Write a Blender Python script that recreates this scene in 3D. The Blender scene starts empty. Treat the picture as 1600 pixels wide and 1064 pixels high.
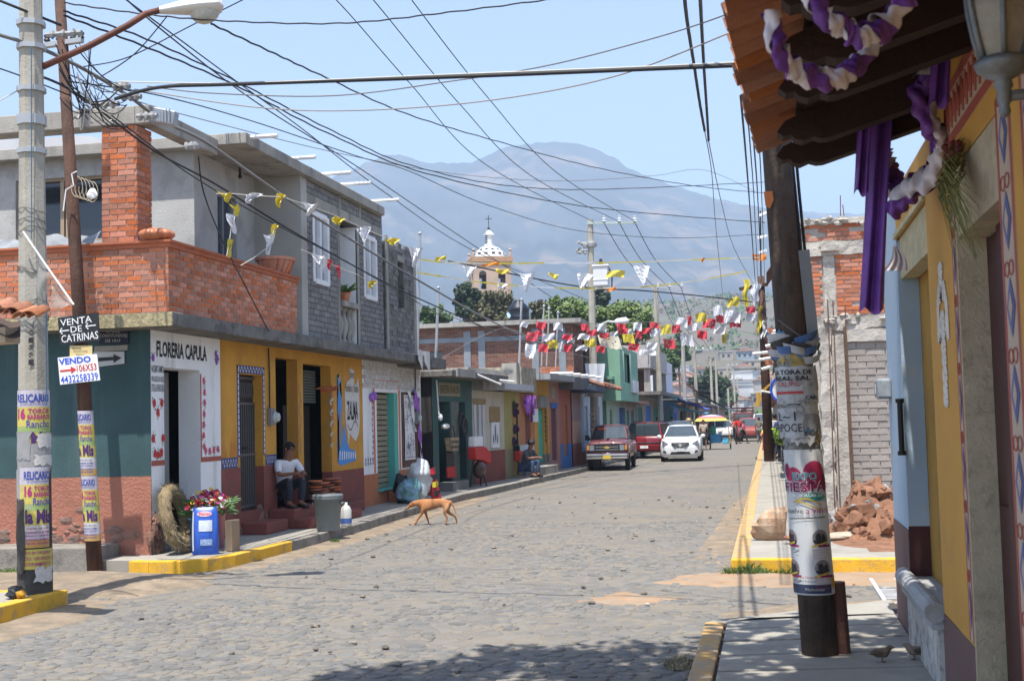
import bpy,math,random
from mathutils import Vector,Matrix,noise
R=math.radians
random.seed(7)
D=bpy.data
SC=bpy.context.scene
COL=SC.collection
PI=math.pi

# ------------------------------------------------------------------ camera
EYE=Vector((0,0,1.75))
YAW,PITCH,ROLL=0.1955273,0.0638940,0.025
FPX=2000.0
Fw=Vector((-math.sin(YAW)*math.cos(PITCH),math.cos(YAW)*math.cos(PITCH),math.sin(PITCH)))
R0=Vector((math.cos(YAW),math.sin(YAW),0))
U0=R0.cross(Fw)
Rr=R0*math.cos(ROLL) - U0*math.sin(ROLL)
Ur=R0*math.sin(ROLL) + U0*math.cos(ROLL)
cam=D.cameras.new("camera")
cam.sensor_width=36
cam.lens=36*FPX/1600
cam.clip_start=0.1
cam.clip_end=20000
camo=D.objects.new("camera",cam)
COL.objects.link(camo)
camo.matrix_world=Matrix(((Rr.x,Ur.x,-Fw.x,EYE.x),(Rr.y,Ur.y,-Fw.y,EYE.y),(Rr.z,Ur.z,-Fw.z,EYE.z),(0,0,0,1)))
cam.dof.use_dof=True
cam.dof.focus_distance=32
cam.dof.aperture_fstop=7.0
SC.camera=camo

# ------------------------------------------------------------------ light
SUN_TO=Vector((-0.045,-0.34,1.0)).normalized()
SUN_EL=math.asin(SUN_TO.z)
SUN_AZ=math.atan2(SUN_TO.x,SUN_TO.y)          # clockwise from +Y
W=D.worlds.new("World")
SC.world=W
W.use_nodes=True
nt=W.node_tree
bg=nt.nodes["Background"]
sky=nt.nodes.new("ShaderNodeTexSky")
sky.sky_type='NISHITA'
sky.sun_disc=False
sky.sun_elevation=SUN_EL
sky.sun_rotation=SUN_AZ
sky.altitude=1800
sky.air_density=0.85
sky.dust_density=3.0
sky.ozone_density=1.0
pale=nt.nodes.new("ShaderNodeHueSaturation")
pale.inputs["Saturation"].default_value=0.88
nt.links.new(sky.outputs[0],pale.inputs["Color"])
nt.links.new(pale.outputs[0],bg.inputs[0])
bg.inputs[1].default_value=0.15
sun=D.lights.new("sun",'SUN')
sun.energy=4.3
sun.angle=R(0.53)
sun.color=(1.0,0.955,0.88)
suno=D.objects.new("sun",sun)
COL.objects.link(suno)
suno.rotation_euler=SUN_TO.to_track_quat('Z','Y').to_euler()
SC.view_settings.view_transform='Standard'
SC.view_settings.look='None'
SC.view_settings.gamma=1
SC.view_settings.use_curve_mapping=False
SC.view_settings.exposure=1.27
SC.cycles.max_bounces=6
SC.cycles.use_denoising=True
SC.cycles.volume_bounces=0

# ------------------------------------------------------------------ pixel -> place
def ray(px,py):
    return Rr*((px-800)/FPX) + Ur*((532-py)/FPX) + Fw
def gz(px,py,z=0.0):
    d=ray(px,py); return EYE + d*((z-EYE.z)/d.z)
def gx(px,py,X):
    d=ray(px,py); return EYE + d*((X-EYE.x)/d.x)
def gy(px,py,Y):
    d=ray(px,py); return EYE + d*((Y-EYE.y)/d.y)

# ------------------------------------------------------------------ materials
def N(t,typ,**kw):
    n=t.nodes.new(typ)
    for k,v in kw.items():
        setattr(n,k,v)
    return n
def rgba(c):
    return (c[0],c[1],c[2],1)
MATS={}
def mat(name,col,rough=0.85,var=0.12,vscale=1.5,bump=0.0,bscale=40.0,dirt=None,damt=0.5,dscale=1.2,
        rnd=0.0,metal=0.0,spec=0.35,streak=False,emit=None,alpha=None,coat=0.0,dsharp=0.12,trans=0.0):
    if name in MATS:
        return MATS[name]
    m=D.materials.new(name)
    m.use_nodes=True
    t=m.node_tree
    b=t.nodes["Principled BSDF"]
    L=t.links.new
    b.inputs["Roughness"].default_value=rough
    b.inputs["Metallic"].default_value=metal
    b.inputs["Specular IOR Level"].default_value=spec
    b.inputs["Coat Weight"].default_value=coat
    if trans:
        b.inputs["Transmission Weight"].default_value=trans
    if alpha is not None:
        b.inputs["Alpha"].default_value=alpha
    tc=N(t,"ShaderNodeTexCoord")
    vec=tc.outputs["Object"]
    cur=None
    def mixc(fac,a,c,mode='MIX'):
        x=N(t,"ShaderNodeMix",data_type='RGBA',blend_type=mode)
        for sock,val in ((x.inputs[0],fac),(x.inputs[6],a),(x.inputs[7],c)):
            if isinstance(val,(int,float)):
                sock.default_value=val
            elif isinstance(val,tuple):
                sock.default_value=val
            else:
                L(val,sock)
        return x.outputs[2]
    n1=N(t,"ShaderNodeTexNoise")
    n1.inputs["Scale"].default_value=vscale
    n1.inputs["Detail"].default_value=5
    n1.inputs["Roughness"].default_value=0.62
    L(vec,n1.inputs["Vector"])
    mr=N(t,"ShaderNodeMapRange")
    mr.inputs[1].default_value=0.3; mr.inputs[2].default_value=0.7
    L(n1.outputs["Fac"],mr.inputs[0])
    lo=rgba([max(0,c*(1-var)) for c in col]); hi=rgba([min(1,c*(1+var)) for c in col])
    cur=mixc(mr.outputs[0],lo,hi)
    if rnd:
        oi=N(t,"ShaderNodeObjectInfo"); ge=N(t,"ShaderNodeNewGeometry")
        ad=N(t,"ShaderNodeMath",operation='ADD'); L(oi.outputs["Random"],ad.inputs[0]); L(ge.outputs["Random Per Island"],ad.inputs[1])
        fr=N(t,"ShaderNodeMath",operation='FRACT'); L(ad.outputs[0],fr.inputs[0])
        m2=N(t,"ShaderNodeMapRange"); m2.inputs[3].default_value=1-rnd; m2.inputs[4].default_value=1+rnd*0.8
        L(fr.outputs[0],m2.inputs[0])
        hs=N(t,"ShaderNodeHueSaturation"); L(cur,hs.inputs["Color"]); L(m2.outputs[0],hs.inputs["Value"])
        fr2=N(t,"ShaderNodeMath",operation='MULTIPLY'); L(fr.outputs[0],fr2.inputs[0]); fr2.inputs[1].default_value=7.31
        fr3=N(t,"ShaderNodeMath",operation='FRACT'); L(fr2.outputs[0],fr3.inputs[0])
        m3=N(t,"ShaderNodeMapRange"); m3.inputs[3].default_value=1-rnd*0.7; m3.inputs[4].default_value=1+rnd*0.4
        L(fr3.outputs[0],m3.inputs[0]); L(m3.outputs[0],hs.inputs["Saturation"])
        cur=hs.outputs[0]
    if dirt is not None:
        n2=N(t,"ShaderNodeTexNoise")
        n2.inputs["Scale"].default_value=dscale; n2.inputs["Detail"].default_value=7; n2.inputs["Roughness"].default_value=0.7
        if streak:
            mp=N(t,"ShaderNodeMapping"); mp.inputs["Scale"].default_value=(1,1,0.12)
            L(vec,mp.inputs[0]); L(mp.outputs[0],n2.inputs["Vector"])
        else:
            mp=N(t,"ShaderNodeMapping"); mp.inputs["Location"].default_value=(3.7,1.3,9.1)
            L(vec,mp.inputs[0]); L(mp.outputs[0],n2.inputs["Vector"])
        r2=N(t,"ShaderNodeMapRange")
        r2.inputs[1].default_value=0.62-damt*0.25; r2.inputs[2].default_value=0.62-damt*0.25+dsharp
        r2.inputs[4].default_value=min(1,0.55+damt*0.4)
        L(n2.outputs["Fac"],r2.inputs[0])
        cur=mixc(r2.outputs[0],cur,rgba(dirt))
    L(cur,b.inputs["Base Color"])
    if bump:
        n3=N(t,"ShaderNodeTexNoise")
        n3.inputs["Scale"].default_value=bscale; n3.inputs["Detail"].default_value=6; n3.inputs["Roughness"].default_value=0.65
        L(vec,n3.inputs["Vector"])
        bp=N(t,"ShaderNodeBump"); bp.inputs["Strength"].default_value=min(1.0,bump); bp.inputs["Distance"].default_value=0.02 if bump<=1 else 0.02*bump
        L(n3.outputs["Fac"],bp.inputs["Height"]); L(bp.outputs[0],b.inputs["Normal"])
    if emit:
        b.inputs["Emission Color"].default_value=rgba(emit[0]); b.inputs["Emission Strength"].default_value=emit[1]
    MATS[name]=m
    return m
def flat(name,col,rough=0.6,**kw):
    kw.setdefault('var',0.06); kw.setdefault('vscale',6)
    return mat(name,col,rough,**kw)
def glassmat(name,col=(0.02,0.025,0.03),rough=0.06):
    return mat(name,col,rough,var=0.1,vscale=2,spec=0.6)

# ------------------------------------------------------------------ mesh builder
ROOTM={}
def root_of(o):
    while o.parent is not None:
        o=o.parent
    return o
class MB:
    def __init__(s):
        s.v=[]; s.f=[]; s.mi=[]; s.m=0
    def poly(s,pts):
        n=len(s.v); s.v.extend(Vector(p) for p in pts); s.f.append(tuple(range(n,n+len(pts)))); s.mi.append(s.m)
        return s
    def faces(s,vs,fs):
        n=len(s.v); s.v.extend(Vector(p) for p in vs)
        for f in fs:
            s.f.append(tuple(i+n for i in f)); s.mi.append(s.m)
        return s
    def hexa(s,p):      # 8 points: bottom 4 ccw, top 4 ccw
        return s.faces(p,[(3,2,1,0),(4,5,6,7),(0,1,5,4),(1,2,6,5),(2,3,7,6),(3,0,4,7)])
    def box(s,x0,y0,z0,x1,y1,z1):
        if x0 > x1: x0,x1=x1,x0
        if y0 > y1: y0,y1=y1,y0
        if z0 > z1: z0,z1=z1,z0
        return s.hexa([(x0,y0,z0),(x1,y0,z0),(x1,y1,z0),(x0,y1,z0),(x0,y0,z1),(x1,y0,z1),(x1,y1,z1),(x0,y1,z1)])
    def obox(s,c,a,b,h):   # centre, three half vectors
        c,a,b,h=Vector(c),Vector(a),Vector(b),Vector(h)
        return s.hexa([c-a-b-h,c+a-b-h,c+a+b-h,c-a+b-h,c-a-b+h,c+a-b+h,c+a+b+h,c-a+b+h])
    def bar(s,p,q,w,h=None,up=(0,0,1)):
        p,q=Vector(p),Vector(q); d=(q-p); l=d.length; d.normalize()
        up=Vector(up)
        if abs(d.dot(up)) > 0.98: up=Vector((1,0,0))
        a=d.cross(up).normalized(); b=a.cross(d)
        return s.obox((p+q)/2,a*(w/2),d*(l/2),b*((h or w)/2))
    def tube(s,pts,r,n=8,caps=True):
        pts=[Vector(p) for p in pts]; k=len(pts)
        rs=r if isinstance(r,(list,tuple)) else [r]*k
        base=len(s.v); prev=None
        for i in range(k):
            d=(pts[min(i+1,k-1)]-pts[max(i-1,0)])
            if d.length < 1e-9: d=Vector((0,0,1))
            d.normalize()
            if prev is None:
                a=d.cross(Vector((0,0,1)) if abs(d.z) < 0.9 else Vector((1,0,0))).normalized()
            else:
                a=(prev - d*prev.dot(d))
                a=a.normalized() if a.length > 1e-6 else d.orthogonal().normalized()
            prev=a; b=d.cross(a)
            for j in range(n):
                t=2*PI*j/n
                s.v.append(pts[i] + (a*math.cos(t)+b*math.sin(t))*rs[i])
        for i in range(k-1):
            for j in range(n):
                s.f.append((base+i*n+j,base+i*n+(j+1) % n,base+(i+1)*n+(j+1) % n,base+(i+1)*n+j)); s.mi.append(s.m)
        if caps:
            s.f.append(tuple(base+j for j in range(n))[::-1]); s.mi.append(s.m)
            s.f.append(tuple(base+(k-1)*n+j for j in range(n))); s.mi.append(s.m)
        return s
    def lathe(s,prof,c=(0,0,0),n=16,axis=(0,0,1),sx=1,sy=1):
        c=Vector(c); ax=Vector(axis).normalized(); q=ax.to_track_quat('Z','Y')
        base=len(s.v); k=len(prof)
        for r,z in prof:
            for j in range(n):
                t=2*PI*j/n
                s.v.append(c + q @ Vector((r*math.cos(t)*sx,r*math.sin(t)*sy,z)))
        for i in range(k-1):
            for j in range(n):
                s.f.append((base+i*n+j,base+i*n+(j+1) % n,base+(i+1)*n+(j+1) % n,base+(i+1)*n+j)); s.mi.append(s.m)
        if prof[0][0] > 1e-5: s.f.append(tuple(base+j for j in range(n))[::-1]); s.mi.append(s.m)
        if prof[-1][0] > 1e-5: s.f.append(tuple(base+(k-1)*n+j for j in range(n))); s.mi.append(s.m)
        return s
    def ball(s,c,rx,ry=None,rz=None,n=10,k=6,wob=0.0):
        ry=rx if ry is None else ry; rz=rx if rz is None else rz
        c=Vector(c); base=len(s.v)
        for i in range(k+1):
            ph=PI*i/k
            for j in range(n):
                t=2*PI*j/n
                w=1+wob*(random.random()-0.5)
                s.v.append(c+Vector((rx*math.sin(ph)*math.cos(t)*w,ry*math.sin(ph)*math.sin(t)*w,rz*math.cos(ph)*w)))
        for i in range(k):
            for j in range(n):
                s.f.append((base+i*n+j,base+(i+1)*n+j,base+(i+1)*n+(j+1) % n,base+i*n+(j+1) % n)); s.mi.append(s.m)
        return s
    def prism(s,pts,off):     # planar 3d outline extruded along off
        pts=[Vector(p) for p in pts]; off=Vector(off); n=len(pts)
        fs=[tuple(range(n))[::-1],tuple(range(n,2*n))] + [(i,(i+1) % n,n+(i+1) % n,n+i) for i in range(n)]
        return s.faces(pts+[p+off for p in pts],fs)
    def grid(s,fn,nu,nv):
        base=len(s.v)
        for j in range(nv+1):
            for i in range(nu+1):
                s.v.append(Vector(fn(i/nu,j/nv)))
        for j in range(nv):
            for i in range(nu):
                a=base+j*(nu+1)+i
                s.f.append((a,a+1,a+nu+2,a+nu+1)); s.mi.append(s.m)
        return s
    def build(s,name,mats,parent=None,smooth=False,local=False,bevel=0.0,label=None):
        me=D.meshes.new(name)
        vs=s.v
        if parent is not None and not local:
            M=ROOTM[root_of(parent).name].inverted()
            vs=[M @ p for p in vs]
        org=None
        if parent is None and not local and vs:
            xs=[p.x for p in vs]; ys=[p.y for p in vs]; zs=[p.z for p in vs]
            org=Vector(((min(xs)+max(xs))/2,(min(ys)+max(ys))/2,min(zs)))
            vs=[p-org for p in vs]
        me.from_pydata([tuple(p) for p in vs],[],s.f)
        if not isinstance(mats,(list,tuple)): mats=[mats]
        for m in mats: me.materials.append(m)
        if len(mats) > 1: me.polygons.foreach_set("material_index",s.mi)
        if smooth: me.polygons.foreach_set("use_smooth",[True]*len(me.polygons))
        me.update()
        o=D.objects.new(name,me); COL.objects.link(o)
        if parent is not None: o.parent=parent
        if org is not None:
            o.location=org; ROOTM[o.name]=Matrix.Translation(org)
        elif parent is None:
            ROOTM[o.name]=Matrix.Identity(4)
        if bevel:
            bv=o.modifiers.new("bevel",'BEVEL'); bv.width=bevel; bv.segments=2; bv.limit_method='ANGLE'; bv.angle_limit=R(40)
        if label: o['label']=label
        return o
def tag(o,label,cat,group=None):
    o['label']=label; o['category']=cat
    if group: o['group']=group
    return o
def kind(o,k):
    o['kind']=k; return o
def thing(name,label,cat,loc=(0,0,0),rz=0.0,group=None):
    o=D.objects.new(name,None); COL.objects.link(o)
    o.location=loc; o.rotation_euler=(0,0,rz)
    ROOTM[o.name]=Matrix.Translation(Vector(loc)) @ Matrix.Rotation(rz,4,'Z')
    return tag(o,label,cat,group)
def piece(name,me,parent,M,mats=None):
    """another copy of a shared mesh under parent; M is a world matrix"""
    o=D.objects.new(name,me); COL.objects.link(o); o.parent=parent
    o.matrix_basis=ROOTM[root_of(parent).name].inverted() @ M
    return o
def copy_tree(o,parent=None):
    c=o.copy(); COL.objects.link(c)
    if parent is not None: c.parent=parent
    for ch in [x for x in COL.objects if x.parent==o]:
        copy_tree(ch,c)
    return c
# facade: a vertical plane with an origin, a direction and an outward side
class Fac:
    def __init__(s,p,q,out=1):
        s.o=Vector((p[0],p[1],0)); s.u=Vector((q[0]-p[0],q[1]-p[1],0)); s.len=s.u.length; s.u.normalize()
        s.n=Vector((s.u.y,-s.u.x,0))*out
    def p(s,a,z,d=0.0):
        return s.o + s.u*a + s.n*d + Vector((0,0,z))
    def at(s,px,py,d=0.0):
        r=ray(px,py); t=(s.o + s.n*d - EYE).dot(s.n)/r.dot(s.n)
        q=EYE + r*t; return ((q-s.o).dot(s.u),q.z)
    def box(s,mb,a0,a1,z0,z1,d0,d1):
        c=s.p((a0+a1)/2,(z0+z1)/2,(d0+d1)/2)
        return mb.obox(c,s.u*((a1-a0)/2),s.n*((d1-d0)/2),Vector((0,0,(z1-z0)/2)))
    def wall(s,mb,a0,a1,z0,z1,holes=(),d=0.0,deep=0.25):
        A=sorted({a0,a1,*[min(max(h[i],a0),a1) for h in holes for i in (0,1)]})
        Z=sorted({z0,z1,*[min(max(h[i],z0),z1) for h in holes for i in (2,3)]})
        def hole(a,z): return any(h[0] < a < h[1] and h[2] < z < h[3] for h in holes)
        for i in range(len(A)-1):
            for j in range(len(Z)-1):
                a,b,c,e=A[i],A[i+1],Z[j],Z[j+1]
                if hole((a+b)/2,(c+e)/2): continue
                mb.poly([s.p(a,c,d),s.p(b,c,d),s.p(b,e,d),s.p(a,e,d)])
        for h in holes:
            b0,b1,c0,c1=max(h[0],a0),min(h[1],a1),max(h[2],z0),min(h[3],z1)
            if b0>=b1 or c0>=c1: continue
            if h[0]>=a0: mb.poly([s.p(b0,c0,d),s.p(b0,c1,d),s.p(b0,c1,d-deep),s.p(b0,c0,d-deep)])
            if h[1]<=a1: mb.poly([s.p(b1,c0,d),s.p(b1,c0,d-deep),s.p(b1,c1,d-deep),s.p(b1,c1,d)])
            if h[3]<=z1: mb.poly([s.p(b0,c1,d),s.p(b1,c1,d),s.p(b1,c1,d-deep),s.p(b0,c1,d-deep)])
            if h[2]>=z0: mb.poly([s.p(b0,c0,d),s.p(b0,c0,d-deep),s.p(b1,c0,d-deep),s.p(b1,c0,d)])
        return mb
# lettering
TXT={}
def text2d(s,bold=0.0):
    key=(s,bold)
    if key not in TXT:
        cu=D.curves.new("lettering",'FONT'); cu.body=s; cu.size=1; cu.offset=bold; cu.resolution_u=2
        o=D.objects.new("lettering",cu); COL.objects.link(o)
        dg=bpy.context.evaluated_depsgraph_get(); dg.update()
        me=o.evaluated_get(dg).to_mesh()
        vs=[(v.co.x,v.co.y) for v in me.vertices]; fs=[tuple(p.vertices) for p in me.polygons]
        o.evaluated_get(dg).to_mesh_clear()
        D.objects.remove(o); D.curves.remove(cu)
        TXT[key]=(vs,fs)
    return TXT[key]
def text(mb,s,fn,w,h,bold=0.0):
    """letters fitted to a w x h box; fn(x, y) gives the world point"""
    vs,fs=text2d(s,bold)
    if not vs: return
    x0,x1=min(v[0] for v in vs),max(v[0] for v in vs); y0,y1=min(v[1] for v in vs),max(v[1] for v in vs)
    mb.faces([fn((v[0]-x0)/(x1-x0)*w,(v[1]-y0)/(y1-y0)*h) for v in vs],fs)
def ftext(mb,F,s,a,z,w,h,d=0.004,bold=0.0,flip=False,rot=0.0):
    c,si=math.cos(rot),math.sin(rot)
    def fn(x,y):
        x2,y2=x*c-y*si,x*si+y*c
        return F.p(a-x2 if flip else a+x2,z+y2,d)
    text(mb,s,fn,w,h,bold)
def sag(p,q,s,n=16,jit=0.0):
    p,q=Vector(p),Vector(q)
    out=[]
    for i in range(n+1):
        t=i/n; w=p.lerp(q,t); w.z -= 4*s*t*(1-t)
        if jit and 0 < i < n: w+=Vector((random.uniform(-1,1),random.uniform(-1,1),random.uniform(-1,1)))*jit
        out.append(w)
    return out
# ================================================================== GROUND
def roadmat():
    m=D.materials.new("cobbled_road"); m.use_nodes=True; t=m.node_tree; L=t.links.new
    b=t.nodes["Principled BSDF"]; b.inputs["Roughness"].default_value=0.88; b.inputs["Specular IOR Level"].default_value=0.25
    tc=N(t,"ShaderNodeTexCoord"); geo=N(t,"ShaderNodeNewGeometry")
    v=N(t,"ShaderNodeTexVoronoi",feature='DISTANCE_TO_EDGE'); v.inputs["Scale"].default_value=6.2
    L(geo.outputs["Position"],v.inputs["Vector"])
    v2=N(t,"ShaderNodeTexVoronoi",feature='F1'); v2.inputs["Scale"].default_value=6.2; L(geo.outputs["Position"],v2.inputs["Vector"])
    n=N(t,"ShaderNodeTexNoise"); n.inputs["Scale"].default_value=0.55; n.inputs["Detail"].default_value=8; n.inputs["Roughness"].default_value=0.7
    L(geo.outputs["Position"],n.inputs["Vector"])
    sep=N(t,"ShaderNodeSeparateColor"); L(v2.outputs["Color"],sep.inputs[0])
    stone=N(t,"ShaderNodeMix",data_type='RGBA'); L(sep.outputs[0],stone.inputs[0])
    stone.inputs[6].default_value=(0.125,0.126,0.126,1); stone.inputs[7].default_value=(0.18,0.175,0.165,1)
    edge=N(t,"ShaderNodeMapRange"); edge.inputs[1].default_value=0.01; edge.inputs[2].default_value=0.09; L(v.outputs["Distance"],edge.inputs[0])
    mn=N(t,"ShaderNodeMapRange"); mn.inputs[1].default_value=0.40; mn.inputs[2].default_value=0.66; mn.inputs[3].default_value=1.0; mn.inputs[4].default_value=0.25
    L(n.outputs["Fac"],mn.inputs[0])
    mu=N(t,"ShaderNodeMath",operation='MULTIPLY'); L(edge.outputs[0],mu.inputs[0]); L(mn.outputs[0],mu.inputs[1])
    n2=N(t,"ShaderNodeTexNoise"); n2.inputs["Scale"].default_value=9; n2.inputs["Detail"].default_value=6; L(geo.outputs["Position"],n2.inputs["Vector"])
    dust=N(t,"ShaderNodeMix",data_type='RGBA'); L(n2.outputs["Fac"],dust.inputs[0])
    dust.inputs[6].default_value=(0.165,0.142,0.112,1); dust.inputs[7].default_value=(0.245,0.21,0.16,1)
    mx=N(t,"ShaderNodeMix",data_type='RGBA'); L(mu.outputs[0],mx.inputs[0]); L(dust.outputs[2],mx.inputs[6]); L(stone.outputs[2],mx.inputs[7])
    L(mx.outputs[2],b.inputs["Base Color"])
    bp=N(t,"ShaderNodeBump"); bp.inputs["Strength"].default_value=0.7; bp.inputs["Distance"].default_value=0.02
    ad=N(t,"ShaderNodeMath",operation='ADD'); L(mu.outputs[0],ad.inputs[0])
    sc_=N(t,"ShaderNodeMath",operation='MULTIPLY'); sc_.inputs[1].default_value=0.5; L(n2.outputs["Fac"],sc_.inputs[0]); L(sc_.outputs[0],ad.inputs[1])
    L(ad.outputs[0],bp.inputs["Height"]); L(bp.outputs[0],b.inputs["Normal"])
    return m
ROADM=roadmat()
dirtm=mat("pale_dirt",(0.245,0.19,0.133),0.95,var=0.3,vscale=3.2,bump=1.0,bscale=26,dirt=(0.165,0.14,0.108),damt=0.55,dscale=4)
orangem=mat("orange_dirt",(0.31,0.205,0.125),0.95,var=0.2,vscale=3,bump=0.7,bscale=25,dirt=(0.28,0.22,0.16),damt=0.6,dscale=4)
walkm=mat("pavement_concrete",(0.30,0.28,0.24),0.9,var=0.14,vscale=1.6,bump=0.35,bscale=60,dirt=(0.24,0.22,0.19),damt=0.45,dscale=2.2)
kerbm=mat("kerb_concrete",(0.24,0.22,0.19),0.92,var=0.25,vscale=3,bump=0.6,bscale=45,dirt=(0.12,0.11,0.10),damt=0.5,dscale=3)
yelm=mat("yellow_kerb_paint",(0.66,0.37,0.03),0.75,var=0.12,vscale=4,bump=0.4,bscale=50,dirt=(0.33,0.24,0.13),damt=0.45,dscale=6)
oldyel=mat("worn_yellow_kerb_paint",(0.52,0.31,0.10),0.85,var=0.2,vscale=4,bump=0.4,bscale=50,dirt=(0.33,0.26,0.18),damt=0.75,dscale=6)

g=MB(); g.poly([(-9000,-300,-0.05),(9000,-300,-0.05),(9000,12000,-0.05),(-9000,12000,-0.05)])
kind(g.build("ground",mat("far_earth",(0.24,0.2,0.14),0.95,var=0.3,vscale=0.02)),"structure")
g=MB(); g.poly([(-6.75,-12,0),(-0.42,-12,0),(-0.42,330,0),(-6.75,330,0)])
kind(g.build("road",ROADM),"structure")
g=MB()
g.poly([(-60,9.0,-0.004),(-6.75,9.0,-0.004),(-6.75,16,-0.004),(-60,16,-0.004)]); g.poly([(-0.42,9.0,-0.004),(30,9.0,-0.004),(30,16,-0.004),(-0.42,16,-0.004)])
kind(g.build("cross_street",ROADM),"structure")

# dirt lying on the paving: uneven sheets that rise a few centimetres towards their middle
def dirt_sheet(name,pts,m,top=0.05,nseg=26,wob=0.12):
    mb=MB(); c=Vector((sum(p[0] for p in pts)/len(pts),sum(p[1] for p in pts)/len(pts),0))
    ring=[]
    for i in range(len(pts)):
        a,b_=Vector((*pts[i],0)),Vector((*pts[(i+1) % len(pts)],0))
        k=max(2,int((b_-a).length/0.18))
        for j in range(k):
            p=a.lerp(b_,j/k); w=noise.noise(Vector((p.x*2.3,p.y*2.3,4)))*wob + noise.noise(Vector((p.x*9,p.y*9,4)))*wob*0.4
            d=(p-c).normalized(); ring.append(p+d*w)
    n=len(ring); levels=[(1.0,-0.003),(0.96,0.006),(0.85,top*0.45),(0.65,top*0.8),(0.4,top),(0.15,top*0.95)]
    vs=[]
    for s_,z in levels:
        for p in ring:
            q=c + (p-c)*s_
            vs.append((q.x,q.y,z + (noise.noise(Vector((q.x*3,q.y*3,1)))*0.35*top if s_ < 0.95 else 0)))
    fs=[]
    for l in range(len(levels)-1):
        for i in range(n):
            fs.append((l*n+i,l*n+(i+1) % n,(l+1)*n+(i+1) % n,(l+1)*n+i))
    fs.append(tuple((len(levels)-1)*n+i for i in range(n)))
    mb.faces(vs,fs)
    return kind(mb.build(name,m,smooth=True),"structure")
dirt_sheet("dirt_verge",[(-13,12.5),(-7.6,12.35),(-6.6,12.6),(-6.2,13.6),(-6.6,14.6),(-7.9,14.9),(-13,14.95)],dirtm,0.075)
dirt_sheet("dirt_verge",[(-6.75,14.3),(-6.3,15.2),(-6.15,18),(-6.2,22),(-6.3,26),(-6.45,30),(-6.95,30),(-6.9,24),(-6.75,18),(-6.75,15.6)],dirtm,0.018)
dirt_sheet("dirt_verge",[(-7.1,9),(-6.5,9),(-6.35,11),(-6.7,12.4),(-7.1,12.6)],dirtm,0.02)
dirt_sheet("orange_dirt_patch",[(-1.3,13.9),(-0.6,13.5),(0.2,13.7),(1.7,13.5),(1.7,14.8),(-0.4,14.8),(-1.0,14.7)],orangem,0.02,wob=0.3)
dirt_sheet("orange_dirt_patch",[(-2.0,12.4),(-1.3,12.2),(-0.9,12.7),(-1.5,13.1)],orangem,0.012,wob=0.2)
dirt_sheet("dirt_patch",[(-0.3,11.0),(0.9,11.7),(1.5,12.1),(1.3,12.7),(0.2,12.4),(-0.5,11.7)],dirtm,0.02)
dirt_sheet("dirt_patch",[(-1.0,16),(-0.5,15),(-0.5,30),(-0.75,27),(-0.9,20)],dirtm,0.012)

# ------------------------------------------------------------------ cobbles, bedded in the road
cobm=mat("cobble_stone",(0.150,0.147,0.140),0.85,var=0.16,vscale=9,bump=0.5,bscale=55,dirt=(0.225,0.195,0.152),damt=0.62,dscale=5,rnd=0.16,spec=0.25)
def cobble_geo(rx,ry,h,seed):
    rr=random.Random(seed); n=rr.choice((6,7,7,8)); vs=[]; fs=[]
    ph=rr.random()*6; rad=[rr.uniform(0.82,1.12) for _ in range(n)]
    for s_,z in ((1.0,-0.01),(0.97,h*0.55),(0.80,h*0.95),(0.4,h*1.03)):
        for i in range(n):
            t=ph+2*PI*i/n; c_,s2=math.cos(t),math.sin(t)
            q=max(abs(c_),abs(s2)); f=rad[i]*s_*(1/(q**0.45))
            vs.append(Vector((rx*c_*f,ry*s2*f,z + (rr.uniform(-0.12,0.12)*h if z > 0 else 0))))
    for l in range(3):
        for i in range(n):
            fs.append((l*n+i,l*n+(i+1) % n,(l+1)*n+(i+1) % n,(l+1)*n+i))
    fs.append(tuple(3*n+i for i in range(n)))
    return vs,fs
CV=[cobble_geo(0.072+.012*math.sin(i*2.1),0.058+.010*math.sin(i*3.7),0.0095,i) for i in range(10)]
CME=[]
for vs,fs in CV:
    me=D.meshes.new("cobble"); me.from_pydata(vs,[],fs); me.materials.append(cobm); me.polygons.foreach_set("use_smooth",[True]*len(fs)); CME.append(me)
cob=[]
rc=random.Random(11)
y=7.2
row=0
while y < 22:
    x=-13.5 if 9 < y < 14.8 else -6.75
    x1=2.2 if 11.2 < y < 14.7 else -0.45
    x+=rc.random()*0.15
    while x < x1:
        px_,py_=x + rc.uniform(-0.035,0.035),y+rc.uniform(-0.04,0.04)
        x+=rc.uniform(0.125,0.165)
        nz=noise.noise(Vector((px_*0.45,py_*0.45,7.7)))*0.5 + noise.noise(Vector((px_*1.7,py_*1.7,2.2)))*0.28
        dusty=0.0
        if px_ < -6.2: dusty+=0.35
        if px_ < -6.6 and py_ > 9: dusty+=0.6
        if px_ > -1.7 and 12.6 < py_ < 14.8: dusty+=0.35
        if px_ > -0.4: dusty+=0.3
        if py_ > 12 and px_ < -0.5: dusty+=0.10
        if nz + dusty > 0.10 and rc.random() < 0.75: continue
        if px_ < -7.05 and py_ < 12.4: continue
        if px_ > -0.5 and py_ < 11.9: continue
        cob.append((px_,py_,rc.uniform(0,2*PI),rc.uniform(0.75,1.25),rc.uniform(0.4,1.4)))
    y+=rc.uniform(0.105,0.125); row+=1
road=D.objects["road"]
nearest=sorted(range(len(cob)),key=lambda i: (cob[i][1] + 0.25*abs(cob[i][0]+3.2)))
own=set(nearest[:300])
rest=MB()
for i,(x,y,a,s_,hz) in enumerate(cob):
    M=Matrix.Translation((x,y,0)) @ Matrix.Rotation(a,4,'Z') @ Matrix.Diagonal((s_,s_,hz,1))
    if i in own:
        piece("cobble",CME[i % 10],road,M)
    else:
        vs,fs=CV[i % 10]
        rest.faces([M @ v for v in vs],fs)
kind(rest.build("cobbles",cobm,road,smooth=True),"stuff")

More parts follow.
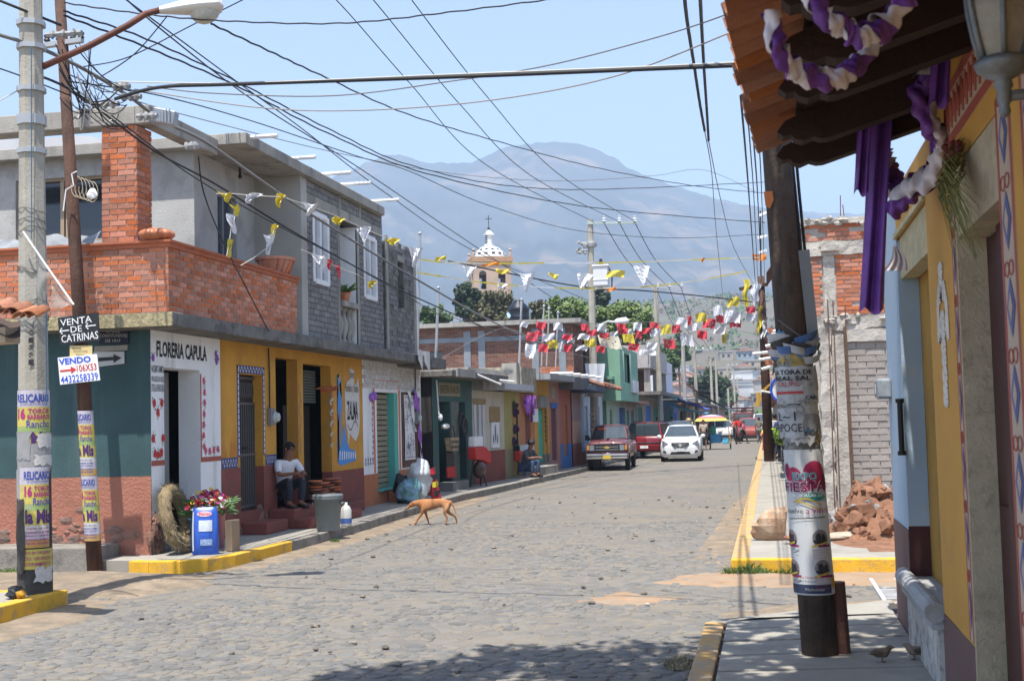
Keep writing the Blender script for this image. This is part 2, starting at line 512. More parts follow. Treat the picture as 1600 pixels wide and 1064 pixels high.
# ------------------------------------------------------------------ pavements and kerbs
def strip(mb,line,w,z0,z1,side=1):
    """kerb of width w on the left(+)/right(-) side of a polyline"""
    n=len(line); P=[Vector((*p,0)) for p in line]; off=[]
    for i in range(n):
        d=(P[min(i+1,n-1)]-P[max(i-1,0)]).normalized(); off.append(Vector((-d.y,d.x,0))*w*side)
    for i in range(n-1):
        a,b_=P[i],P[i+1]; c,e=P[i+1]+off[i+1],P[i]+off[i]
        q=[a,b_,c,e] if side > 0 else [e,c,b_,a]
        mb.hexa([p+Vector((0,0,z0)) for p in q]+[p+Vector((0,0,z1)) for p in q])
def arc(c,r,a0,a1,n=8):
    return [(c[0]+r*math.cos(R(a0+(a1-a0)*i/n)),c[1]+r*math.sin(R(a0+(a1-a0)*i/n))) for i in range(n+1)]
SWZ=0.155
kline=[(-6.67,17.3),(-6.66,20.3),(-6.78,23.7),(-6.86,28.2),(-6.66,32),(-6.45,38),(-6.2,43.2),(-6.2,60),(-6.2,330)]
corner_l=[(-7.85,14.78),(-7.55,14.72),(-7.15,14.78),(-6.88,15.0),(-6.74,15.5),(-6.69,16.3),(-6.67,17.3)]
mb=MB()
inner=[(p[0]-0.16,p[1]) for p in kline]
for i in range(len(inner)-1):
    a,b_=inner[i],inner[i+1]
    mb.hexa([(-9,a[1],0),(a[0],a[1],0),(b_[0],b_[1],0),(-9,b_[1],0),(-9,a[1],SWZ-0.004),(a[0],a[1],SWZ-0.004),(b_[0],b_[1],SWZ-0.004),(-9,b_[1],SWZ-0.004)])
cp=[(-8.34,14.86),(-7.56,14.87),(-7.2,14.93),(-6.98,15.12),(-6.88,15.55),(-6.85,16.3),(-6.83,17.32),(-8.34,17.32)]
mb.prism([(x,y,0) for x,y in cp],(0,0,SWZ-0.003))
left_pavement=kind(mb.build("left_pavement",walkm),"structure")
mb=MB(); strip(mb,corner_l,0.16,-0.02,SWZ,1); k1=kind(mb.build("yellow_kerb",yelm,bevel=0.012),"structure")
mb=MB(); strip(mb,kline,0.16,-0.02,SWZ,1); kind(mb.build("left_kerb",kerbm,bevel=0.012),"structure")
# cross street ledge under the teal wall
mb=MB(); mb.box(-30,14.95,-0.02,-8.35,15.6,0.31)
kind(mb.build("wall_ledge",kerbm,bevel=0.02),"structure")
# near left corner
mb=MB(); mb.box(-20,-10,-0.02,-7.26,11.95,0.148); kind(mb.build("near_left_pavement",walkm),"structure")
mb=MB(); strip(mb,[(-7.1,0),(-7.1,10.8)],0.16,-0.02,0.16,1)
strip(mb,[(-7.1,10.803),(-7.1,12.1)],0.16,-0.02,0.156,1); strip(mb,[(-7.263,12.1),(-20,12.1)],0.15,-0.02,0.155,1)
kind(mb.build("yellow_kerb",yelm,bevel=0.012),"structure")
# right, beyond the cross street
mb=MB(); mb.box(-0.30,14.92,0,1.1,330,0.146); mb.box(1.1,14.92,0,8,16.3,0.140)
kind(mb.build("right_pavement",walkm),"structure")
mb=MB(); strip(mb,[(-0.47,14.93),(-0.47,330)],0.2,-0.02,0.152,-1); kind(mb.build("worn_yellow_kerb",oldyel,bevel=0.012),"structure")
mb=MB(); mb.box(-0.47,14.75,-0.02,8,14.925,0.150); kind(mb.build("yellow_kerb",yelm,bevel=0.012),"structure")
# right near pavement with its slabs
near_pav=MB(); near_pav.prism([(-0.40,-6,-0.02),(1.3,-6,-0.02),(1.3,11.75,-0.02),(-0.40,10.32,-0.02)],(0,0,0.14))
near_pav=kind(near_pav.build("near_right_pavement",mat("joint_dirt",(.07,.06,.05),.95)),"structure")
ys=[4.6,5.45,6.3,7.1,7.72,8.3,8.86,9.42,9.96,10.42]
for i in range(len(ys)):
    y0=ys[i]+0.024; y1=(ys[i+1]-0.024) if i+1 < len(ys) else None
    sk=0.16+0.02*i
    mb=MB()
    if y1 is None:
        pts=[(-0.375,y0,0.12),(0.94,y0+sk,0.12),(0.94,11.46,0.12),(-0.33,10.36,0.12)]
    else:
        pts=[(-0.375,y0,0.12),(0.94,y0+sk,0.12),(0.94,y1+sk+0.02,0.12),(-0.375,y1,0.12)]
    mb.prism(pts,(0,0,0.03+random.uniform(-0.003,0.003)))
    mb.build("paving_slab",walkm,near_pav,bevel=0.008)
mb=MB(); strip(mb,[(-0.545,-6),(-0.545,10.25)],0.15,-0.02,0.155,-1); kind(mb.build("worn_yellow_kerb",oldyel,bevel=0.012),"structure")
mb=MB(); mb.prism([(-0.545,10.26,-0.02),(-0.395,10.26,-0.02),(1.0,11.46,-0.02),(0.98,11.62,-0.02),(-0.5,10.4,-0.02)],(0,0,0.165)); kind(mb.build("kerb_end",walkm,bevel=0.01),"structure")

# ================================================================== HILLS
def smooth(t): t=max(0,min(1,t)); return t*t*(3-2*t)
def hill_z(x,y):
    s_=smooth((y-270)/880.0)
    lat=0.82+0.18*math.sin(x*0.004+1.0)+0.12*noise.noise(Vector((x*0.006,y*0.004,0)))
    return 104*s_*lat + 5*s_*noise.noise(Vector((x*0.02,y*0.02,3))) - 0.6
mb=MB(); mb.grid(lambda u,v: (-1100+u*2000,262+v*1000,hill_z(-1100+u*2000,262+v*1000)),80,50)
hillm=mat("dry_hillside",(0.115,0.095,0.072),0.95,var=0.3,vscale=0.02,dirt=(0.09,0.105,0.05),damt=0.55,dscale=0.035,dsharp=0.15)
kind(mb.build("dry_hill",hillm,smooth=True),"structure")
SIL=[(-900,300),(-400,330),(0,350),(300,330),(480,290),(540,268),(575,250),(602,239),(630,240),(665,252),(735,252),(762,240),(790,228),(820,222),(850,219),(890,220),(925,227),(958,243),(985,261),(1020,276),(1060,290),(1100,303),(1140,312),(1190,322),(1250,327),(1330,333),(1450,330),(1700,345),(2300,350)]
def sil(px):
    for i in range(len(SIL)-1):
        a,b_=SIL[i],SIL[i+1]
        if a[0]<=px<=b_[0]:
            t=(px-a[0])/(b_[0]-a[0]); return a[1]+(b_[1]-a[1])*(t*t*(3-2*t)*0.5+t*0.5)
    return SIL[-1][1]
ND,NA=60,420
def mount(u,v):
    px=-900+u*3200
    d=ray(px,sil(px)); hd=Vector((d.x,d.y,0)); el=d.z/hd.length; hd.normalize()
    far=3600 if px < 1215 else 4300+min(1500,(px-1215)*6)
    dist=1250+(far+400-1250)*v
    t=max(0,min(1,(dist-1250)/(far-1250)))
    f=t**1.35
    if dist > far: f=1-(dist-far)/2600
    p=hd*dist
    z=el*far*f
    rid=noise.noise(Vector((px*0.012,dist*0.0012,1.5)))*0.11 + noise.noise(Vector((px*0.035,dist*0.003,5)))*0.05
    z+=el*far*rid*t*(1-t)*2.2
    z+=(noise.noise(Vector((px*0.16,dist*0.012,9)))*3 + noise.noise(Vector((px*0.9,dist*0.05,2)))*5)*t
    return (p.x,p.y,z-1)
mb=MB(); mb.grid(mount,NA,ND)
mountm=mat("wooded_mountain",(0.036,0.042,0.044),0.95,var=0.6,vscale=0.006,dirt=(0.26,0.17,0.11),damt=0.36,dscale=0.004,dsharp=0.12,bump=1.0,bscale=0.05)
kind(mb.build("mountain",mountm,smooth=True),"structure")
# ================================================================== LEFT SIDE BUILDINGS
conc=mat("raw_concrete",(0.33,0.31,0.275),0.92,var=0.16,vscale=2,bump=0.5,bscale=40,dirt=(0.16,0.15,0.135),damt=0.45,dscale=2.5,streak=True)
darkconc=mat("weathered_concrete",(0.165,0.155,0.14),0.95,var=0.3,vscale=3,bump=0.7,bscale=35,dirt=(0.07,0.066,0.06),damt=0.5,dscale=3)
render_=mat("grey_cement_render",(0.42,0.412,0.395),0.92,var=0.12,vscale=1.2,bump=0.4,bscale=30,dirt=(0.31,0.30,0.29),damt=0.5,dscale=1.6)
teal=mat("teal_wall_paint",(0.038,0.082,0.088),0.75,var=0.2,vscale=1.1,bump=0.35,bscale=40,dirt=(0.070,0.115,0.112),damt=0.42,dscale=2.6,streak=True)
salmon=mat("salmon_stucco",(0.37,0.155,0.105),0.92,var=0.12,vscale=2,bump=1.0,bscale=28,dirt=(0.27,0.12,0.085),damt=0.4,dscale=2)
white=mat("white_wall_paint",(0.80,0.80,0.79),0.8,var=0.05,vscale=2,bump=0.3,bscale=40,dirt=(0.48,0.46,0.42),damt=0.25,dscale=2.5,streak=True)
ochre=mat("ochre_wall_paint",(0.56,0.28,0.04),0.8,var=0.16,vscale=1.8,bump=0.35,bscale=40,dirt=(0.45,0.20,0.04),damt=0.36,dscale=2.2,streak=True)
maroon=mat("maroon_dado_paint",(0.225,0.070,0.055),0.85,var=0.15,vscale=2,bump=0.5,bscale=35,dirt=(0.17,0.075,0.06),damt=0.45,dscale=3)
orangep=mat("orange_dado_paint",(0.47,0.17,0.075),0.85,var=0.15,vscale=2,bump=0.5,bscale=35,dirt=(0.30,0.16,0.10),damt=0.42,dscale=2.5)
greydado=mat("grey_dado_paint",(0.17,0.165,0.155),0.9,var=0.15,bump=0.4,dirt=(0.24,0.23,0.21),damt=0.4,dscale=3)
brokenm=mat("broken_stone_base",(0.24,0.135,0.10),0.95,var=0.4,vscale=6,bump=1.0,bscale=14,dirt=(0.12,0.10,0.09),damt=0.5,dscale=5)
brickm=mat("fired_brick",(0.49,0.165,0.082),0.9,var=0.18,vscale=9,bump=0.5,bscale=50,rnd=0.28,dirt=(0.40,0.27,0.20),damt=0.34,dscale=5)
mortarm=mat("pale_mortar",(0.50,0.43,0.37),0.95,var=0.15,vscale=6,bump=0.6,bscale=60)
blockm=mat("grey_block",(0.205,0.20,0.195),0.93,var=0.15,vscale=6,bump=0.6,bscale=45,rnd=0.2)
blockmort=mat("block_mortar",(0.105,0.10,0.098),0.95,var=0.25,vscale=5,bump=0.5,bscale=50)
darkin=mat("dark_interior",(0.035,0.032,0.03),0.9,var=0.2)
glass=glassmat("window_glass",(0.016,0.020,0.026))
iron=mat("dark_iron",(0.035,0.033,0.032),0.55,var=0.2,metal=0.4)
pvc=mat("white_pvc",(0.78,0.77,0.74),0.5,var=0.05)
alum=mat("aluminium_frame",(0.60,0.60,0.60),0.45,var=0.06,metal=0.2)
wood=mat("old_wood",(0.12,0.07,0.045),0.8,var=0.3,vscale=3,bump=0.5,bscale=25,streak=True,dirt=(0.06,0.04,0.03),damt=0.4,dscale=6)
signblack=flat("sign_black",(0.018,0.018,0.022),0.6)
signwhite=flat("sign_white",(0.75,0.75,0.74),0.6)
redp=flat("red_paint",(0.50,0.035,0.03)); bluep=flat("blue_paint",(0.03,0.08,0.52)); blackp=flat("black_paint",(0.02,0.02,0.022))
purplep=flat("purple_paint",(0.26,0.08,0.42)); greenp=flat("green_paint",(0.06,0.22,0.07)); skyp=flat("sky_blue_paint",(0.10,0.32,0.70))
pinkp=flat("rose_paint",(0.58,0.08,0.16)); brickred=flat("brick_red_paint",(0.36,0.09,0.06)); navyp=flat("navy_band_paint",(0.055,0.065,0.19))

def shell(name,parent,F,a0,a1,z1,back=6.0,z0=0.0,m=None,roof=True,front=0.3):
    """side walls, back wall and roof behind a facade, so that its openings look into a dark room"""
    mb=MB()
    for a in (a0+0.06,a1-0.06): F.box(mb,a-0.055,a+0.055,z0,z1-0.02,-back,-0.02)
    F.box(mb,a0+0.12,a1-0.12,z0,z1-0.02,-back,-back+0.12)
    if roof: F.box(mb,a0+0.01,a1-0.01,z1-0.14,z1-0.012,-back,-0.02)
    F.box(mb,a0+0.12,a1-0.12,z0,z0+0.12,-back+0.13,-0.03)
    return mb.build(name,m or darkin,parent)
def facade(F,parent,a0,a1,z0,zt,dado,upm,dam,holes,cuts=(),deep=0.3,names=("wall","dado")):
    up,da=MB(),MB()
    if isinstance(dado,(int,float)): segs=[(a0,a1,dado)]
    else: segs=dado
    for s0,s1,dz in segs:
        F.wall(up,s0,s1,dz,zt,holes,0,deep)
        if dz > z0: F.wall(da,s0,s1,z0,dz,holes,0.006,deep)
    w=up.build(names[0],upm,parent)
    d=da.build(names[1],dam,parent) if da.f else None
    return w,d
def bricks(F,parent,mesh,a0,a1,z0,z1,bw,bh,gap=0.013,d=0.0,holes=(),odd=None,cap=300,m=None,depth=0.05,jit=0.003,stuffm=None,tilt=0.0,corner=False,prob=1.0,order=0):
    """courses of bricks laid on a facade plane; the first `cap` are objects, the rest one joined mesh"""
    rows=max(1,round((z1-z0)/bh)); bh=(z1-z0)/rows; made=0; rest=MB()
    q=[]
    for r in range(rows):
        a=a0 - (bw/2 if r % 2 else 0)
        while a < a1-0.02:
            b0,b1=max(a,a0),min(a+bw,a1); a+=bw
            if b1-b0 < 0.045: continue
            zc=z0+(r+0.5)*bh; ac=(b0+b1)/2
            for h in holes:
                if h[2]-0.02 < zc < h[3]+0.02:
                    if h[0]<=b0 and b1<=h[1]: b1=b0
                    elif b0 < h[0] < b1: b1=h[0]
                    elif b0 < h[1] < b1: b0=h[1]
            if b1-b0 < 0.045: continue
            ac=(b0+b1)/2
            if random.random() > prob: continue
            q.append((ac,b1-b0-gap,zc,bh-gap))
    if cap and order: q.sort(key=lambda t: order*t[0])
    for ac,w,zc,h in q:
        dd=d+random.uniform(-jit,jit)
        c=F.p(ac,zc,dd-depth/2)
        if made < cap:
            M=Matrix((( F.u.x*w,F.n.x*depth,0,c.x),(F.u.y*w,F.n.y*depth,0,c.y),(0,0,h,c.z),(0,0,0,1)))
            piece("brick",mesh,parent,M); made+=1
        else:
            rest.obox(c,F.u*(w/2),F.n*(depth/2),Vector((0,0,h/2)))
    if rest.f: kind(rest.build("bricks",m,parent),"stuff")
    return made
def unit_mesh(name,m,bev=0.0):
    mb=MB(); mb.box(-.5,-.5,-.5,.5,.5,.5); me=D.meshes.new(name); me.from_pydata([tuple(v) for v in mb.v],[],mb.f); me.materials.append(m); return me
BRK=unit_mesh("brick",brickm); BLK=unit_mesh("block",blockm)

# ------------------------------------------------------------------ corner house, ground floor
H1=thing("corner_house","ochre and teal corner house with the painted flower shop and its concrete slab","house",(-7.9,15.5,0))
FS=Fac((-7.9,15.5),(-7.9,28.8))           # street side
FC=Fac((-14,15.5),(-7.9,15.5))            # cross street side
mb=MB(); FC.wall(mb,0,6.1,1.17,3.08); mb.build("wall",teal,H1,label="teal wall on the cross street")
mb=MB(); mb.m=0; FC.wall(mb,0,6.1,0.0,1.17,(),0.012); FC.box(mb,0,6.106,1.165,1.172,0,0.012); mb.build("dado",salmon,H1,label="rough salmon stucco dado")
mb=MB()
for i in range(60):        # broken plaster along the foot of the wall
    a=random.choice((random.uniform(4.2,6.05),random.uniform(4.6,5.4),random.uniform(0.5,6)))
    z=0.31+abs(random.gauss(0,0.09 if a < 4.4 else 0.13)); s_=random.uniform(0.03,0.11)
    mb.ball(FC.p(a,z,0.006),s_*1.3,0.022,s_*0.6,7,4,0.5)
kind(mb.build("broken_plaster",brokenm,H1),"stuff")
mb=MB()
for i in range(26): mb.ball((-7.9+random.uniform(-.02,.02),15.5+random.uniform(-.02,.25),0.2+abs(random.gauss(0,.28))),.05,.06,.08,7,4,.5)
for i in range(34): mb.ball(FS.p(random.uniform(1.9,3.9),0.16+abs(random.gauss(0,.13)),0.0),.02,random.uniform(.04,.12),random.uniform(.03,.08),7,4,.5)
kind(mb.build("broken_plaster",brokenm,H1),"stuff")
gate=(2.87,3.78,0.49,2.60); d2=(4.34,5.34,0.42,2.92); d3=(5.6,7.05,0.42,2.87)
shopd=(0.37,1.48,0.16,2.60)
w_,d_=facade(FS,H1,0,2.17,0.15,3.08,[(0,2.17,0.62)],white,greydado,[shopd],deep=0.33)
w_["label"]="white flower shop wall"; d_["label"]="grey foot of the flower shop wall"
w_,d_=facade(FS,H1,2.17,8.92,0.15,3.08,[(2.17,3.3,1.17),(3.3,4.8,1.16),(4.8,6.3,1.10),(6.3,8.92,0.93)],ochre,maroon,[gate,d2,d3],deep=0.20)
w_["label"]="ochre pottery shop wall"; d_["label"]="maroon dado"
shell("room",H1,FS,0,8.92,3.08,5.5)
mb=MB(); mb.box(-14,15.05,3.08,-7.36,26.9,3.262); mb.build("floor_slab",darkconc,H1,bevel=0.012)
mb=MB()
for i in range(70): mb.ball((random.uniform(-10.5,-7.4),15.045,random.uniform(3.1,3.24)),.05,.012,.03,6,3,.6)
kind(mb.build("slab_edge_render",mat("mossy_slab_edge",(0.34,0.29,0.17),0.95,var=0.4,vscale=20,bump=1,bscale=30),H1),"stuff")
mb=MB(); mb.box(-14,15.035,3.085,-7.365,15.052,3.255); mb.build("slab_edge_render",mat("mossy_slab_edge",(0.34,0.29,0.17)),H1)
# painted trim on the street side
mb=MB(); FS.box(mb,0.002,0.365,1.30,1.37,0,.004); FS.box(mb,1.485,2.165,1.30,1.37,0,.004); FS.box(mb,1.485,1.52,1.37,2.55,0,.0045)
mb.build("painted_stripe",brickred,H1)
mb=MB()
for a0,a1,z0,z1 in ((2.18,2.78,1.175,1.33),(3.86,4.335,1.165,1.33),(2.77,2.86,1.33,2.72),(3.785,3.86,1.33,2.72),(2.77,3.86,2.61,2.73)): FS.box(mb,a0,a1,z0,z1,0,.005)
mb.build("navy_stripe",navyp,H1)
mb=MB()
def scribble(F,mb,a0,a1,z0,z1,n,d=.009):
    pts=[]
    for i in range(n*6+1):
        t=i/(n*6); pts.append((a0+(a1-a0)*t,(z0+z1)/2+(z1-z0)/2*math.sin(t*n*2*PI)))
    for i in range(len(pts)-1):
        (a,z),(b,y)=pts[i],pts[i+1]
        F_=0.011
        mb.poly([F.p(a,z-F_,d),F.p(b,y-F_,d),F.p(b,y+F_,d),F.p(a,z+F_,d)])
scribble(FS,mb,2.2,2.76,1.20,1.30,6); scribble(FS,mb,3.88,4.32,1.20,1.30,5); scribble(FS,mb,2.8,3.84,2.63,2.71,9)
for z in [1.36+0.09*i for i in range(15)]:
    for a in (2.815,3.822): FS.box(mb,a-0.012,a+0.012,z,z+0.07,.005,.009)
mb.build("scroll_print",signwhite,H1)
def flowers(F,mb_f,mb_l,pts,s=0.05,d=.006):
    for a,z in pts:
        for k in range(5):
            t=k*2*PI/5+random.random(); c=(a+math.cos(t)*s*.45,z+math.sin(t)*s*.55)
            mb_f.poly([F.p(c[0]+math.cos(q)*s*.5,c[1]+math.sin(q)*s*.6,d+k*.0006) for q in [i*PI/3 for i in range(6)]])
        for k in range(3):
            t=random.uniform(0,2*PI); c=(a+math.cos(t)*s*1.3,z+math.sin(t)*s*1.5)
            mb_l.poly([F.p(c[0]+x*s*.6,c[1]+y*s*.6,d) for x,y in ((-.5,0),(0,-.3),(.5,.2),(0,.4))])
ff,fl=MB(),MB()
flowers(FS,ff,fl,[(.08,2.12),(.19,2.0),(.30,2.13),(.05,1.66),(.33,1.66),(.10,1.46),(.19,1.44),(.28,1.47)],.055)
ff.build("rose_print",redp,H1); ff=MB()
flowers(FS,ff,fl,[(1.60+.02*math.sin(i),2.45-.155*i) for i in range(7)]+[(1.64,1.46),(1.78,1.45),(1.92,1.46),(2.06,1.47)],.05)
ff.build("rose_print",pinkp,H1); fl.build("leaf_print",greenp,H1)
mb=MB(); ftext(mb,FS,"FLORERIA CAPULA",0.16,2.735,1.55,0.215,.005,bold=0.028); mb.build("lettering",blackp,H1)
mb=MB()
for i,s_ in enumerate(("HACEMOS RAMOS","PARA BODA XV AÑOS","ESTRELLAS HERRADURAS")): ftext(mb,FS,s_,0.015,2.525-0.125*i,0.345,0.095,.005,bold=0.006)
mb.build("lettering",blackp,H1)
ff,fl=MB(),MB(); flowers(FS,ff,fl,[(.06,2.72),(2.02,2.86),(2.07,2.80),(2.04,2.75)],.05); ff.build("flower_print",purplep,H1); fl.build("leaf_print",greenp,H1)
# orange scorch marks under the ochre
mb=MB()
for i in range(16):
    a=random.uniform(2.2,2.75); z=1.335; h=random.uniform(.1,.5)*(0.4+1.2*abs(a-2.3))
    mb.poly([FS.p(a-.03,z,.003+i*.0001),FS.p(a+.04,z,.003+i*.0001),FS.p(a+.02,z+h*.6,.003+i*.0001),FS.p(a-.01,z+h,.003+i*.0001)])
mb.build("flame_print",flat("flame_orange",(0.50,0.20,0.03)),H1)
# flower shop door: dark rear with shelves of tape reels
mb=MB(); FS.box(mb,.38,.80,.17,2.59,-.42,-.38); mb.build("door",mat("black_door",(0.03,0.03,0.032),.6),H1)
rack=MB(); FS.box(rack,.80,1.44,.16,2.58,-.5,-.46); rack.build("rear_panel",mat("pale_grey_panel",(.30,.29,.28),.8),H1)
rd=MB()
for i in range(6): rd.lathe([(0.03,0),(.055,0),(.055,.03),(.03,.03),(.03,0)],FS.p(.60,1.60+.13*i,-.375),12,FS.n)
rd.build("ribbon_reel",mat("grey_reel",(.35,.35,.36),.5),H1)
# metal gate
g1=MB(); FS.box(g1,2.88,3.77,.5,2.59,-.19,-.165); gt=g1.build("gate",iron,H1)
g1=MB()
for i in range(11): FS.box(g1,2.89+.086*i,2.915+.086*i,.5,2.15,-.162,-.135)
for i in range(10):
    c=2.94+.086*i; g1.tube([FS.p(c+.035*math.cos(t),2.36+.12*math.sin(t),-.15) for t in [j*2*PI/10 for j in range(11)]],.008,5,False)
for z in (.55,1.35,2.15,2.55): FS.box(g1,2.88,3.77,z-.02,z+.02,-.16,-.13)
g1.build("bars",mat("gate_grey",(.10,.095,.09),.5,var=.2),gt)
g1=MB(); g1.tube([FS.p(3.25,1.46,-.13),FS.p(3.25,1.46,-.06),FS.p(3.5,1.46,-.06),FS.p(3.5,1.46,-.13)],.012,6); g1.build("handle",iron,gt)
# doors at the rear of the two open doorways
mb=MB(); FS.box(mb,d2[0]+.02,d2[1]-.02,.43,2.91,-.9,-.86); mb.build("door",mat("dark_green_door",(.018,.024,.026),.5),H1)
mb=MB(); FS.box(mb,d3[0]+.01,d3[1]-.1,.43,2.15,-.42,-.38); mb.build("door",mat("black_brown_door",(.022,.018,.016),.6),H1)
mb=MB()
for i in range(12): FS.box(mb,d3[0]+.02,d3[1]-.05,2.2+.05*i,2.235+.05*i,-.32,-.28)
mb.build("shutter_slats",mat("grey_slats",(.12,.13,.11),.6),H1)
mb=MB(); FS.box(mb,4.5,5.1,2.05,2.38,-.6,-.57); mb.build("poster",mat("blue_poster",(.10,.22,.36),.5,var=.5,vscale=9),H1)
# steps
stepm=maroon
mb=MB(); FS.box(mb,2.88,3.75,.15,.33,0.01,.42); mb.build("step",stepm,H1,bevel=.02)
mb=MB(); FS.box(mb,3.92,6.1,.15,.46,.01,.46); mb.build("step",stepm,H1,bevel=.02)
mb=MB(); FS.box(mb,3.921,6.5,.15,.30,.462,.74); mb.build("step",stepm,H1,bevel=.02)
mb=MB(); FS.box(mb,7.25,8.2,.15,.34,.012,.25); mb.build("step",stepm,H1,bevel=.02)
# vertical painted motifs on the pillar, small floral scratchings
ff,fl=MB(),MB(); flowers(FS,ff,fl,[(5.44+.03*math.sin(i*1.7),1.35+.11*i) for i in range(11)],.035); ff.build("flower_print",flat("faded_mauve",(.36,.18,.17)),H1); fl.build("leaf_print",flat("dull_green",(.16,.19,.07)),H1)
# mural: scroll with the shop name and a blue skirted catrina
mb=MB()
OUT=[(.60,2.50),(.80,2.56),(1.18,2.46),(1.30,2.62),(1.36,2.40),(1.36,1.75),(1.30,1.52),(1.10,1.36),(.92,1.42),(.74,1.52),(.66,1.28),(.62,1.52),(.50,1.75),(.47,2.3)]
MA=7.1
def mpoly(pts,d): mb.poly([FS.p(MA+.25+a*1.0,z+.1,d) for a,z in pts])
mpoly([(.78,2.56),(1.06,2.50),(1.06,2.74),(.78,2.78)],.004); mpoly(OUT,.005)
mb.build("scroll_print",flat("mural_white",(.62,.59,.55)),H1)
mb=MB(); ftext(mb,FS,"Barros",MA+1.05,2.68,.24,.15,.008,.01); ftext(mb,FS,"Bordados y Diseños",MA+.78,2.36,.78,.22,.008,.012); mb.build("lettering",flat("faded_ink",(.24,.19,.15)),H1)
mb=MB(); ftext(mb,FS,"ZALMA",MA+.84,1.88,.66,.36,.008,.025)
for i in range(12):
    t0,t1=i/12,(i+1)/12
    f=lambda t: FS.p(MA+.86+.62*t,1.80-.10*math.sin(t*2*PI)-.06*t,.008)
    mb.poly([f(t0)-Vector((0,0,.014)),f(t1)-Vector((0,0,.014)),f(t1)+Vector((0,0,.014)),f(t0)+Vector((0,0,.014))])
mb.build("lettering",blackp,H1)
mb=MB(); mpoly([(.04,2.62),(.10,2.56),(.22,2.64),(.26,2.5),(.16,2.44),(.2,2.3),(.30,2.2),(.30,1.72),(.18,1.7),(.1,1.9),(.05,1.75),(.0,1.3),(.02,.98),(.22,.92),(1.12,1.0),(1.0,1.2),(.72,1.22),(.55,1.36),(.42,1.7),(.34,1.52),(.16,1.25),(.06,1.4),(.04,2.0),(.1,2.36)],.006)
mb.build("dress_print",flat("mural_blue",(.07,.26,.62)),H1)
mb=MB()
mpoly([(.10,2.3),(.17,2.3),(.18,2.42),(.1,2.42)],.009); mpoly([(.1,1.3),(.2,1.22),(.34,1.5),(.24,1.95),(.12,1.95)],.008)
mb.build("figure_print",flat("mural_grey",(.27,.24,.24)),H1)
mb=MB()
for i in range(8):
    a=.1+.13*i; mpoly([(a,1.02),(a+.05,1.04),(a+.07,1.22-.015*i),(a+.01,1.18)],.009)
mb.build("lace_print",signwhite,H1)
mb=MB(); mpoly([(.11,2.5),(.17,2.5),(.22,2.66),(.14,2.62)],.010); mb.build("feather_print",flat("mural_yellow",(.55,.40,.05)),H1)
mb=MB(); FS.box(mb,7.06,7.16,1.75,2.45,0,.004); mb.build("patch_print",flat("faded_rose",(.40,.11,.09)),H1)
# conduit and electricity meter beside the gate
mt=thing("electricity_meter","round glass electricity meter on the ochre wall beside the grey gate","electricity meter",FS.p(4.1,1.9))
mb=MB(); FS.box(mb,3.95,4.12,1.80,2.08,.01,.07); mb.build("box",mat("meter_box",(.20,.20,.20),.5),mt)
mb=MB(); mb.lathe([(.10,0),(.09,.03),(.075,.035),(.075,.07),(.05,.085),(0,.085)],FS.p(4.10,1.93,.07),16,FS.n); mb.build("dial",mat("meter_glass",(.45,.47,.46),.15),mt,smooth=True)
mb=MB(); mb.tube([FS.p(4.0,2.08,.03),FS.p(4.02,2.6,.025),FS.p(3.98,3.05,.03)],.012,6); mb.build("conduit",iron,mt)

# ------------------------------------------------------------------ balcony: brick parapet on the slab
BW=thing("brick_balcony_wall","red brick balcony wall wrapping the corner above the teal wall","brick wall",(-7.5,15.1,3.26))
FBf=Fac((-12.5,15.10),(-7.44,15.10)); FBs=Fac((-7.44,15.10),(-7.44,19.66))
mb=MB(); FBf.box(mb,0,4.93,3.262,4.10,-.13,-.012); FBs.box(mb,.012,4.56,3.262,4.10,-.13,-.012); mb.build("core",mortarm,BW)
bricks(FBf,BW,BRK,0.0,5.06,3.265,4.10,.213,.0695,d=0.0,cap=225,m=brickm,order=-1)
bricks(FBs,BW,BRK,0.0,4.56,3.265,4.10,.213,.0695,d=0.0,cap=75,m=brickm,order=1)
mb=MB()
prof=[(-.16,4.10),(.015,4.10),(.03,4.125),(.022,4.145),(.055,4.165),(.055,4.19),(-.16,4.19)]
def cop(F,a0,a1,a0e,a1e):
    n=len(prof)
    A=[F.p(a0+d*a0e,z,d) for d,z in prof]; B=[F.p(a1+d*a1e,z,d) for d,z in prof]
    mb.faces(A+B,[tuple(range(n)),tuple(range(n,2*n))[::-1]]+[(i,n+i,n+(i+1) % n,(i+1) % n) for i in range(n)])
cop(FBf,0,5.06,0,1); cop(FBs,0,4.6,-1,0)
mb.build("coping",mat("terracotta_coping",(.40,.125,.06),.7,var=.15,vscale=4,bump=.2,dirt=(.25,.10,.06),damt=.35,dscale=3),BW)
BP=thing("brick_pillar","red brick pillar standing on the balcony corner","pillar",(-8.25,15.55,3.26))
FPf=Fac((-8.50,15.34),(-8.0,15.34)); FPs=Fac((-8.0,15.34),(-8.0,15.76))
mb=MB(); mb.box(-8.49,15.35,3.265,-8.01,15.75,5.775); mb.build("core",mortarm,BP)
bricks(FPf,BP,BRK,0,.5,4.08,5.775,.235,.0735,d=.004,cap=200,m=brickm)
bricks(FPs,BP,BRK,0,.42,4.08,5.775,.235,.0735,d=.004,cap=100,m=brickm)

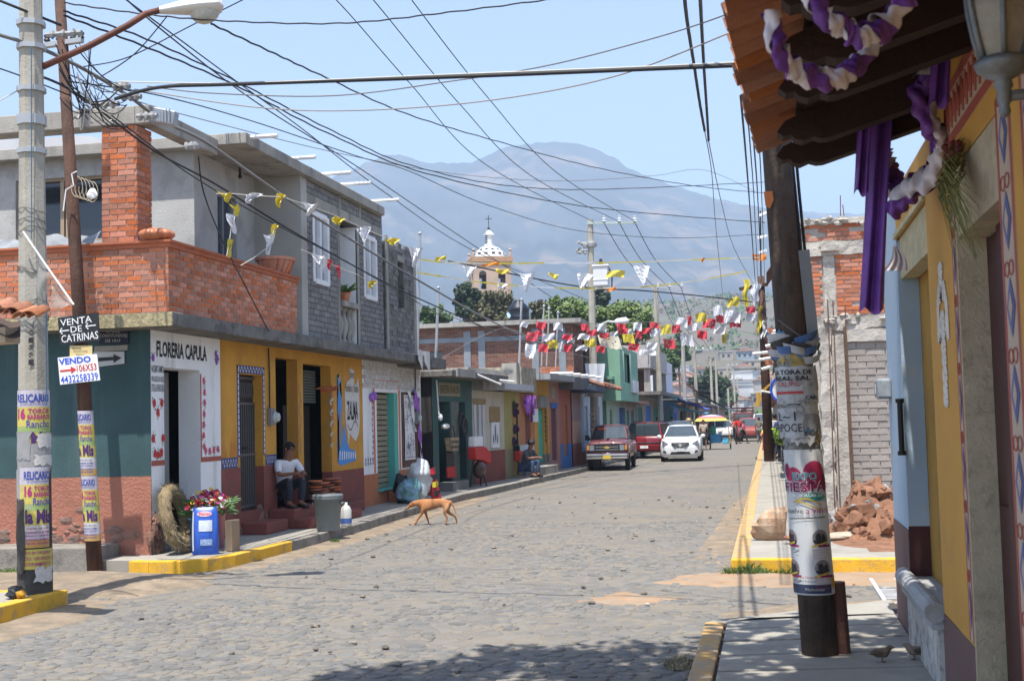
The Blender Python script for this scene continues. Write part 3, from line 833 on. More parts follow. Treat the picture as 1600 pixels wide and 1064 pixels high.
# ------------------------------------------------------------------ upper storey set back behind the balcony
UP=thing("rendered_upper_storey","grey rendered upper storey set back behind the brick balcony","house",(-8.3,17.7,3.26))
FUf=Fac((-14,17.7),(-8.3,17.7)); FUs=Fac((-8.3,17.7),(-8.3,20.2))
win=(2.75,4.55,4.66,5.66); win2=(.83,1.55,4.36,5.46)
mb=MB(); FUf.wall(mb,0,5.7,3.262,5.93,[win],0,.12); FUs.wall(mb,0,2.5,3.262,5.93,[win2],0,.12); mb.build("wall",render_,UP)
mb=MB(); mb.box(-9.2,20.05,3.262,-8.305,20.2,5.93); mb.box(-14,24.3,3.262,-8.5,24.5,5.93); mb.build("side_wall",render_,UP)
mb=MB(); FUf.box(mb,*win[:2],*win[2:],-.16,-.12); mb.build("pane",glass,UP)
mb=MB(); FUs.box(mb,*win2[:2],*win2[2:],-.16,-.12); mb.build("pane",mat("bluish_pane",(.06,.075,.095),.15),UP)
mb=MB()
for a in (win[0]+.03,win[0]+.75,win[0]+.84,win[1]-.03): FUf.box(mb,a-.03,a+.03,win[2],win[3],-.12,-.06)
FUf.box(mb,win[0],win[1],win[2],win[2]+.04,-.118,-.05); FUf.box(mb,win[0],win[1],win[3]-.04,win[3],-.118,-.05)
mb.build("window_frame",mat("bronze_frame",(.33,.25,.17),.5),UP)
mb=MB()
for a in (win2[0]+.03,(win2[0]+win2[1])/2,win2[1]-.03): FUs.box(mb,a-.025,a+.025,win2[2],win2[3],-.12,-.07)
FUs.box(mb,win2[0],win2[1],win2[3]-.04,win2[3],-.118,-.07); FUs.box(mb,win2[0]-.03,win2[1]+.03,win2[2]-.05,win2[2],-.1,.04)
mb.build("window_frame",mat("bluegrey_frame",(.20,.22,.25),.5),UP)
mb=MB(); mb.box(-14,17.45,5.93,-7.36,24.4,6.10); mb.build("roof_slab",conc,UP,bevel=.012)
mb=MB(); mb.box(-14,15.30,5.778,-8.002,15.62,6.02); mb.box(-8.0,15.30,5.778,-7.80,17.45,6.02); mb.build("beam",conc,UP,bevel=.012)
mb=MB(); mb.box(-14,16,6.1,-12.5,16.2,6.75); mb.prism([(-14,21.5,6.1),(-10.2,21.5,6.1),(-10.2,21.5,6.75),(-12.2,21.5,7.25),(-14,21.5,7.3)],(0,.2,0)); mb.build("gable_wall",mat("pale_gable",(.46,.46,.47),.9,var=.08),UP)
mb=MB(); mb.tube([(-8.12,19.0,5.93),(-8.12,19.0,5.80)],.02,6); mb.ball((-8.12,19.0,5.77),.035); mb.build("bulb_holder",iron,UP)
# tarp, pot and planter on the balcony
mb=MB(); mb.grid(lambda u,v: (-11.6+u*3.1,15.09+.22*v+.02*math.sin(u*40),4.195+.16*v-.03*math.sin(u*23)*v+.02*math.sin(u*61+v*3)),60,6)
tag(mb.build("tarpaulin",mat("silver_tarp",(.22,.23,.24),.35,var=.3,vscale=5),smooth=True),"grey plastic sheet lying along the balcony wall under the dark window","tarpaulin")
def pumpkin(c,r,h,n=9):
    mb=MB(); k=10; nn=n*6; base=[]
    for i in range(k+1):
        ph=PI*i/k
        for j in range(nn):
            t=2*PI*j/nn; rr=r*(0.80+.2*abs(math.sin(t*n/2))**.7)*math.sin(ph)**.8
            mb.v.append(Vector((c[0]+rr*math.cos(t),c[1]+rr*math.sin(t),c[2]+h/2-h/2*math.cos(ph))))
    for i in range(k):
        for j in range(nn):
            mb.f.append((i*nn+j,i*nn+(j+1) % nn,(i+1)*nn+(j+1) % nn,(i+1)*nn+j)); mb.mi.append(0)
    return mb
tag(pumpkin((-7.63,15.16,4.19),.235,.165).build("clay_pumpkin",mat("glazed_clay",(.40,.145,.07),.35,var=.15,vscale=8),smooth=True),"glazed clay pumpkin on the corner of the balcony coping","ornament")
pl=thing("clay_planter","ribbed clay planter at the far end of the balcony","planter",(-7.62,19.25,4.19))
mb=MB(); mb.lathe([(.20,0),(.27,.16),(.29,.22),(.32,.22),(.32,.27),(.26,.27),(.24,.2),(0,.18)],(-7.62,19.2,4.19),20); mb.build("bowl",brickm,pl,smooth=False)
mb=MB()
for i in range(16):
    t=2*PI*i/16; mb.tube([(-7.62+math.cos(t)*.21,19.2+math.sin(t)*.21,4.2),(-7.62+math.cos(t+.15)*.285,19.2+math.sin(t+.15)*.285,4.40)],.018,5)
mb.build("rib",brickm,pl)

# ------------------------------------------------------------------ grey block house (upper floors beyond the balcony)
GB=thing("grey_block_house","grey concrete block upper storey with two white windows and a recessed white balcony","house",(-7.5,20.0,3.26))
FG=Fac((-7.5,20.0),(-7.5,24.62))
gh=[(.62,1.36,4.23,5.42),(2.02,2.98,3.28,5.50),(3.42,4.18,4.22,5.42)]
mb=MB(); FG.wall(mb,0.28,4.62,3.262,6.12,gh,0,.18); mb.build("wall",blockmort,GB)
mb=MB(); FG.box(mb,0,.28,3.262,6.12,-1.3,.02); mb.build("column",mat("pale_column",(.38,.37,.34),.9,var=.12),GB)
mb=MB(); FG.box(mb,.282,4.6,5.52,5.70,-.02,.018)
for a in (1.92,3.04): FG.box(mb,a-.06,a+.06,3.262,5.515,-.02,.016)
for a in (2.0,3.2): FG.box(mb,a-.05,a+.05,5.705,6.02,-.02,.016)
mb.build("concrete_band",conc,GB)
bricks(FG,GB,BLK,.30,1.84,3.27,5.51,.27,.098,d=.012,holes=gh,cap=0,m=blockm,jit=.005)
bricks(FG,GB,BLK,3.12,4.62,3.27,5.51,.27,.098,d=.012,holes=gh,cap=0,m=blockm,jit=.005)
bricks(FG,GB,BLK,.30,4.62,5.71,6.02,.27,.098,d=.012,holes=gh,cap=0,m=blockm,jit=.005)
mb=MB(); mb.box(-14,20.3,6.02,-7.56,24.6,6.12); FG.box(mb,.28,4.62,6.03,6.16,-.3,.045); mb.build("roof_slab",conc,GB,bevel=.01)
mb=MB(); mb.box(-14,24.5,3.27,-7.55,24.615,6.01); mb.box(-8.75,20.21,3.27,-7.56,20.33,6.0); mb.box(-8.76,20.34,3.27,-8.64,24.49,6.0); mb.build("side_wall",mat("dark_grey_render",(.20,.195,.19),.92,var=.15,bump=.4),GB)
for h in (gh[0],gh[2]):
    mb=MB(); e=.055
    FG.box(mb,h[0]-.05,h[0]+e,h[2],h[3],-.1,.02); FG.box(mb,h[1]-e,h[1]+.05,h[2],h[3],-.1,.02); FG.box(mb,h[0]+e,h[1]-e,h[3]-e,h[3]+.03,-.1,.02); FG.box(mb,h[0]+e,h[1]-e,h[2]-.03,h[2]+e,-.1,.04)
    c=(h[0]+h[1])/2; FG.box(mb,c-.04,c+.04,h[2]+e,h[3]-e,-.1,.01)
    f_=mb.build("window",signwhite,GB)
    mb=MB(); FG.box(mb,h[0]+e,h[1]-e,h[2]+e,h[3]-e,-.09,-.06); mb.build("pane",mat("curtained_pane",(.30,.35,.42),.2,var=.3,vscale=3),f_)
h=gh[1]
mb=MB(); mb.box(-8.5,20+h[0]-.02,3.27,-8.4,20+h[1]+.02,5.52); mb.box(-8.4,20+h[1]-.015,3.27,-7.52,20+h[1]+.015,5.5); mb.box(-8.4,20+h[0]-.015,3.27,-7.52,20+h[0]+.015,5.5); mb.build("white_recess",white,GB)
mb=MB()
for a in (2.16,2.42,2.68,2.86):
    mb.lathe([(.06,0),(.06,.05),(.035,.09),(.085,.28),(.09,.36),(.045,.52),(.04,.58),(.07,.62),(.07,.66)],FG.p(a,3.27,-.09),12)
mb.build("baluster",conc,GB,smooth=True)
mb=MB(); FG.box(mb,2.0,2.98,3.935,4.03,-.18,.06); mb.build("handrail",conc,GB)
for (x,y),z in (((392,215),6.02),((455,248),6.05),((513,272),6.05),((545,288),6.05),((592,314),6.05)):
    p=gx(x,y,-7.45 if x > 400 else -7.36); 
    mb=MB(); mb.tube([p+Vector((-.35,0,0)),p+Vector((.42,0,0))],.032,8); tag(mb.build("drain_spout",pvc),{392: "white drain pipe jutting from the smooth roof slab above the balcony",455: "white drain pipe at the joint between rendered and block storeys",513: "white drain pipe above the left block house window",545: "white drain pipe above the recessed white balcony",592: "white drain pipe at the far corner of the block house roof"}[x],"drain pipe","drain pipes jutting from the roofs")
# potted plant on the little balcony
pp=thing("potted_plant","spiky green plant in a pot on the white balustrade","plant",FG.p(2.4,4.03,.0))
mb=MB(); mb.lathe([(.07,0),(.11,.16),(.12,.18),(0,.17)],FG.p(2.4,4.03,-.05),10); mb.build("pot",brickm,pp)
mb=MB()
for i in range(60):
    t=random.uniform(0,2*PI); l=random.uniform(.2,.45); o=FG.p(2.4,4.18,-.05)
    d=Vector((math.cos(t),math.sin(t),random.uniform(.3,1.3))).normalized(); s_=d.cross(Vector((0,0,1))).normalized()*.02
    mb.poly([o-s_*.6,o+s_*.6,o+d*l*.6+s_,o+d*l+Vector((0,0,-.06)),o+d*l*.6-s_])
mb.build("leaves",mat("plant_green",(.07,.16,.03),.5,var=.4,vscale=8,rnd=.4),pp)

# rough block house further on
RB=thing("rough_block_house","rough dark block upper storey beyond the block house with one narrow opening","house",(-7.5,24.9,3.26))
FR=Fac((-7.52,24.85),(-7.52,27.15))
rh=[(.95,1.35,4.2,5.2)]
mb=MB(); FR.wall(mb,0,2.3,3.262,5.5,rh,0,.14); mb.build("wall",darkconc,RB)
bricks(FR,RB,BLK,.02,2.28,3.28,5.6,.27,.105,d=.008,holes=rh,cap=0,m=blockm,jit=.012,prob=.8)
mb=MB(); mb.box(-13,27.0,3.262,-7.53,27.14,5.5); mb.box(-13,24.86,3.262,-7.53,25,5.5); mb.box(-13,24.9,5.4,-7.6,27.1,5.5); mb.build("side_wall",darkconc,RB)
mb=MB(); FR.box(mb,.05,.2,3.28,5.62,-.02,.02); FR.box(mb,2.1,2.3,3.28,5.62,-.02,.02); FR.box(mb,.9,1.4,5.2,5.32,-.02,.02); mb.build("concrete_band",conc,RB)

# ------------------------------------------------------------------ white brick house with orange dado (same ground floor slab row)
H3=thing("white_brick_house","whitewashed brick house with orange dado and roller shutter","house",(-7.9,24.42,0))
shut=(9.85,11.35,.43,2.45); brd=(12.8,13.25,.42,2.38)
ban=(11.78,12.62,.98,2.42)
w_,d_=facade(FS,H3,8.925,13.3,.15,3.08,[(8.925,13.3,.78)],white,orangep,[shut,brd],deep=.18)
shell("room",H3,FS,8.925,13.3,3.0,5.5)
mb=MB()
for r in range(6):
    for c in range(20):
        a=8.93+c*.215+(.1 if r % 2 else 0); z=2.52+.092*r
        if a+.2 < 13.28: FS.box(mb,a,a+.2,z,z+.078,0,.014+random.uniform(-.003,.004))
kind(mb.build("bricks",mat("whitewashed_brick",(.58,.56,.53),.9,var=.12,vscale=8,bump=.5,rnd=.12,dirt=(.35,.24,.19),damt=.3,dscale=6),H3),"stuff")
mb=MB()
for i in range(18): FS.box(mb,shut[0]+.02,shut[1]-.3,.45+.11*i,.54+.11*i,-.18+.012*(i % 2),-.14+.012*(i % 2))
mb.build("shutter",mat("beige_shutter",(.28,.25,.17),.6,var=.12,dirt=(.17,.15,.11),damt=.4),H3)
mb=MB(); FS.box(mb,shut[1]-.29,shut[1]-.005,.44,2.44,-.17,.012); FS.box(mb,shut[0]-.002,shut[1],.40,.44,-.16,.05); mb.build("green_jamb",mat("turquoise_paint",(.10,.40,.33),.7,var=.1),H3)
mb=MB()
for a0,a1,z0,z1 in ((9.62,9.72,.79,2.62),(9.62,11.55,2.62,2.74),(11.45,11.55,.79,2.62)): FS.box(mb,a0,a1,z0,z1,.0,.006)
mb.build("painted_stripe",flat("orange_band",(.60,.17,.05)),H3)
fl,ff=MB(),MB()
flowers(FS,ff,fl,[(9.55+.02*math.sin(i),2.35-.115*i) for i in range(12)]+[(9.05+.16*i,1.0) for i in range(4)]+[(9.05+.16*i,1.08) for i in range(4)],.035); ff.build("flower_print",flat("dark_violet_paint",(.16,.10,.30)),H3); fl.build("leaf_print",flat("olive_paint",(.25,.22,.08)),H3)
mb=MB(); FS.box(mb,ban[0]-.12,ban[1]+.12,.82,2.48,.0,.02); mb.build("window_board",wood,H3)
mb=MB(); FS.box(mb,brd[0]+.005,brd[1]-.005,.8,2.37,-.12,-.05); mb.build("door",wood,H3)
mb=MB(); FS.box(mb,brd[0]+.005,brd[1]-.005,.43,.79,-.12,-.06); mb.build("door_panel",flat("dull_red_panel",(.20,.09,.07)),H3)
bn=thing("painted_banner","white cloth banner with violet writing over the boarded window","banner",FS.p(12.2,1.0,.03))
mb=MB(); mb.grid(lambda u,v: FS.p(ban[0]+(ban[1]-ban[0])*u,ban[2]+(ban[3]-ban[2])*v,.034+.008*math.sin(u*9+v*4)),12,12); mb.build("cloth",signwhite,bn,smooth=True)
mb=MB(); rr=random.Random(5)
for i in range(120):
    a=rr.uniform(ban[0]+.08,ban[1]-.1); z=rr.choice((rr.uniform(1.75,2.3),rr.uniform(1.1,1.4),rr.uniform(1.1,2.3))); s_=rr.uniform(.02,.07); t=rr.uniform(0,PI)
    c,si=math.cos(t),math.sin(t); w=.006
    mb.poly([FS.p(a+c*s_-si*w,z+si*s_*1.4+c*w,.046),FS.p(a-c*s_-si*w,z-si*s_*1.4+c*w,.046),FS.p(a-c*s_+si*w,z-si*s_*1.4-c*w,.046),FS.p(a+c*s_+si*w,z+si*s_*1.4-c*w,.046)])
for z in (1.03,2.36): FS.box(mb,ban[0]+.04,ban[1]-.04,z,z+.012,.044,.048)
mb.build("lettering",flat("violet_ink",(.10,.06,.20)),bn)
rb=thing("fabric_ribbon","violet and white ribbon hanging beside the white banner","ribbon",FS.p(12.7,1.0,.05))
mb=MB(); mb.grid(lambda u,v: FS.p(12.72+.35*(1-v)-.12*v+(u-.5)*(.22*v*v+.10),.95+1.6*v,.07+.03*math.sin(v*14+u*3)),4,24); mb.build("violet_strip",mat("violet_cloth",(.33,.12,.50),.7,var=.25,vscale=5),rb,smooth=True)
mb=MB(); mb.grid(lambda u,v: FS.p(12.05+.5*(1-v)+(u-.5)*.12,1.6+.9*v,.075+.02*math.sin(v*11+u*3)),3,16); mb.build("white_strip",signwhite,rb,smooth=True)
bw=thing("purple_bow","small violet cloth bow on the white brick wall beside the shutter","bow",FS.p(9.5,2.3,.03))
mb=MB(); mb.ball(FS.p(9.42,2.33,.04),.06,.10,.08,8,5,.4); mb.ball(FS.p(9.60,2.36,.04),.05,.07,.09,8,5,.4); mb.build("loop",mat("violet_cloth",(.33,.12,.5)),bw)
mt2=thing("electricity_meter","grey electricity meter on the white wall beside the wooden board door","electricity meter",FS.p(12.75,1.9,.02))
mb=MB(); FS.box(mb,12.62,12.78,1.78,2.05,.02,.10); mb.build("box",mat("meter_box",(.2,.2,.2)),mt2)
mb=MB(); mb.lathe([(.085,0),(.08,.05),(.05,.07),(0,.07)],FS.p(12.71,1.90,.10),14,FS.n); mb.build("dial",mat("meter_glass",(.45,.47,.46)),mt2,smooth=True)
mb=MB(); mb.tube([FS.p(12.7,2.05,.04),FS.p(12.72,3.05,.04)],.014,6); mb.build("conduit",iron,mt2)
mb=MB(); FS.box(mb,10.5,11.2,.15,.36,.02,.34); mb.build("step",orangep,H3,bevel=.02)
mb=MB(); FS.box(mb,12.7,13.3,.15,.40,.02,.40); mb.build("step",mat("red_brown_step",(.24,.11,.08),.9,var=.3,vscale=4,bump=.6),H3,bevel=.02)
# battered slab end and laundry-like rag
mb=MB(); mb.box(-8.6,26.9,3.02,-7.3,28.9,3.25); mb.box(-8.5,28.3,3.25,-8.1,28.7,3.6); mb.build("slab_end",darkconc,H3)
mb=MB(); mb.grid(lambda u,v: (-7.28+.04*math.sin(u*9),26.4+u*.9,3.35-.5*v*(.4+.6*abs(math.sin(u*5)))),14,6); tag(mb.build("hanging_rag",mat("dirty_white_cloth",(.55,.53,.50),.9,var=.2),smooth=True),"dirty white rag hanging from the end of the dark slab","rag")
# ================================================================== FARTHER HOUSES ON THE LEFT
F4=Fac((-7.85,28.8),(-6.75,44.5)); F5=Fac((-6.75,44.5),(-6.5,120))
def dark(name,c): return mat(name,c,.7,var=.2,vscale=3)
def simple(name,label,F,a0,a1,zt,upm,dam,dz,holes,z0=.1,deep=.12,back=6,cat="house",roof=None):
    """holes: (a0, a1, z0, z1, door material or None)"""
    H=thing(name,label,cat,F.p((a0+a1)/2,0,0))
    hs=[h[:4] for h in holes]
    facade(F,H,a0,a1,z0,zt,dz,upm,dam or upm,hs,deep=deep)
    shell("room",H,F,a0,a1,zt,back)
    for h in holes:
        if h[4] is not None:
            mb=MB(); F.box(mb,h[0]+.005,h[1]-.005,h[2]+.005,h[3]-.005,-.11,-.06); d=mb.build("door" if h[2] < .8 else "window",h[4],H)
            if h[2] < .8:
                mb=MB(); F.box(mb,h[0]+.06,h[1]-.06,h[2]+.15,(h[2]+h[3])/2-.08,-.06,-.045); F.box(mb,h[0]+.06,h[1]-.06,(h[2]+h[3])/2+.06,h[3]-.1,-.06,-.045); mb.build("door_panel",h[4],d)
    if roof:
        mb=MB(); F.box(mb,a0-.02,a1+.02,zt+.003,zt+roof[0],-back-.1,roof[1]); mb.build("roof",roof[2],H)
    return H
greenw=mat("bottle_green_paint",(.055,.115,.105),.8,var=.12,vscale=2,bump=.3,dirt=(.20,.09,.07),damt=.2,dscale=2.5)
cream=mat("cream_wall",(.50,.46,.37),.85,var=.08,bump=.3,dirt=(.38,.34,.27),damt=.35,dscale=2)
olive=mat("olive_yellow_paint",(.36,.31,.11),.85,var=.12,bump=.3,dirt=(.28,.25,.11),damt=.4)
yellow=mat("yellow_ochre_paint",(.52,.28,.05),.85,var=.1,bump=.3,dirt=(.42,.23,.06),damt=.35)
orw=mat("burnt_orange_paint",(.47,.19,.09),.85,var=.1,bump=.3,dirt=(.35,.16,.09),damt=.35)
pinkw=mat("dusty_pink_paint",(.36,.18,.155),.85,var=.1,bump=.3,dirt=(.30,.16,.14),damt=.4)
redw=mat("brick_pink_paint",(.36,.125,.09),.85,var=.1,bump=.3,dirt=(.30,.14,.11),damt=.35)
peach=mat("peach_paint",(.56,.31,.21),.85,var=.08,bump=.3,dirt=(.60,.48,.40),damt=.3)
mauve=mat("mauve_paint",(.36,.25,.23),.85,var=.08,bump=.3)
paleblue=mat("pale_blue_paint",(.46,.53,.60),.85,var=.06,bump=.3,dirt=(.38,.42,.46),damt=.3)
mintw=mat("mint_green_paint",(.20,.36,.26),.85,var=.08,bump=.3,dirt=(.16,.30,.22),damt=.4,dscale=1,streak=True)
bluedado=mat("blue_dado_paint",(.055,.16,.40),.8,var=.1,bump=.3)
browndoor=dark("brown_door",(.16,.06,.035)); maroondoor=dark("maroon_door",(.11,.035,.035)); turq=dark("turquoise_shutter",(.03,.36,.28)); ordoor=dark("orange_door",(.36,.13,.035)); ochdoor=dark("ochre_door",(.33,.19,.05)); gdoor=dark("green_door",(.03,.16,.12)); bdoor=dark("blue_door",(.035,.12,.38)); wpane=mat("white_shutter",(.55,.54,.53),.6,var=.1); greyd=dark("grey_steel_door",(.20,.21,.20))

G1=simple("green_shop","dark green shop with two open doorways and a faded sign over them",F4,.66,3.87,2.86,greenw,None,.1,[(1.1,1.98,.36,2.3,None),(2.4,3.28,.36,2.3,None)],deep=.35)
mb=MB(); F4.box(mb,.5,5.3,2.863,3.02,-4,.62); mb.build("roof",darkconc,G1,bevel=.02)
mb=MB(); F4.box(mb,.62,2.1,2.865,3.06,.622,.66); mb.build("pale_slab_edge",conc,G1)
mb=MB()
for a in (2.0,2.34): F4.box(mb,a-.0,a+.34,.1,2.3,.001,.02)
F4.box(mb,2.02,2.33,.36,2.3,-.3,.03); mb.build("post",mat("flaking_green",(.11,.14,.12),.8,var=.3,dirt=(.20,.17,.13),damt=.5,dscale=5),G1)
mb=MB(); F4.box(mb,1.15,2.85,2.44,2.76,.001,.012); mb.build("sign_panel",mat("faded_sign",(.30,.27,.17),.8,var=.15,vscale=5,dirt=(.36,.34,.28),damt=.4,dscale=6),G1)
mb=MB(); ftext(mb,F4,"FERRETERIA LA NACION",1.22,2.5,1.56,.2,.016,.02); mb.build("lettering",flat("sign_olive",(.09,.08,.03)),G1)
mb=MB(); F4.box(mb,1.0,2.3,.12,.36,.02,.36); mb.build("step",greydado,G1)
mb=MB()
for (p,q) in (((668,588),(678,596)),((688,597),(704,606))): pass
mb.tube([F4.p(2.2,3.03,.5),F4.p(3.15,2.72,1.0)],.025,6); mb.build("drain",pvc,G1); mb=MB(); mb.tube([F4.p(4.2,2.9,.45),F4.p(4.8,2.84,.9)],.025,6); mb.build("drain",pvc,G1)
bag=thing("woven_basket_bag","woven straw shopping bag hanging in the left green doorway","bag",F4.p(1.5,1.1,.1))
mb=MB(); mb.prism([F4.p(1.22,1.42,.10),F4.p(1.36,1.10,.10),F4.p(1.78,1.10,.10),F4.p(1.9,1.42,.10)],F4.n*.16); mb.build("body",mat("straw_weave",(.36,.27,.17),.9,var=.4,vscale=14),bag)
mb=MB(); mb.tube([F4.p(1.35+.22*(1-math.cos(t)),1.42+.3*math.sin(t),.18) for t in [i*PI/10 for i in range(11)]],.014,5); mb.build("handle",wood,bag)
mb=MB()
for i in range(5):
    for j in range(2):
        c=(1.33+.115*i,1.19+.13*j); mb.poly([F4.p(c[0]-.05,c[1],.263),F4.p(c[0],c[1]-.055,.263),F4.p(c[0]+.05,c[1],.263),F4.p(c[0],c[1]+.055,.263)])
mb.build("diamond_pattern",blackp,bag)
ap=thing("leather_chaps","black and red leather apron hung below the woven bag","apron",F4.p(1.6,.6,.1))
mb=MB(); mb.prism([F4.p(1.25,1.06,.1),F4.p(1.3,.72,.1),F4.p(1.9,.72,.1),F4.p(1.82,1.06,.1)],F4.n*.03); mb.build("leather",mat("black_leather",(.03,.03,.034),.5),ap)
mb=MB(); mb.prism([F4.p(1.3,.715,.1),F4.p(1.34,.45,.1),F4.p(1.98,.45,.1),F4.p(1.9,.715,.1)],F4.n*.035); mb.build("red_hem",redp,ap)
hs_=thing("leather_harness","dark coiled leather harness hanging in the right green doorway","harness",F4.p(2.75,1.7,.08))
for k,(r,z) in enumerate(((.17,1.82),(.13,1.70),(.20,1.66))):
    mb=MB(); mb.tube([F4.p(2.72+.03*k+r*math.cos(t),z+r*1.2*math.sin(t),.08+.03*k) for t in [i*2*PI/14 for i in range(15)]],.028,6,False); mb.build("loop",mat("dark_leather",(.05,.045,.045),.5),hs_)
rd_=thing("red_and_white_cloth","red and white cloth on a stand before the right green doorway","cloth",F4.p(3.0,.9,.3))
mb=MB(); F4.box(mb,2.55,3.3,1.16,1.42,.28,.46); mb.build("white_fold",signwhite,rd_,bevel=.03)
mb=MB(); mb.prism([F4.p(2.5,1.155,.27),F4.p(2.55,.86,.27),F4.p(3.3,.80,.27),F4.p(3.75,.70,.3),F4.p(3.85,.95,.3),F4.p(3.4,1.155,.27)],F4.n*.22); mb.build("red_fold",redp,rd_,bevel=.03)
st_=thing("saddle_stand","dark saddle stand below the red and white cloth","stand",F4.p(3.0,.15,.35))
mb=MB(); mb.tube([F4.p(2.6,.16,.3),F4.p(2.7,.9,.38)],.02,6); mb.tube([F4.p(3.5,.16,.3),F4.p(3.35,.85,.38)],.02,6); mb.tube([F4.p(3.05,.16,.6),F4.p(3.0,.85,.4)],.02,6); mb.build("leg",iron,st_)
mb=MB(); mb.ball(F4.p(3.1,.58,.40),.16,.36,.22,10,6,.2); mb.build("saddle",mat("saddle_leather",(.07,.04,.03),.45,var=.3),st_,smooth=True)
lb=thing("wall_lamp","small white lamp on a cable at the left edge of the green shop","lamp",F4.p(.85,1.9,.1))
mb=MB(); mb.tube([F4.p(.78,2.8,.08),F4.p(.8,2.2,.1),F4.p(.8,1.98,.12)],.02,6); mb.build("cable",pvc,lb)
mb=MB(); mb.ball(F4.p(.84,1.92,.14),.06,.06,.09,8,6); mb.build("bulb",signwhite,lb); mb=MB(); mb.ball(F4.p(1.02,1.70,.2),.11,.16,.07,8,5); mb.build("shade",signwhite,lb)

G2=simple("white_maroon_house","cream house with maroon dado and a white framed window",F4,3.875,6.95,2.62,cream,maroon,1.0,[(3.98,5.02,1.04,2.26,None),(5.5,6.45,1.04,2.12,None)],deep=.2)
mb=MB()
for a in (4.0,4.42,4.78): F4.box(mb,a,a+.2,1.05,2.25,-.08,.02)
mb.build("shutter",wpane,G2)
mb=MB(); F4.box(mb,3.93,5.07,2.265,2.40,0,.03); mb.build("lintel",mat("raw_wood_lintel",(.30,.20,.09),.8,var=.2),G2)
mb=MB(); F4.box(mb,5.45,6.5,1.78,2.2,.004,.014); mb.build("tan_board",mat("raw_wood_lintel",(.30,.20,.09)),G2)
mb=MB(); F4.box(mb,5.62,6.4,1.06,1.77,-.03,.012); p_=mb.build("poster",signwhite,G2)
mb=MB(); mb.ball(F4.p(6.0,1.45,.014),.004,.10,.24,8,6,.3); mb.ball(F4.p(5.8,1.3,.014),.004,.08,.12,8,6,.5); mb.ball(F4.p(6.2,1.3,.014),.004,.08,.14,8,6,.5); mb.build("figure_print",flat("slate_ink",(.16,.17,.22)),p_)
mb=MB(); F4.box(mb,5.32,8.5,2.66,2.83,-5,.5); mb.build("roof",mat("pale_slab",(.45,.46,.47),.9,var=.1),G2)
mb=MB(); F4.box(mb,3.9,5.3,2.625,2.86,-5,.3); mb.build("roof",conc,G2)
mb=MB(); F4.box(mb,4.4,8.5,2.835,3.25,-5,-.25); mb.build("parapet",mat("dry_plaster",(.40,.36,.29),.9,var=.2,dirt=(.52,.50,.47),damt=.5),G2)
G3=simple("olive_house","olive yellow house front with goods hung round an open doorway",F4,6.955,8.6,2.64,olive,mat("olive_grey_dado",(.25,.22,.13),.85,var=.15,bump=.3),.98,[(7.85,8.5,.2,2.2,ochdoor)],deep=.25)
gd=thing("hanging_hats","dark hats and bags hung beside the olive doorway above the seated man","hat",F4.p(8.0,1.2,.1))
for z,r in ((2.25,.14),(2.05,.16),(1.55,.15),(1.2,.14),(1.0,.17)):
    mb=MB(); mb.lathe([(r,0),(r*.95,.03),(r*.5,.05),(r*.42,.13),(0,.15)],F4.p(7.85+random.uniform(0,.2),z,.02),10,F4.n); mb.build("hat",random.choice((blackp,mat("dark_purple_felt",(.05,.02,.07)),mat("dark_leather",(.05,.045,.045)))),gd)
mb=MB(); F4.box(mb,7.8,8.3,.62,.92,.03,.2); mb.build("red_bag",redp,gd,bevel=.04)
G4=simple("orange_house","burnt orange house with brown door under violet bunting",F4,8.605,10.35,2.64,orw,greydado,.85,[(9.28,9.98,.52,2.02,browndoor)])
mb=MB(); F4.box(mb,8.62,10.33,.86,1.08,0,.008); mb.build("painted_stripe",paleblue,G4)
mb=MB(); F4.box(mb,8.62,10.38,2.645,3.4,-4,.1); mb.build("block_parapet",mat("mossy_blockwork",(.36,.33,.25),.95,var=.3,vscale=5,bump=.8,bscale=20,dirt=(.20,.18,.14),damt=.5,dscale=4),G4)
mb=MB(); F4.box(mb,8.25,8.6,2.64,3.5,-.4,.05); mb.build("column",conc,G4)
vb=thing("violet_cloths","violet cloths hanging over the brown door of the orange house","cloth",F4.p(9.6,2.0,.1))
for i in range(6):
    a=8.8+.25*i; l=(.35,.6,.75,.8,.6,.4)[i]
    mb=MB(); mb.grid(lambda u,v: F4.p(a+.22*u*(1-.4*v),2.56-l*v,.12+.03*math.sin(u*5+v*6+i)),3,6); mb.build("cloth",mat("violet_cloth",(.33,.12,.50)) if i % 3 else mat("dark_violet_cloth",(.12,.03,.22),.8,var=.3),vb)
mb=MB(); F4.box(mb,10.15,10.75,1.75,2.15,.02,.05); tag(mb.build("blank_notice",signwhite),"plain white notice board between the brown door and turquoise shutter","notice board")
mb=MB(); F4.box(mb,9.0,11.2,.14,.40,.05,.55); mb.build("step",conc,G4)
G5=simple("yellow_house","yellow ochre house with narrow turquoise shutter",F4,10.39,12.4,3.05,yellow,greydado,.72,[(10.92,11.66,.48,2.17,turq),(11.82,12.16,.46,2.16,ochdoor)])
mb=MB(); F4.box(mb,10.85,11.75,2.19,2.55,0,.12); mb.build("shutter_box",greyd,G5)
mb=MB()
for i in range(9): mb.ball(F4.p(11.76,2.35-.15*i,.03),.02,.05,.06,6,4,.3)
mb.build("painted_letters_print",blackp,G5)
G6=simple("pink_house","dusty pink house with maroon door under a blue lintel",F4,12.405,13.9,3.05,pinkw,pinkw,.5,[(12.68,13.42,.48,2.18,maroondoor)])
mb=MB(); F4.box(mb,12.6,13.5,2.185,2.36,0,.03); mb.build("lintel",bdoor,G6)
mb=MB(); F4.box(mb,12.75,13.3,2.5,2.9,0,.012); mb.build("faded_sign",mat("faded_sign",(.30,.27,.17)),G6)
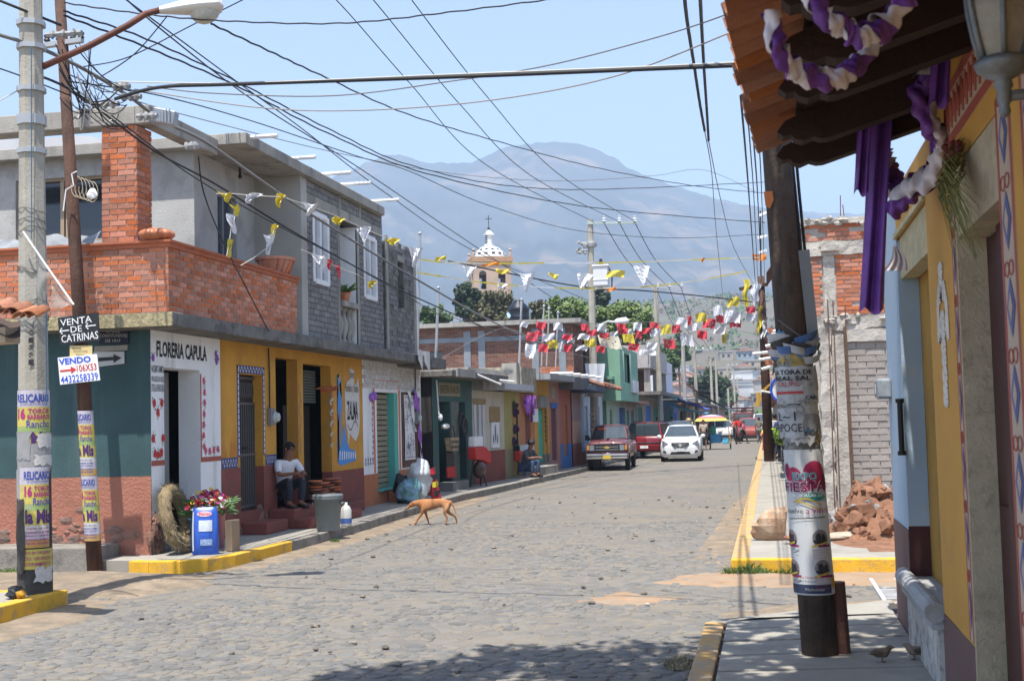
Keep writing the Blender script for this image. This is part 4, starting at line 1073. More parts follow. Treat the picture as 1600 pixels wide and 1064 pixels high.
mb=MB(); F4.box(mb,10.39,13.92,3.055,3.24,-6,.55); mb.build("roof",mat("grey_eave",(.30,.31,.32),.9,var=.12),G5)
G7=simple("red_blue_house","brick pink house with bright blue dado and orange door",F4,13.905,15.6,2.82,redw,bluedado,.98,[(14.42,15.08,.56,2.3,ordoor)])
mb=MB(); F4.box(mb,13.93,16.4,2.825,3.22,-6,.5); mb.build("roof",mat("dark_beam",(.13,.13,.135),.9,var=.15),G7)
mb=MB()
for i in range(5): mb.tube([F4.p(11.0+1.15*i,3.27,.4),F4.p(11.0+1.15*i,3.25,1.15)],.035,6)
kind(mb.build("drain",pvc,G5),"stuff")
G8=simple("peach_house","peach and mauve house end where the paint flakes beside the pickup",F5,-.9+.95,2.15,2.75,peach,redw,.95,[])
mb=MB(); F5.box(mb,.055,2.145,1.75,2.745,.0,.008); mb.build("upper_wall",mauve,G8)
mb=MB(); F5.box(mb,.0,2.6,2.76,2.95,-5,.9); mb.build("roof",mat("blue_black_eave",(.04,.06,.10),.7,var=.2),G8)
G9=simple("pale_blue_house","pale blue house with brick red foot behind the concrete pole",F5,2.155,8.4,2.9,paleblue,redw,.6,[(3.2,4.0,.3,2.3,mat("faded_blue_door",(.35,.42,.47))),(6.0,7.4,.3,2.3,greyd)])
mb=MB()
for i in range(14):
    a=2.3+.42*i; mb.lathe([(.09,0),(.09,1.3)],F5.p(a,3.0-.0,.9)+Vector((0,0,0)),6,(-1,0,.35))
kind(mb.build("roof_tiles",mat("old_roof_tile",(.30,.13,.08),.9,var=.3,vscale=4,rnd=.3),G9),"stuff")
# mint two-storey house
G10=thing("mint_house","two storey mint green house with jutting upper floor and dark window","house",(-6.6,53,0))
FM=Fac((-9.5,53),(-5.95,53)); FMs=Fac((-5.95,53),(-5.95,60.4))
mb=MB(); FM.wall(mb,0,3.55,2.55,4.85,[]); FMs.wall(mb,0,7.4,2.55,4.85,[(1.2,3.7,3.35,4.6)],0,.2); mb.poly([(-9.5,53,2.55),(-9.5,60.4,2.55),(-5.95,60.4,2.55),(-5.95,53,2.55)]); mb.poly([(-9.5,53,4.85),(-5.95,53,4.85),(-5.95,60.4,4.85),(-9.5,60.4,4.85)]); mb.box(-9.6,60.41,2.55,-5.96,60.5,4.85); mb.build("upper_storey",mintw,G10)
mb=MB(); FMs.box(mb,1.2,3.7,3.35,4.6,-.24,-.2); mb.build("pane",glass,G10)
mb=MB(); FMs.box(mb,1.0,1.2,3.3,4.65,-.1,.05); FMs.box(mb,3.7,3.9,3.3,4.65,-.1,.05); FMs.box(mb,2.4,2.5,3.35,4.6,-.2,-.1); mb.build("window_frame",mat("mint_trim",(.36,.52,.42),.8,var=.06),G10)
mb=MB(); FM.box(mb,.9,3.3,3.42,3.55,0,.7); FM.box(mb,1.2,3.2,3.15,3.41,0,.5); mb.build("canopy_ledge",mintw,G10)
mb=MB(); FMs.box(mb,4.2,6.4,2.95,3.5,.0,.12); mb.build("air_unit",mat("white_metal_box",(.6,.6,.6),.5),G10)
FL=Fac((-6.6,53.2),(-6.55,60.4))
facade(FL,G10,0,7.2,.1,2.55,.4,mat("pale_mint_paint",(.36,.45,.36),.85,var=.08),mintw,[(1.0,1.9,.25,2.2),(4.4,6.8,.25,2.3)],names=("ground_floor_wall","dado"))
mb=MB(); FL.box(mb,1.0,1.9,.26,2.2,-.3,-.22); mb.build("door",darkin,G10); mb=MB(); FL.box(mb,4.4,6.8,.26,2.3,-.25,-.15); mb.build("door",bdoor,G10)
mb=MB(); mb.box(-9.4,53.25,.1,-6.62,53.4,2.54); mb.build("side_wall",mintw,G10)
# unfinished grey house and the rest of the row, down to the tarps
G11=simple("teal_door_house","narrow house with green doors under old tiles past the mint house",F5,16.4,21.5,2.5,mat("pale_concrete_wall",(.36,.33,.29),.9,var=.15),gdoor,.3,[(16.9,18.4,.3,2.2,gdoor),(19.2,20.6,.3,2.2,gdoor)],roof=(.14,.7,mat("old_roof_tile",(.30,.13,.08))))
G12=simple("unfinished_house","unfinished grey block house with a jutting slab and open upper floor",F5,21.8,36,3.0,conc,gdoor,.5,[(22.6,25,.2,2.4,gdoor),(27,30,.2,2.5,dark("bright_blue_door",(.03,.14,.45))),(32,35,.2,2.4,turq)],roof=(.18,1.3,darkconc))
mb=MB(); FG2=Fac((-12,66.4),(-5.9,66.4)); FG2.box(mb,0,6.0,4.4,5.6,-.3,0); mb.box(-12,66.5,4.4,-5.9,78,4.55); mb.box(-6.1,66.71,4.56,-5.9,78,5.6); mb.build("block_parapet",mat("pale_blockwork",(.36,.35,.33),.93,var=.2,vscale=3,bump=.6,bscale=12),G12)
mb=MB()
for x,y in ((-6.1,66.8),(-9,66.8),(-6.1,72),(-6.1,77.5)): mb.box(x-.15,y-.15,3.19,x+.15,y+.15,4.395)
kind(mb.build("column",conc,G12),"stuff")
mb=MB(); mb.box(-11.9,70.5,3.19,-6.4,70.7,4.39); mb.build("inner_wall",mat("brown_brick_wall",(.20,.10,.075),.9,var=.2),G12)
G13=simple("white_gable_house","white walled house with blue front beyond the unfinished house",F5,36.2,52,2.9,mat("blue_shop_paint",(.16,.27,.50),.85,var=.1),bluedado,.4,[(37,39,.2,2.3,darkin),(42,45,.2,2.3,turq),(48,50,.2,2.2,bdoor)],roof=(.12,.9,darkconc))
mb=MB(); mb.box(-10,81,3.05,-6.6,81.2,6.1); mb.box(-6.8,81.21,3.05,-6.6,92,5.6); mb.build("white_upper_wall",mat("pale_plaster",(.60,.60,.60),.9,var=.06),G13)
G14=simple("market_house","low shaded house behind the blue tarpaulins at the market end",F5,52.3,75,2.8,cream,bluedado,.6,[(54,57,.2,2.3,darkin),(60,63,.2,2.3,darkin),(68,71,.2,2.3,darkin)],roof=(.2,.8,mat("old_roof_tile",(.30,.13,.08))))
G15=simple("far_row_house","pale low house at the far end of the left row",Fac((-6.4,120.5),(-6.2,190)),0,69,2.9,mauve,redw,.7,[(4+9*i,6+9*i,.2,2.3,darkin) for i in range(7)],roof=(.2,.7,darkconc))
# tarps
def tarp(name,label,p,m,sagv=.25,n=8):
    a,b,c,d=[Vector(q) for q in p]
    mb=MB(); mb.grid(lambda u,v: (a.lerp(b,u)).lerp(d.lerp(c,u),v)-Vector((0,0,sagv*4*u*(1-u)*.5+sagv*4*v*(1-v)*.5)),n,n)
    return tag(mb.build(name,m,smooth=True),label,"tarpaulin")
tb=mat("blue_tarp",(.025,.07,.42),.4,var=.15); tc_=mat("cyan_tarp",(.05,.33,.55),.4,var=.12); tk=mat("dark_tarp",(.035,.035,.045),.5,var=.2)
tarp("tarpaulin","dark blue tarpaulin slung over the pavement before the white house",[(-6.4,84,3.5),(-4.2,84,2.5),(-4.0,92,2.4),(-6.4,92,3.3)],tb)
tarp("tarpaulin","cyan tarpaulin slung below the dark blue one",[(-6.3,74,2.9),(-4.1,78,2.2),(-3.9,88,2.1),(-6.2,86,2.75)],tc_)
tarp("tarpaulin","large charcoal tarpaulin at the market end beside the dark tree",[(-6.4,96,4.9),(-3.2,97,2.6),(-2.6,112,2.3),(-6.4,112,4.4)],tk,.4)

# ------------------------------------------------------------------ long brick building behind the low roofs
MBD=thing("long_brick_building","long brown brick building standing crosswise behind the low roofs","building",(-10,46,0))
FB=Fac((-18,46.0),(-6.85,46.0)); FBS=Fac((-6.85,46),(-6.85,52.9))
brown=mat("brown_brick_face",(.20,.095,.065),.93,var=.15,vscale=1.5,bump=.5,bscale=18,rnd=.25); 
mb=MB(); FB.wall(mb,0,11.15,.0,5.3,[(5.5,6.25,3.95,4.45)],0,.2); FBS.wall(mb,0,6.85,3.0,5.3,[(2.4,4.6,3.5,4.9)],0,.2); mb.build("wall",mat("brick_mortar_dark",(.26,.19,.155),.95,var=.2),MBD)
bricks(FB,MBD,BRK,3,11.15,3.75,5.28,.25,.075,d=.006,cap=0,m=brown,holes=[(5.5,6.25,3.95,4.45)])
bricks(FBS,MBD,BRK,0,6.85,3.0,5.28,.25,.075,d=.006,cap=0,m=brown,holes=[(2.4,4.6,3.5,4.9)])
bricks(FB,MBD,BRK,3,11.15,3.0,3.74,.25,.075,d=.01,cap=0,m=brickm)
mb=MB(); FB.box(mb,-0.2,11.5,5.303,5.46,-13,.35); mb.build("roof",conc,MBD)
mb=MB()
for a in (7.2,7.75,9.75,10.75): FB.box(mb,a-.13,a+.13,2.9,5.15,-.05,.04)
FB.box(mb,3,11.15,4.75,4.92,-.05,.03); mb.build("concrete_frame",mat("blue_grey_concrete",(.22,.24,.26),.9,var=.2),MBD)
mb=MB(); FB.box(mb,5.5,6.25,3.95,4.45,-.25,-.2); mb.build("pane",glass,MBD); mb=MB(); FBS.box(mb,2.4,4.6,3.5,4.9,-.25,-.2); mb.build("pane",glass,MBD)
mb=MB(); mb.box(-18,58.8,0,-6.9,59,5.3); mb.build("rear_wall",brown,MBD)
tank=thing("water_tank","black domed plastic water tank with white emblem on the brick building roof","water tank",(-9.22,48,5.46))
mb=MB(); mb.lathe([(.42,0),(.42,.04),(.405,.06),(.405,.26),(.42,.28),(.42,.31),(.405,.33),(.405,.56),(.42,.58),(.42,.62),(.30,.78),(.20,.86),(.20,.93),(.16,.96),(0,.97)],(-9.22,48,5.46),24); mb.build("body",mat("black_plastic_tank",(.012,.016,.026),.45,var=.1),tank,smooth=True)
mb=MB(); mb.prism([(-9.22-.30+.07*math.cos(t)-.03*(math.sin(t) > .3),47.57,5.82+.11*math.sin(t)) for t in [i*PI/8 for i in range(16)]],(0,.02,0)); mb.build("emblem",mat("pale_blue_print",(.42,.6,.72),.5),tank)
# bare steel posts and rods on the roofs
for (px,y0,y1,Y,lab) in ((652,365,560,29.5,"thin steel post rising at the end of the rough block storey"),(681,450,562,30.5,"thin steel post with cap on the low roof corner"),(811,468,578,38.5,"thin steel post before the water tank"),(846,478,572,40,"left of two thin steel rods on the yellow house roof"),(854,482,572,40.5,"right of two thin steel rods on the yellow house roof"),(868,488,575,42,"short steel rod nearest the concrete column")):
    p,q=gy(px+4,y0,Y),gy(px,y1,Y); mb=MB(); mb.tube([q,p],.035 if px < 820 else .025,6); mb.ball(p,.05,.05,.05,6,4)
    tag(mb.build("steel_post",mat("galvanised",(.38,.39,.40),.5,var=.1,metal=.3)),lab,"post","thin steel posts on the roofs")
# ================================================================== RIGHT SIDE, NEAR HOUSE UNDER THE TILED EAVE
NX=.95
FN=Fac((NX,10.62),(NX,1.0))            # a runs towards the camera
def ya(Y): return 10.62-Y
near_yellow=mat("warm_yellow_paint",(.55,.29,.06),.8,var=.08,vscale=2,bump=.25,dirt=(.46,.25,.07),damt=.3,dscale=3)
mauvedado=mat("mauve_brown_dado",(.16,.095,.085),.85,var=.12,bump=.3)
bluewall=mat("light_blue_wall",(.36,.46,.56),.85,var=.06,bump=.3,dirt=(.44,.45,.40),damt=.25,dscale=3)
beige=mat("beige_stone_jamb",(.52,.43,.30),.9,var=.15,vscale=6,bump=.6,bscale=60,dirt=(.36,.29,.20),damt=.4,dscale=14)
mustard=mat("mustard_recess",(.36,.20,.035),.85,var=.15,bump=.3,dirt=(.26,.14,.04),damt=.5,dscale=2)
NH=thing("eaved_house","yellow and light blue house front in the shade of the tiled eave","house",(NX,7,0))
rec=(ya(9.5),ya(7.78),.58,3.0); door=(ya(6.62),ya(5.42),.30,2.95)
up,da,bl,bd=MB(),MB(),MB(),MB()
FN.wall(bl,0,ya(9.52),.92,3.32,[]); FN.wall(bd,0,ya(9.52),.1,.92,[],.004)
FN.wall(up,ya(9.52),ya(7.55),.60,3.32,[rec],0,.14); FN.wall(up,ya(7.55),9.6,.60,3.52,[rec,door],0,.14); FN.wall(da,ya(9.52),9.6,.1,.60,[door],.004,.14)
bl.build("blue_wall",bluewall,NH); bd.build("dado",mauvedado,NH); up.build("yellow_wall",near_yellow,NH); da.build("dado",mauvedado,NH)
mb=MB(); mb.box(NX+.001,10.5,.1,5,10.619,3.31); mb.box(NX+.02,7.56,3.2,5,10.49,3.315); mb.build("end_wall",bluewall,NH)
mb=MB(); FN.box(mb,rec[0]+.002,rec[1]-.002,.58,2.99,-.2,-.141); mb.build("recess_wall",mustard,NH)
mb=MB(); FN.box(mb,rec[0]+.001,rec[0]+.02,.95,2.98,-.14,.003); mb.build("blue_jamb",bluewall,NH)
mb=MB(); FN.box(mb,rec[0]+.001,rec[0]+.02,.59,.949,-.14,.003); mb.build("maroon_jamb",mat("deep_maroon",(.07,.025,.025),.8),NH)
mb=MB(); FN.box(mb,rec[0]+.02,rec[1]-.01,2.7,2.99,-.13,-.02); FN.box(mb,rec[0]-.05,rec[1]+.02,2.995,3.03,0,.02); mb.build("lintel",mat("cream_lintel",(.50,.43,.26),.85,var=.2,vscale=8),NH)
mb=MB(); FN.box(mb,rec[0]-.0,rec[1]-.0,.50,.60,-.14,.07); mb.tube([FN.p(rec[0]-.02,.60,.05),FN.p(rec[1]+.02,.60,.05)],.06,12); mb.build("stone_ledge",mat("grey_stone_ledge",(.33,.335,.34),.7,var=.15,bump=.3,dirt=(.22,.22,.21),damt=.4),NH,smooth=False)
mb=MB(); FN.box(mb,rec[0]+.02,rec[1]-.02,.1,.5,0,.035); mb.build("peeling_plaster",mat("peeling_white",(.52,.50,.46),.9,var=.15,bump=.6,dirt=(.22,.20,.18),damt=.55,dscale=7),NH)
mb=MB(); FN.box(mb,door[0]+.002,door[0]+.03,.32,2.94,-.135,.004); FN.box(mb,door[0]+.03,door[1]-.005,2.60,2.94,-.2,.002); mb.build("stone_jamb",beige,NH)
mb=MB(); FN.box(mb,door[0]+.035,door[1]-.01,.10,.30,-.3,.05); mb.build("threshold",mat("grey_stone_ledge",(.33,.335,.34)),NH)
reddoor=mat("dark_red_door",(.045,.010,.010),.5,var=.15)
mb=MB(); FN.box(mb,door[0]+.04,door[0]+.42,.31,2.59,-.18,-.137); dl=mb.build("door_leaf",reddoor,NH)
mb=MB(); FN.box(mb,door[0]+.10,door[0]+.36,.5,1.3,-.137,-.125); FN.box(mb,door[0]+.10,door[0]+.36,1.45,2.45,-.137,-.125); mb.build("door_panel",reddoor,dl)
mb=MB(); FN.box(mb,door[0]+.5,door[1]-.02,.31,2.59,-.15,-.10); dl=mb.build("door_leaf",reddoor,NH)
mb=MB(); FN.box(mb,door[0]+.55,door[1]-.06,.5,2.45,-.10,-.088); mb.build("door_panel",reddoor,dl)
mb=MB()
for z in (.55,1.5,2.4): FN.box(mb,door[0]+.44,door[0]+.49,z,z+.1,-.15,-.11)
kind(mb.build("hinge",iron,dl),"stuff")
mb=MB(); mb.box(NX+.45,1,.1,NX+.5,10.4,3.19); mb.build("inner_wall",darkin,NH)
# painted borders: red lines with blue lozenges
def border(a0,a1,z0,z1,vertical=True,d=.004):
    w_,r_,b_=MB(),MB(),MB()
    FN.box(w_,a0,a1,z0,z1,0,d)
    if vertical:
        e=(a1-a0)*.12
        for c in (a0,a1-e): FN.box(r_,c,c+e,z0,z1,d,d+.002)
        n=int((z1-z0)/.30); c=(a0+a1)/2; q=(a1-a0)*.30
        for i in range(n):
            z=z0+(z1-z0)*(i+.5)/n; h=.12
            b_.poly([FN.p(c,z-h,d+.003),FN.p(c+q,z,d+.003),FN.p(c,z+h,d+.003),FN.p(c-q,z,d+.003)])
            w_.poly([FN.p(c,z-h*.5,d+.005),FN.p(c+q*.5,z,d+.005),FN.p(c,z+h*.5,d+.005),FN.p(c-q*.5,z,d+.005)])
            for s_ in (-1,1):
                zz=z+.15
                pts=[FN.p(c+s_*q*(.5+.5*math.cos(t)),zz+.03*math.sin(t),d+.004) for t in [j*2*PI/8 for j in range(9)]]
                r_.tube(pts,.0025,4,False)
    else:
        e=(z1-z0)*.17
        for c in (z0,z1-e): FN.box(r_,a0,a1,c,c+e,d,d+.002)
        n=int((a1-a0)/.12)
        for i in range(n):
            a=a0+(a1-a0)*(i+.5)/n; zm=(z0+z1)/2; h=(z1-z0)*.28
            r_.tube([FN.p(a-.05,zm-h,d+.004),FN.p(a-.01,zm+h*.6,d+.004),FN.p(a+.03,zm-h*.5,d+.004),FN.p(a+.05,zm+h,d+.004)],.007,4,False)
    w_.build("border_print",mat("border_cream",(.46,.36,.28),.8,var=.08),NH); r_.build("red_border_print",flat("border_red",(.36,.085,.06)),NH)
    if b_.f: b_.build("lozenge_print",flat("border_blue",(.10,.11,.28)),NH)
border(ya(6.76),ya(6.635),.62,3.0)
border(ya(5.40),ya(5.10),.62,3.0); border(ya(4.9),ya(4.6),.62,3.0)
border(ya(6.8),ya(4.0),3.08,3.38,False)
# white painted angel-like ornament on the yellow pilaster
mb=MB(); a0=ya(7.2); oz=lambda z: 1.80+(z-1.15)*.58
def orn(pts): mb.poly([FN.p(a0+x,z,.005) for x,z in pts])
for s_ in (-1,1):
    for k in range(5):
        mb.tube([FN.p(a0+s_*.04,oz(2.18-.02*k),.006),FN.p(a0+s_*(.10+.02*k),oz(2.26-.05*k),.006),FN.p(a0+s_*(.16+.008*k),oz(2.0-.07*k),.006),FN.p(a0+s_*(.12+.01*k),oz(1.80-.02*k),.006)],.008,4,False)
for z,r in ((2.38,.045),(2.28,.035),(1.92,.05),(1.8,.045),(1.66,.05),(1.54,.045),(1.40,.055),(1.28,.045),(1.18,.05)):
    mb.tube([FN.p(a0+r*math.cos(t),oz(z)+r*.8*math.sin(t),.006) for t in [i*2*PI/12 for i in range(13)]],.010,4,False)
mb.build("ornament_print",flat("chalk_white",(.62,.60,.56)),NH)
# ---- eave
EZ=3.24
EV=thing("tiled_eave","terracotta tiled eave with dark carved rafters jutting over the near pavement","eave",(.4,7,EZ))
tilem=mat("terracotta_tile",(.36,.135,.06),.88,var=.25,vscale=5,bump=.6,bscale=30,rnd=.30,dirt=(.16,.10,.075),damt=.45,dscale=6)
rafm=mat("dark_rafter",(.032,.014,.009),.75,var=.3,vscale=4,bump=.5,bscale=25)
def ex(y): return -.115+.085*max(0,min(1,(y-4.6)/2.9))
SL=.30
mb=MB()
NB=9
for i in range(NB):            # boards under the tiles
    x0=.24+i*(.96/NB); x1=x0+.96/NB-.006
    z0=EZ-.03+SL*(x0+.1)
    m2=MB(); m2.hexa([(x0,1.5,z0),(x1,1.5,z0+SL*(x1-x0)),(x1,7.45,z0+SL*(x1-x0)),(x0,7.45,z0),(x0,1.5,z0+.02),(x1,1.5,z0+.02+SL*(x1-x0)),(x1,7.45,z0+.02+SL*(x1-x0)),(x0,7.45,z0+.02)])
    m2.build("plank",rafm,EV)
for y in [1.9,2.55,3.2,3.9,4.6,5.25,5.85,6.75,7.38]:
    prof=[(1.4,0),(.22,0),(.14,-.01),(.10,-.05),(.13,-.085),(.17,-.09),(.19,-.12),(.23,-.145),(.28,-.14),(.32,-.165),(.36,-.175),(1.4,-.175)]
    m2=MB(); m2.prism([(x,y-.06,EZ-.035+SL*(x+.1)+dz) for x,dz in prof],(0,.12,0)); m2.build("rafter",rafm,EV)
# barrel tiles: channels below, covers above, running down the slope
def tile_mesh(up_):
    mb=MB(); n=8; th=.014
    for k in range(2):
        for j in range(n+1):
            pass
    L_=.42
    def ring(x,r,t,s_): return (x,r*math.cos(t),s_*r*math.sin(t))
    vs=[]; fs=[]
    for x,r in ((0,.095),(L_,.078)):
        for q in (r,r-th):
            for j in range(n+1):
                t=PI*j/n; vs.append((x,q*math.cos(t),(1 if up_ else -1)*q*math.sin(t)*.85))
    k=n+1
    for j in range(n):
        fs+=[(j,j+1,2*k+j+1,2*k+j),(k+j,3*k+j,3*k+j+1,k+j+1),(j,k+j,k+j+1,j+1),(2*k+j,2*k+j+1,3*k+j+1,3*k+j)]
    me=D.meshes.new("roof_tile"); me.from_pydata(vs,[],fs); me.materials.append(tilem); return me
TU,TD=tile_mesh(True),tile_mesh(False)
ang=math.atan(SL)
y=1.6; k=0
while y < 7.5:
    for r in range(4):
        for up_ in (False,True):
            yy=y+(.105 if up_ else 0)
            x0=ex(yy)+r*.33+random.uniform(-.025,.025)+(0.03 if up_ else 0)
            M=Matrix.Translation((x0,yy,EZ+.085+SL*(x0+.1)+(.055 if up_ else 0)+r*.004+random.uniform(-.006,.006))) @ Matrix.Rotation(-ang+random.uniform(-.03,.03),4,'Y') @ Matrix.Rotation(random.uniform(-.04,.04),4,'Z')
            piece("roof_tile",TU if up_ else TD,EV,M)
    y+=.21; k+=1
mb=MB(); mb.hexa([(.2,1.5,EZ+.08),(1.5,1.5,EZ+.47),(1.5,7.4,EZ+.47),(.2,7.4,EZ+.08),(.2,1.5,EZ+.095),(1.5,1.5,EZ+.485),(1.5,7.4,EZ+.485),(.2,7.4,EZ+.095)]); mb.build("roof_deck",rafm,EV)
# ---- garlands and banners of violet and white cloth
vio=mat("violet_satin",(.15,.05,.28),.5,var=.3,vscale=7); lil=mat("white_satin",(.62,.57,.62),.6,var=.12,vscale=5)
def garland(name,label,pts,w,turns,parts=("violet_band","white_band"),fat=.05):
    """a twisted two-coloured cloth roll along a curve"""
    T=thing(name,label,"garland",pts[0]); N_=150; P=[]
    pts=[Vector(p) for p in pts]
    def cr(t):
        s_=t*(len(pts)-1); i=min(int(s_),len(pts)-2); u=s_-i
        p0,p1,p2,p3=pts[max(i-1,0)],pts[i],pts[i+1],pts[min(i+2,len(pts)-1)]
        return 0.5*((2*p1)+(p2-p0)*u+(2*p0-5*p1+4*p2-p3)*u*u+(3*p1-p0-3*p2+p3)*u**3)
    C=[cr(i/N_) for i in range(N_+1)]
    for half in (0,1):
        mb=MB(); n=12
        rows=[]
        for i in range(N_+1):
            d=(C[min(i+1,N_)]-C[max(i-1,0)]).normalized(); a=d.orthogonal() if i==0 else (rows[-1][1]-d*rows[-1][1].dot(d)).normalized()
            a=a.normalized(); b=d.cross(a); rows.append((C[i],a,b))
        def fn(u,v):
            i=min(N_,int(round(v*N_))); c,a,b=rows[i]
            t=half*PI+PI*u*1.03+turns*2*PI*v
            r=w*(.72+.45*noise.noise(Vector((u*2+half*7,v*19,turns)))+.22*abs(math.sin(v*PI*turns*3+u*2))+.16*math.sin(v*95+u*9+half)+.10*noise.noise(Vector((u*9,v*70,3))))
            return c+(a*math.cos(t)+b*math.sin(t)*.62)*r
        mb.grid(fn,n,N_); mb.build(parts[half],(vio,lil)[half],T,smooth=True)
    return T
def P6(px,py,Y): return gy(px,py,Y)
garland("cloth_garland","twisted violet and white cloth garland looped lowest under the eave edge",[P6(1206,20,4.0),P6(1215,75,4.0),P6(1240,108,4.07),P6(1275,122,4.14),P6(1315,120,4.2),P6(1345,95,4.28),P6(1372,55,4.35)],.038,3.2)
garland("cloth_garland","twisted violet and white cloth garland swagged at the top edge of the picture",[P6(1262,-30,3.6),P6(1285,25,3.6),P6(1320,45,3.65),P6(1350,55,3.7),P6(1385,35,3.8),P6(1420,-5,3.85)],.038,3.6)
garland("cloth_garland","broad violet and white cloth knotted from the rafter and trailing to the yellow pilaster",[P6(1475,110,6.6),P6(1440,130,6.7),P6(1452,190,6.7),P6(1470,225,6.8),P6(1455,275,6.9),P6(1420,300,7.0),P6(1395,325,7.1)],.085,1.3)
garland("cloth_garland","violet swag of cloth between the hanging banner and the knot",[P6(1372,235,7.4),P6(1385,270,7.4),P6(1410,300,7.3),P6(1440,285,7.2)],.09,.8)
def drape(name,label,p0,p1,w,zlow,m,fold=.03):
    mb=MB(); a,b=Vector(p0),Vector(p1); d=b-a
    side=Vector((.93,-.35,0)).normalized()
    mb.grid(lambda u,v: a.lerp(b,v)+side*w*(u-.5)*(1-.12*math.sin(v*3))+Vector((0,1,0))*fold*math.sin(u*11+v*2.5)*(.4+v*.6)+Vector((0,0,.02*math.sin(u*7)*(v > .97))),24,40)
    return tag(mb.build(name,m,smooth=True),label,"banner")
drape("cloth_banner","long plain violet banner hanging from the eave",P6(1376,165,7.2),P6(1362,487,7.2),.138,0,vio)
drape("cloth_banner","short violet banner overlapping the long violet one",P6(1350,180,7.1),P6(1346,303,7.1),.084,0,vio)
drape("cloth_banner","narrow dark violet banner against the wall behind the knot",P6(1470,60,6.2),P6(1468,165,6.2),.10,0,vio)
mb=MB(); mb.grid(lambda u,v: P6(1398+6*math.sin(v*3)+(u-.5)*(6+34*v),385+38*v,8.3)+Vector((0,.02*math.sin(u*20),0)),10,8)
tag(mb.build("tulle_bow",lil,smooth=True),"small white tulle bow with violet knot on the light blue wall","bow")
# dried palm sprig by the door
sp=thing("palm_sprig","dry green palm sprig tied above the beige door jamb","sprig",gx(1512,280,.9))
mb=MB(); rr=random.Random(3)
for i in range(60):
    o=gx(1496+rr.uniform(-8,14),215+rr.uniform(0,60),.93); e=gx(1505+rr.uniform(-14,34),rr.uniform(290,410),.89-rr.random()*.04); m_=o.lerp(e,.45)+Vector((-.05-.05*rr.random(),rr.uniform(-.08,.08),.04))
    mb.tube([o,m_,e],[.004,.003,.001],4,False)
mb.build("straw",mat("dry_palm",(.20,.19,.06),.8,var=.3),sp)
mb=MB()
for i in range(14): mb.ball(gx(1484+rr.uniform(-8,16),232+rr.uniform(-10,16),.9),.018,.018,.018,6,4,.4)
kind(mb.build("dried_flowers",flat("dark_red_flower",(.12,.02,.02)),sp),"stuff")
# lantern on its bracket
LN=thing("wall_lantern","grey metal wall lantern with frosted panes at the top right corner","lantern",(.79,4.2,2.66))
lm=mat("pewter",(.20,.22,.24),.45,var=.2,vscale=12,metal=.5,bump=.3)
lc=Vector((.765,4.2,0))
def hexring(r,z): return [(lc.x+r*math.cos(i*PI/3+.45),lc.y+r*math.sin(i*PI/3+.45),z) for i in range(6)]
lev=[(.062,2.855),(.082,2.93),(.098,3.02),(.104,3.10),(.102,3.22),(.096,3.34)]
gm=MB()
for (r0,z0),(r1,z1) in zip(lev,lev[1:]):
    A,B=hexring(r0,z0),hexring(r1,z1)
    for i in range(6): gm.poly([A[i],A[(i+1) % 6],B[(i+1) % 6],B[i]])
gm.build("pane",mat("frosted_pane",(.33,.30,.25),.25,var=.25,vscale=12),LN)
mb=MB()
for i in range(6): mb.tube([hexring(r+.006,z)[i] for r,z in lev],.010,6)
mb.build("frame",lm,LN,smooth=True)
mb=MB(); mb.lathe([(0,2.665),(.012,2.67),(.02,2.685),(.014,2.705),(.022,2.715),(.022,2.755),(.030,2.765),(.026,2.785),(.055,2.80),(.082,2.82),(.088,2.835),(.082,2.85),(.06,2.86)],lc,12); mb.build("finial",lm,LN,smooth=True)
mb=MB(); mb.tube([lc+Vector((.02,0,2.735)),(NX+.02,4.2,2.735)],.018,8); mb.ball((.85,4.2,2.735),.03); mb.lathe([(.07,0),(.07,.02),(.04,.03)],(NX,4.2,2.735),12,(-1,0,0)); mb.build("bracket",lm,LN)
mb=MB(); mb.lathe([(.11,3.34),(.12,3.36),(.08,3.44),(.03,3.5),(.02,3.56)],lc,6); mb.build("cap",lm,LN)
# meter on the end of the blue wall
em=thing("electricity_meter","clear electricity meter box on the edge of the light blue wall","electricity meter",FN.p(.1,1.9,.05))
mb=MB(); FN.box(mb,.03,.28,1.86,2.02,.0,.11); mb.build("box",mat("clear_grey",(.28,.30,.32),.2,var=.3,vscale=12),em,bevel=.02)
mb=MB(); FN.box(mb,.08,.22,1.9,1.98,.112,.118); mb.build("dial",mat("dial_face",(.5,.5,.5),.4,var=.4,vscale=30),em)
mb=MB(); mb.tube([FN.p(1.17,1.85,.03),FN.p(1.17,1.45,.03)],.02,8); mb.lathe([(.03,0),(.03,.03)],FN.p(1.17,1.82,.03),8); mb.lathe([(.03,0),(.03,.03)],FN.p(1.17,1.45,.03),8)
mb.build("bolt_bar",iron,NH)

# ------------------------------------------------------------------ half-built brick house across the side street
BH=thing("half_built_house","half-built house of red brick over grey block across the side street","house",(2,20.6,0))
FH=Fac((.62,20.6),(7,20.6)); FHs=Fac((.62,30),(.62,20.6))
mb=MB(); FH.wall(mb,0,6.4,0,4.72,[]); FHs.wall(mb,0,9.4,0,4.72,[]); mb.poly([(.62,20.6,4.72),(7,20.6,4.72),(7,30,4.72),(.62,30,4.72)]); mb.build("core_wall",mat("grey_mortar",(.40,.36,.32),.95,var=.2,vscale=4,bump=.7,bscale=30),BH)
bricks(FH,BH,BRK,.02,.30,3.30,4.25,.24,.066,d=.018,cap=60,m=brickm,jit=.006)
bricks(FH,BH,BRK,.50,2.2,3.30,4.25,.24,.066,d=.018,cap=150,m=brickm,jit=.006,prob=.97)
bricks(FH,BH,BRK,.02,2.2,4.47,4.74,.24,.066,d=.018,cap=60,m=brickm,jit=.008,prob=.7)
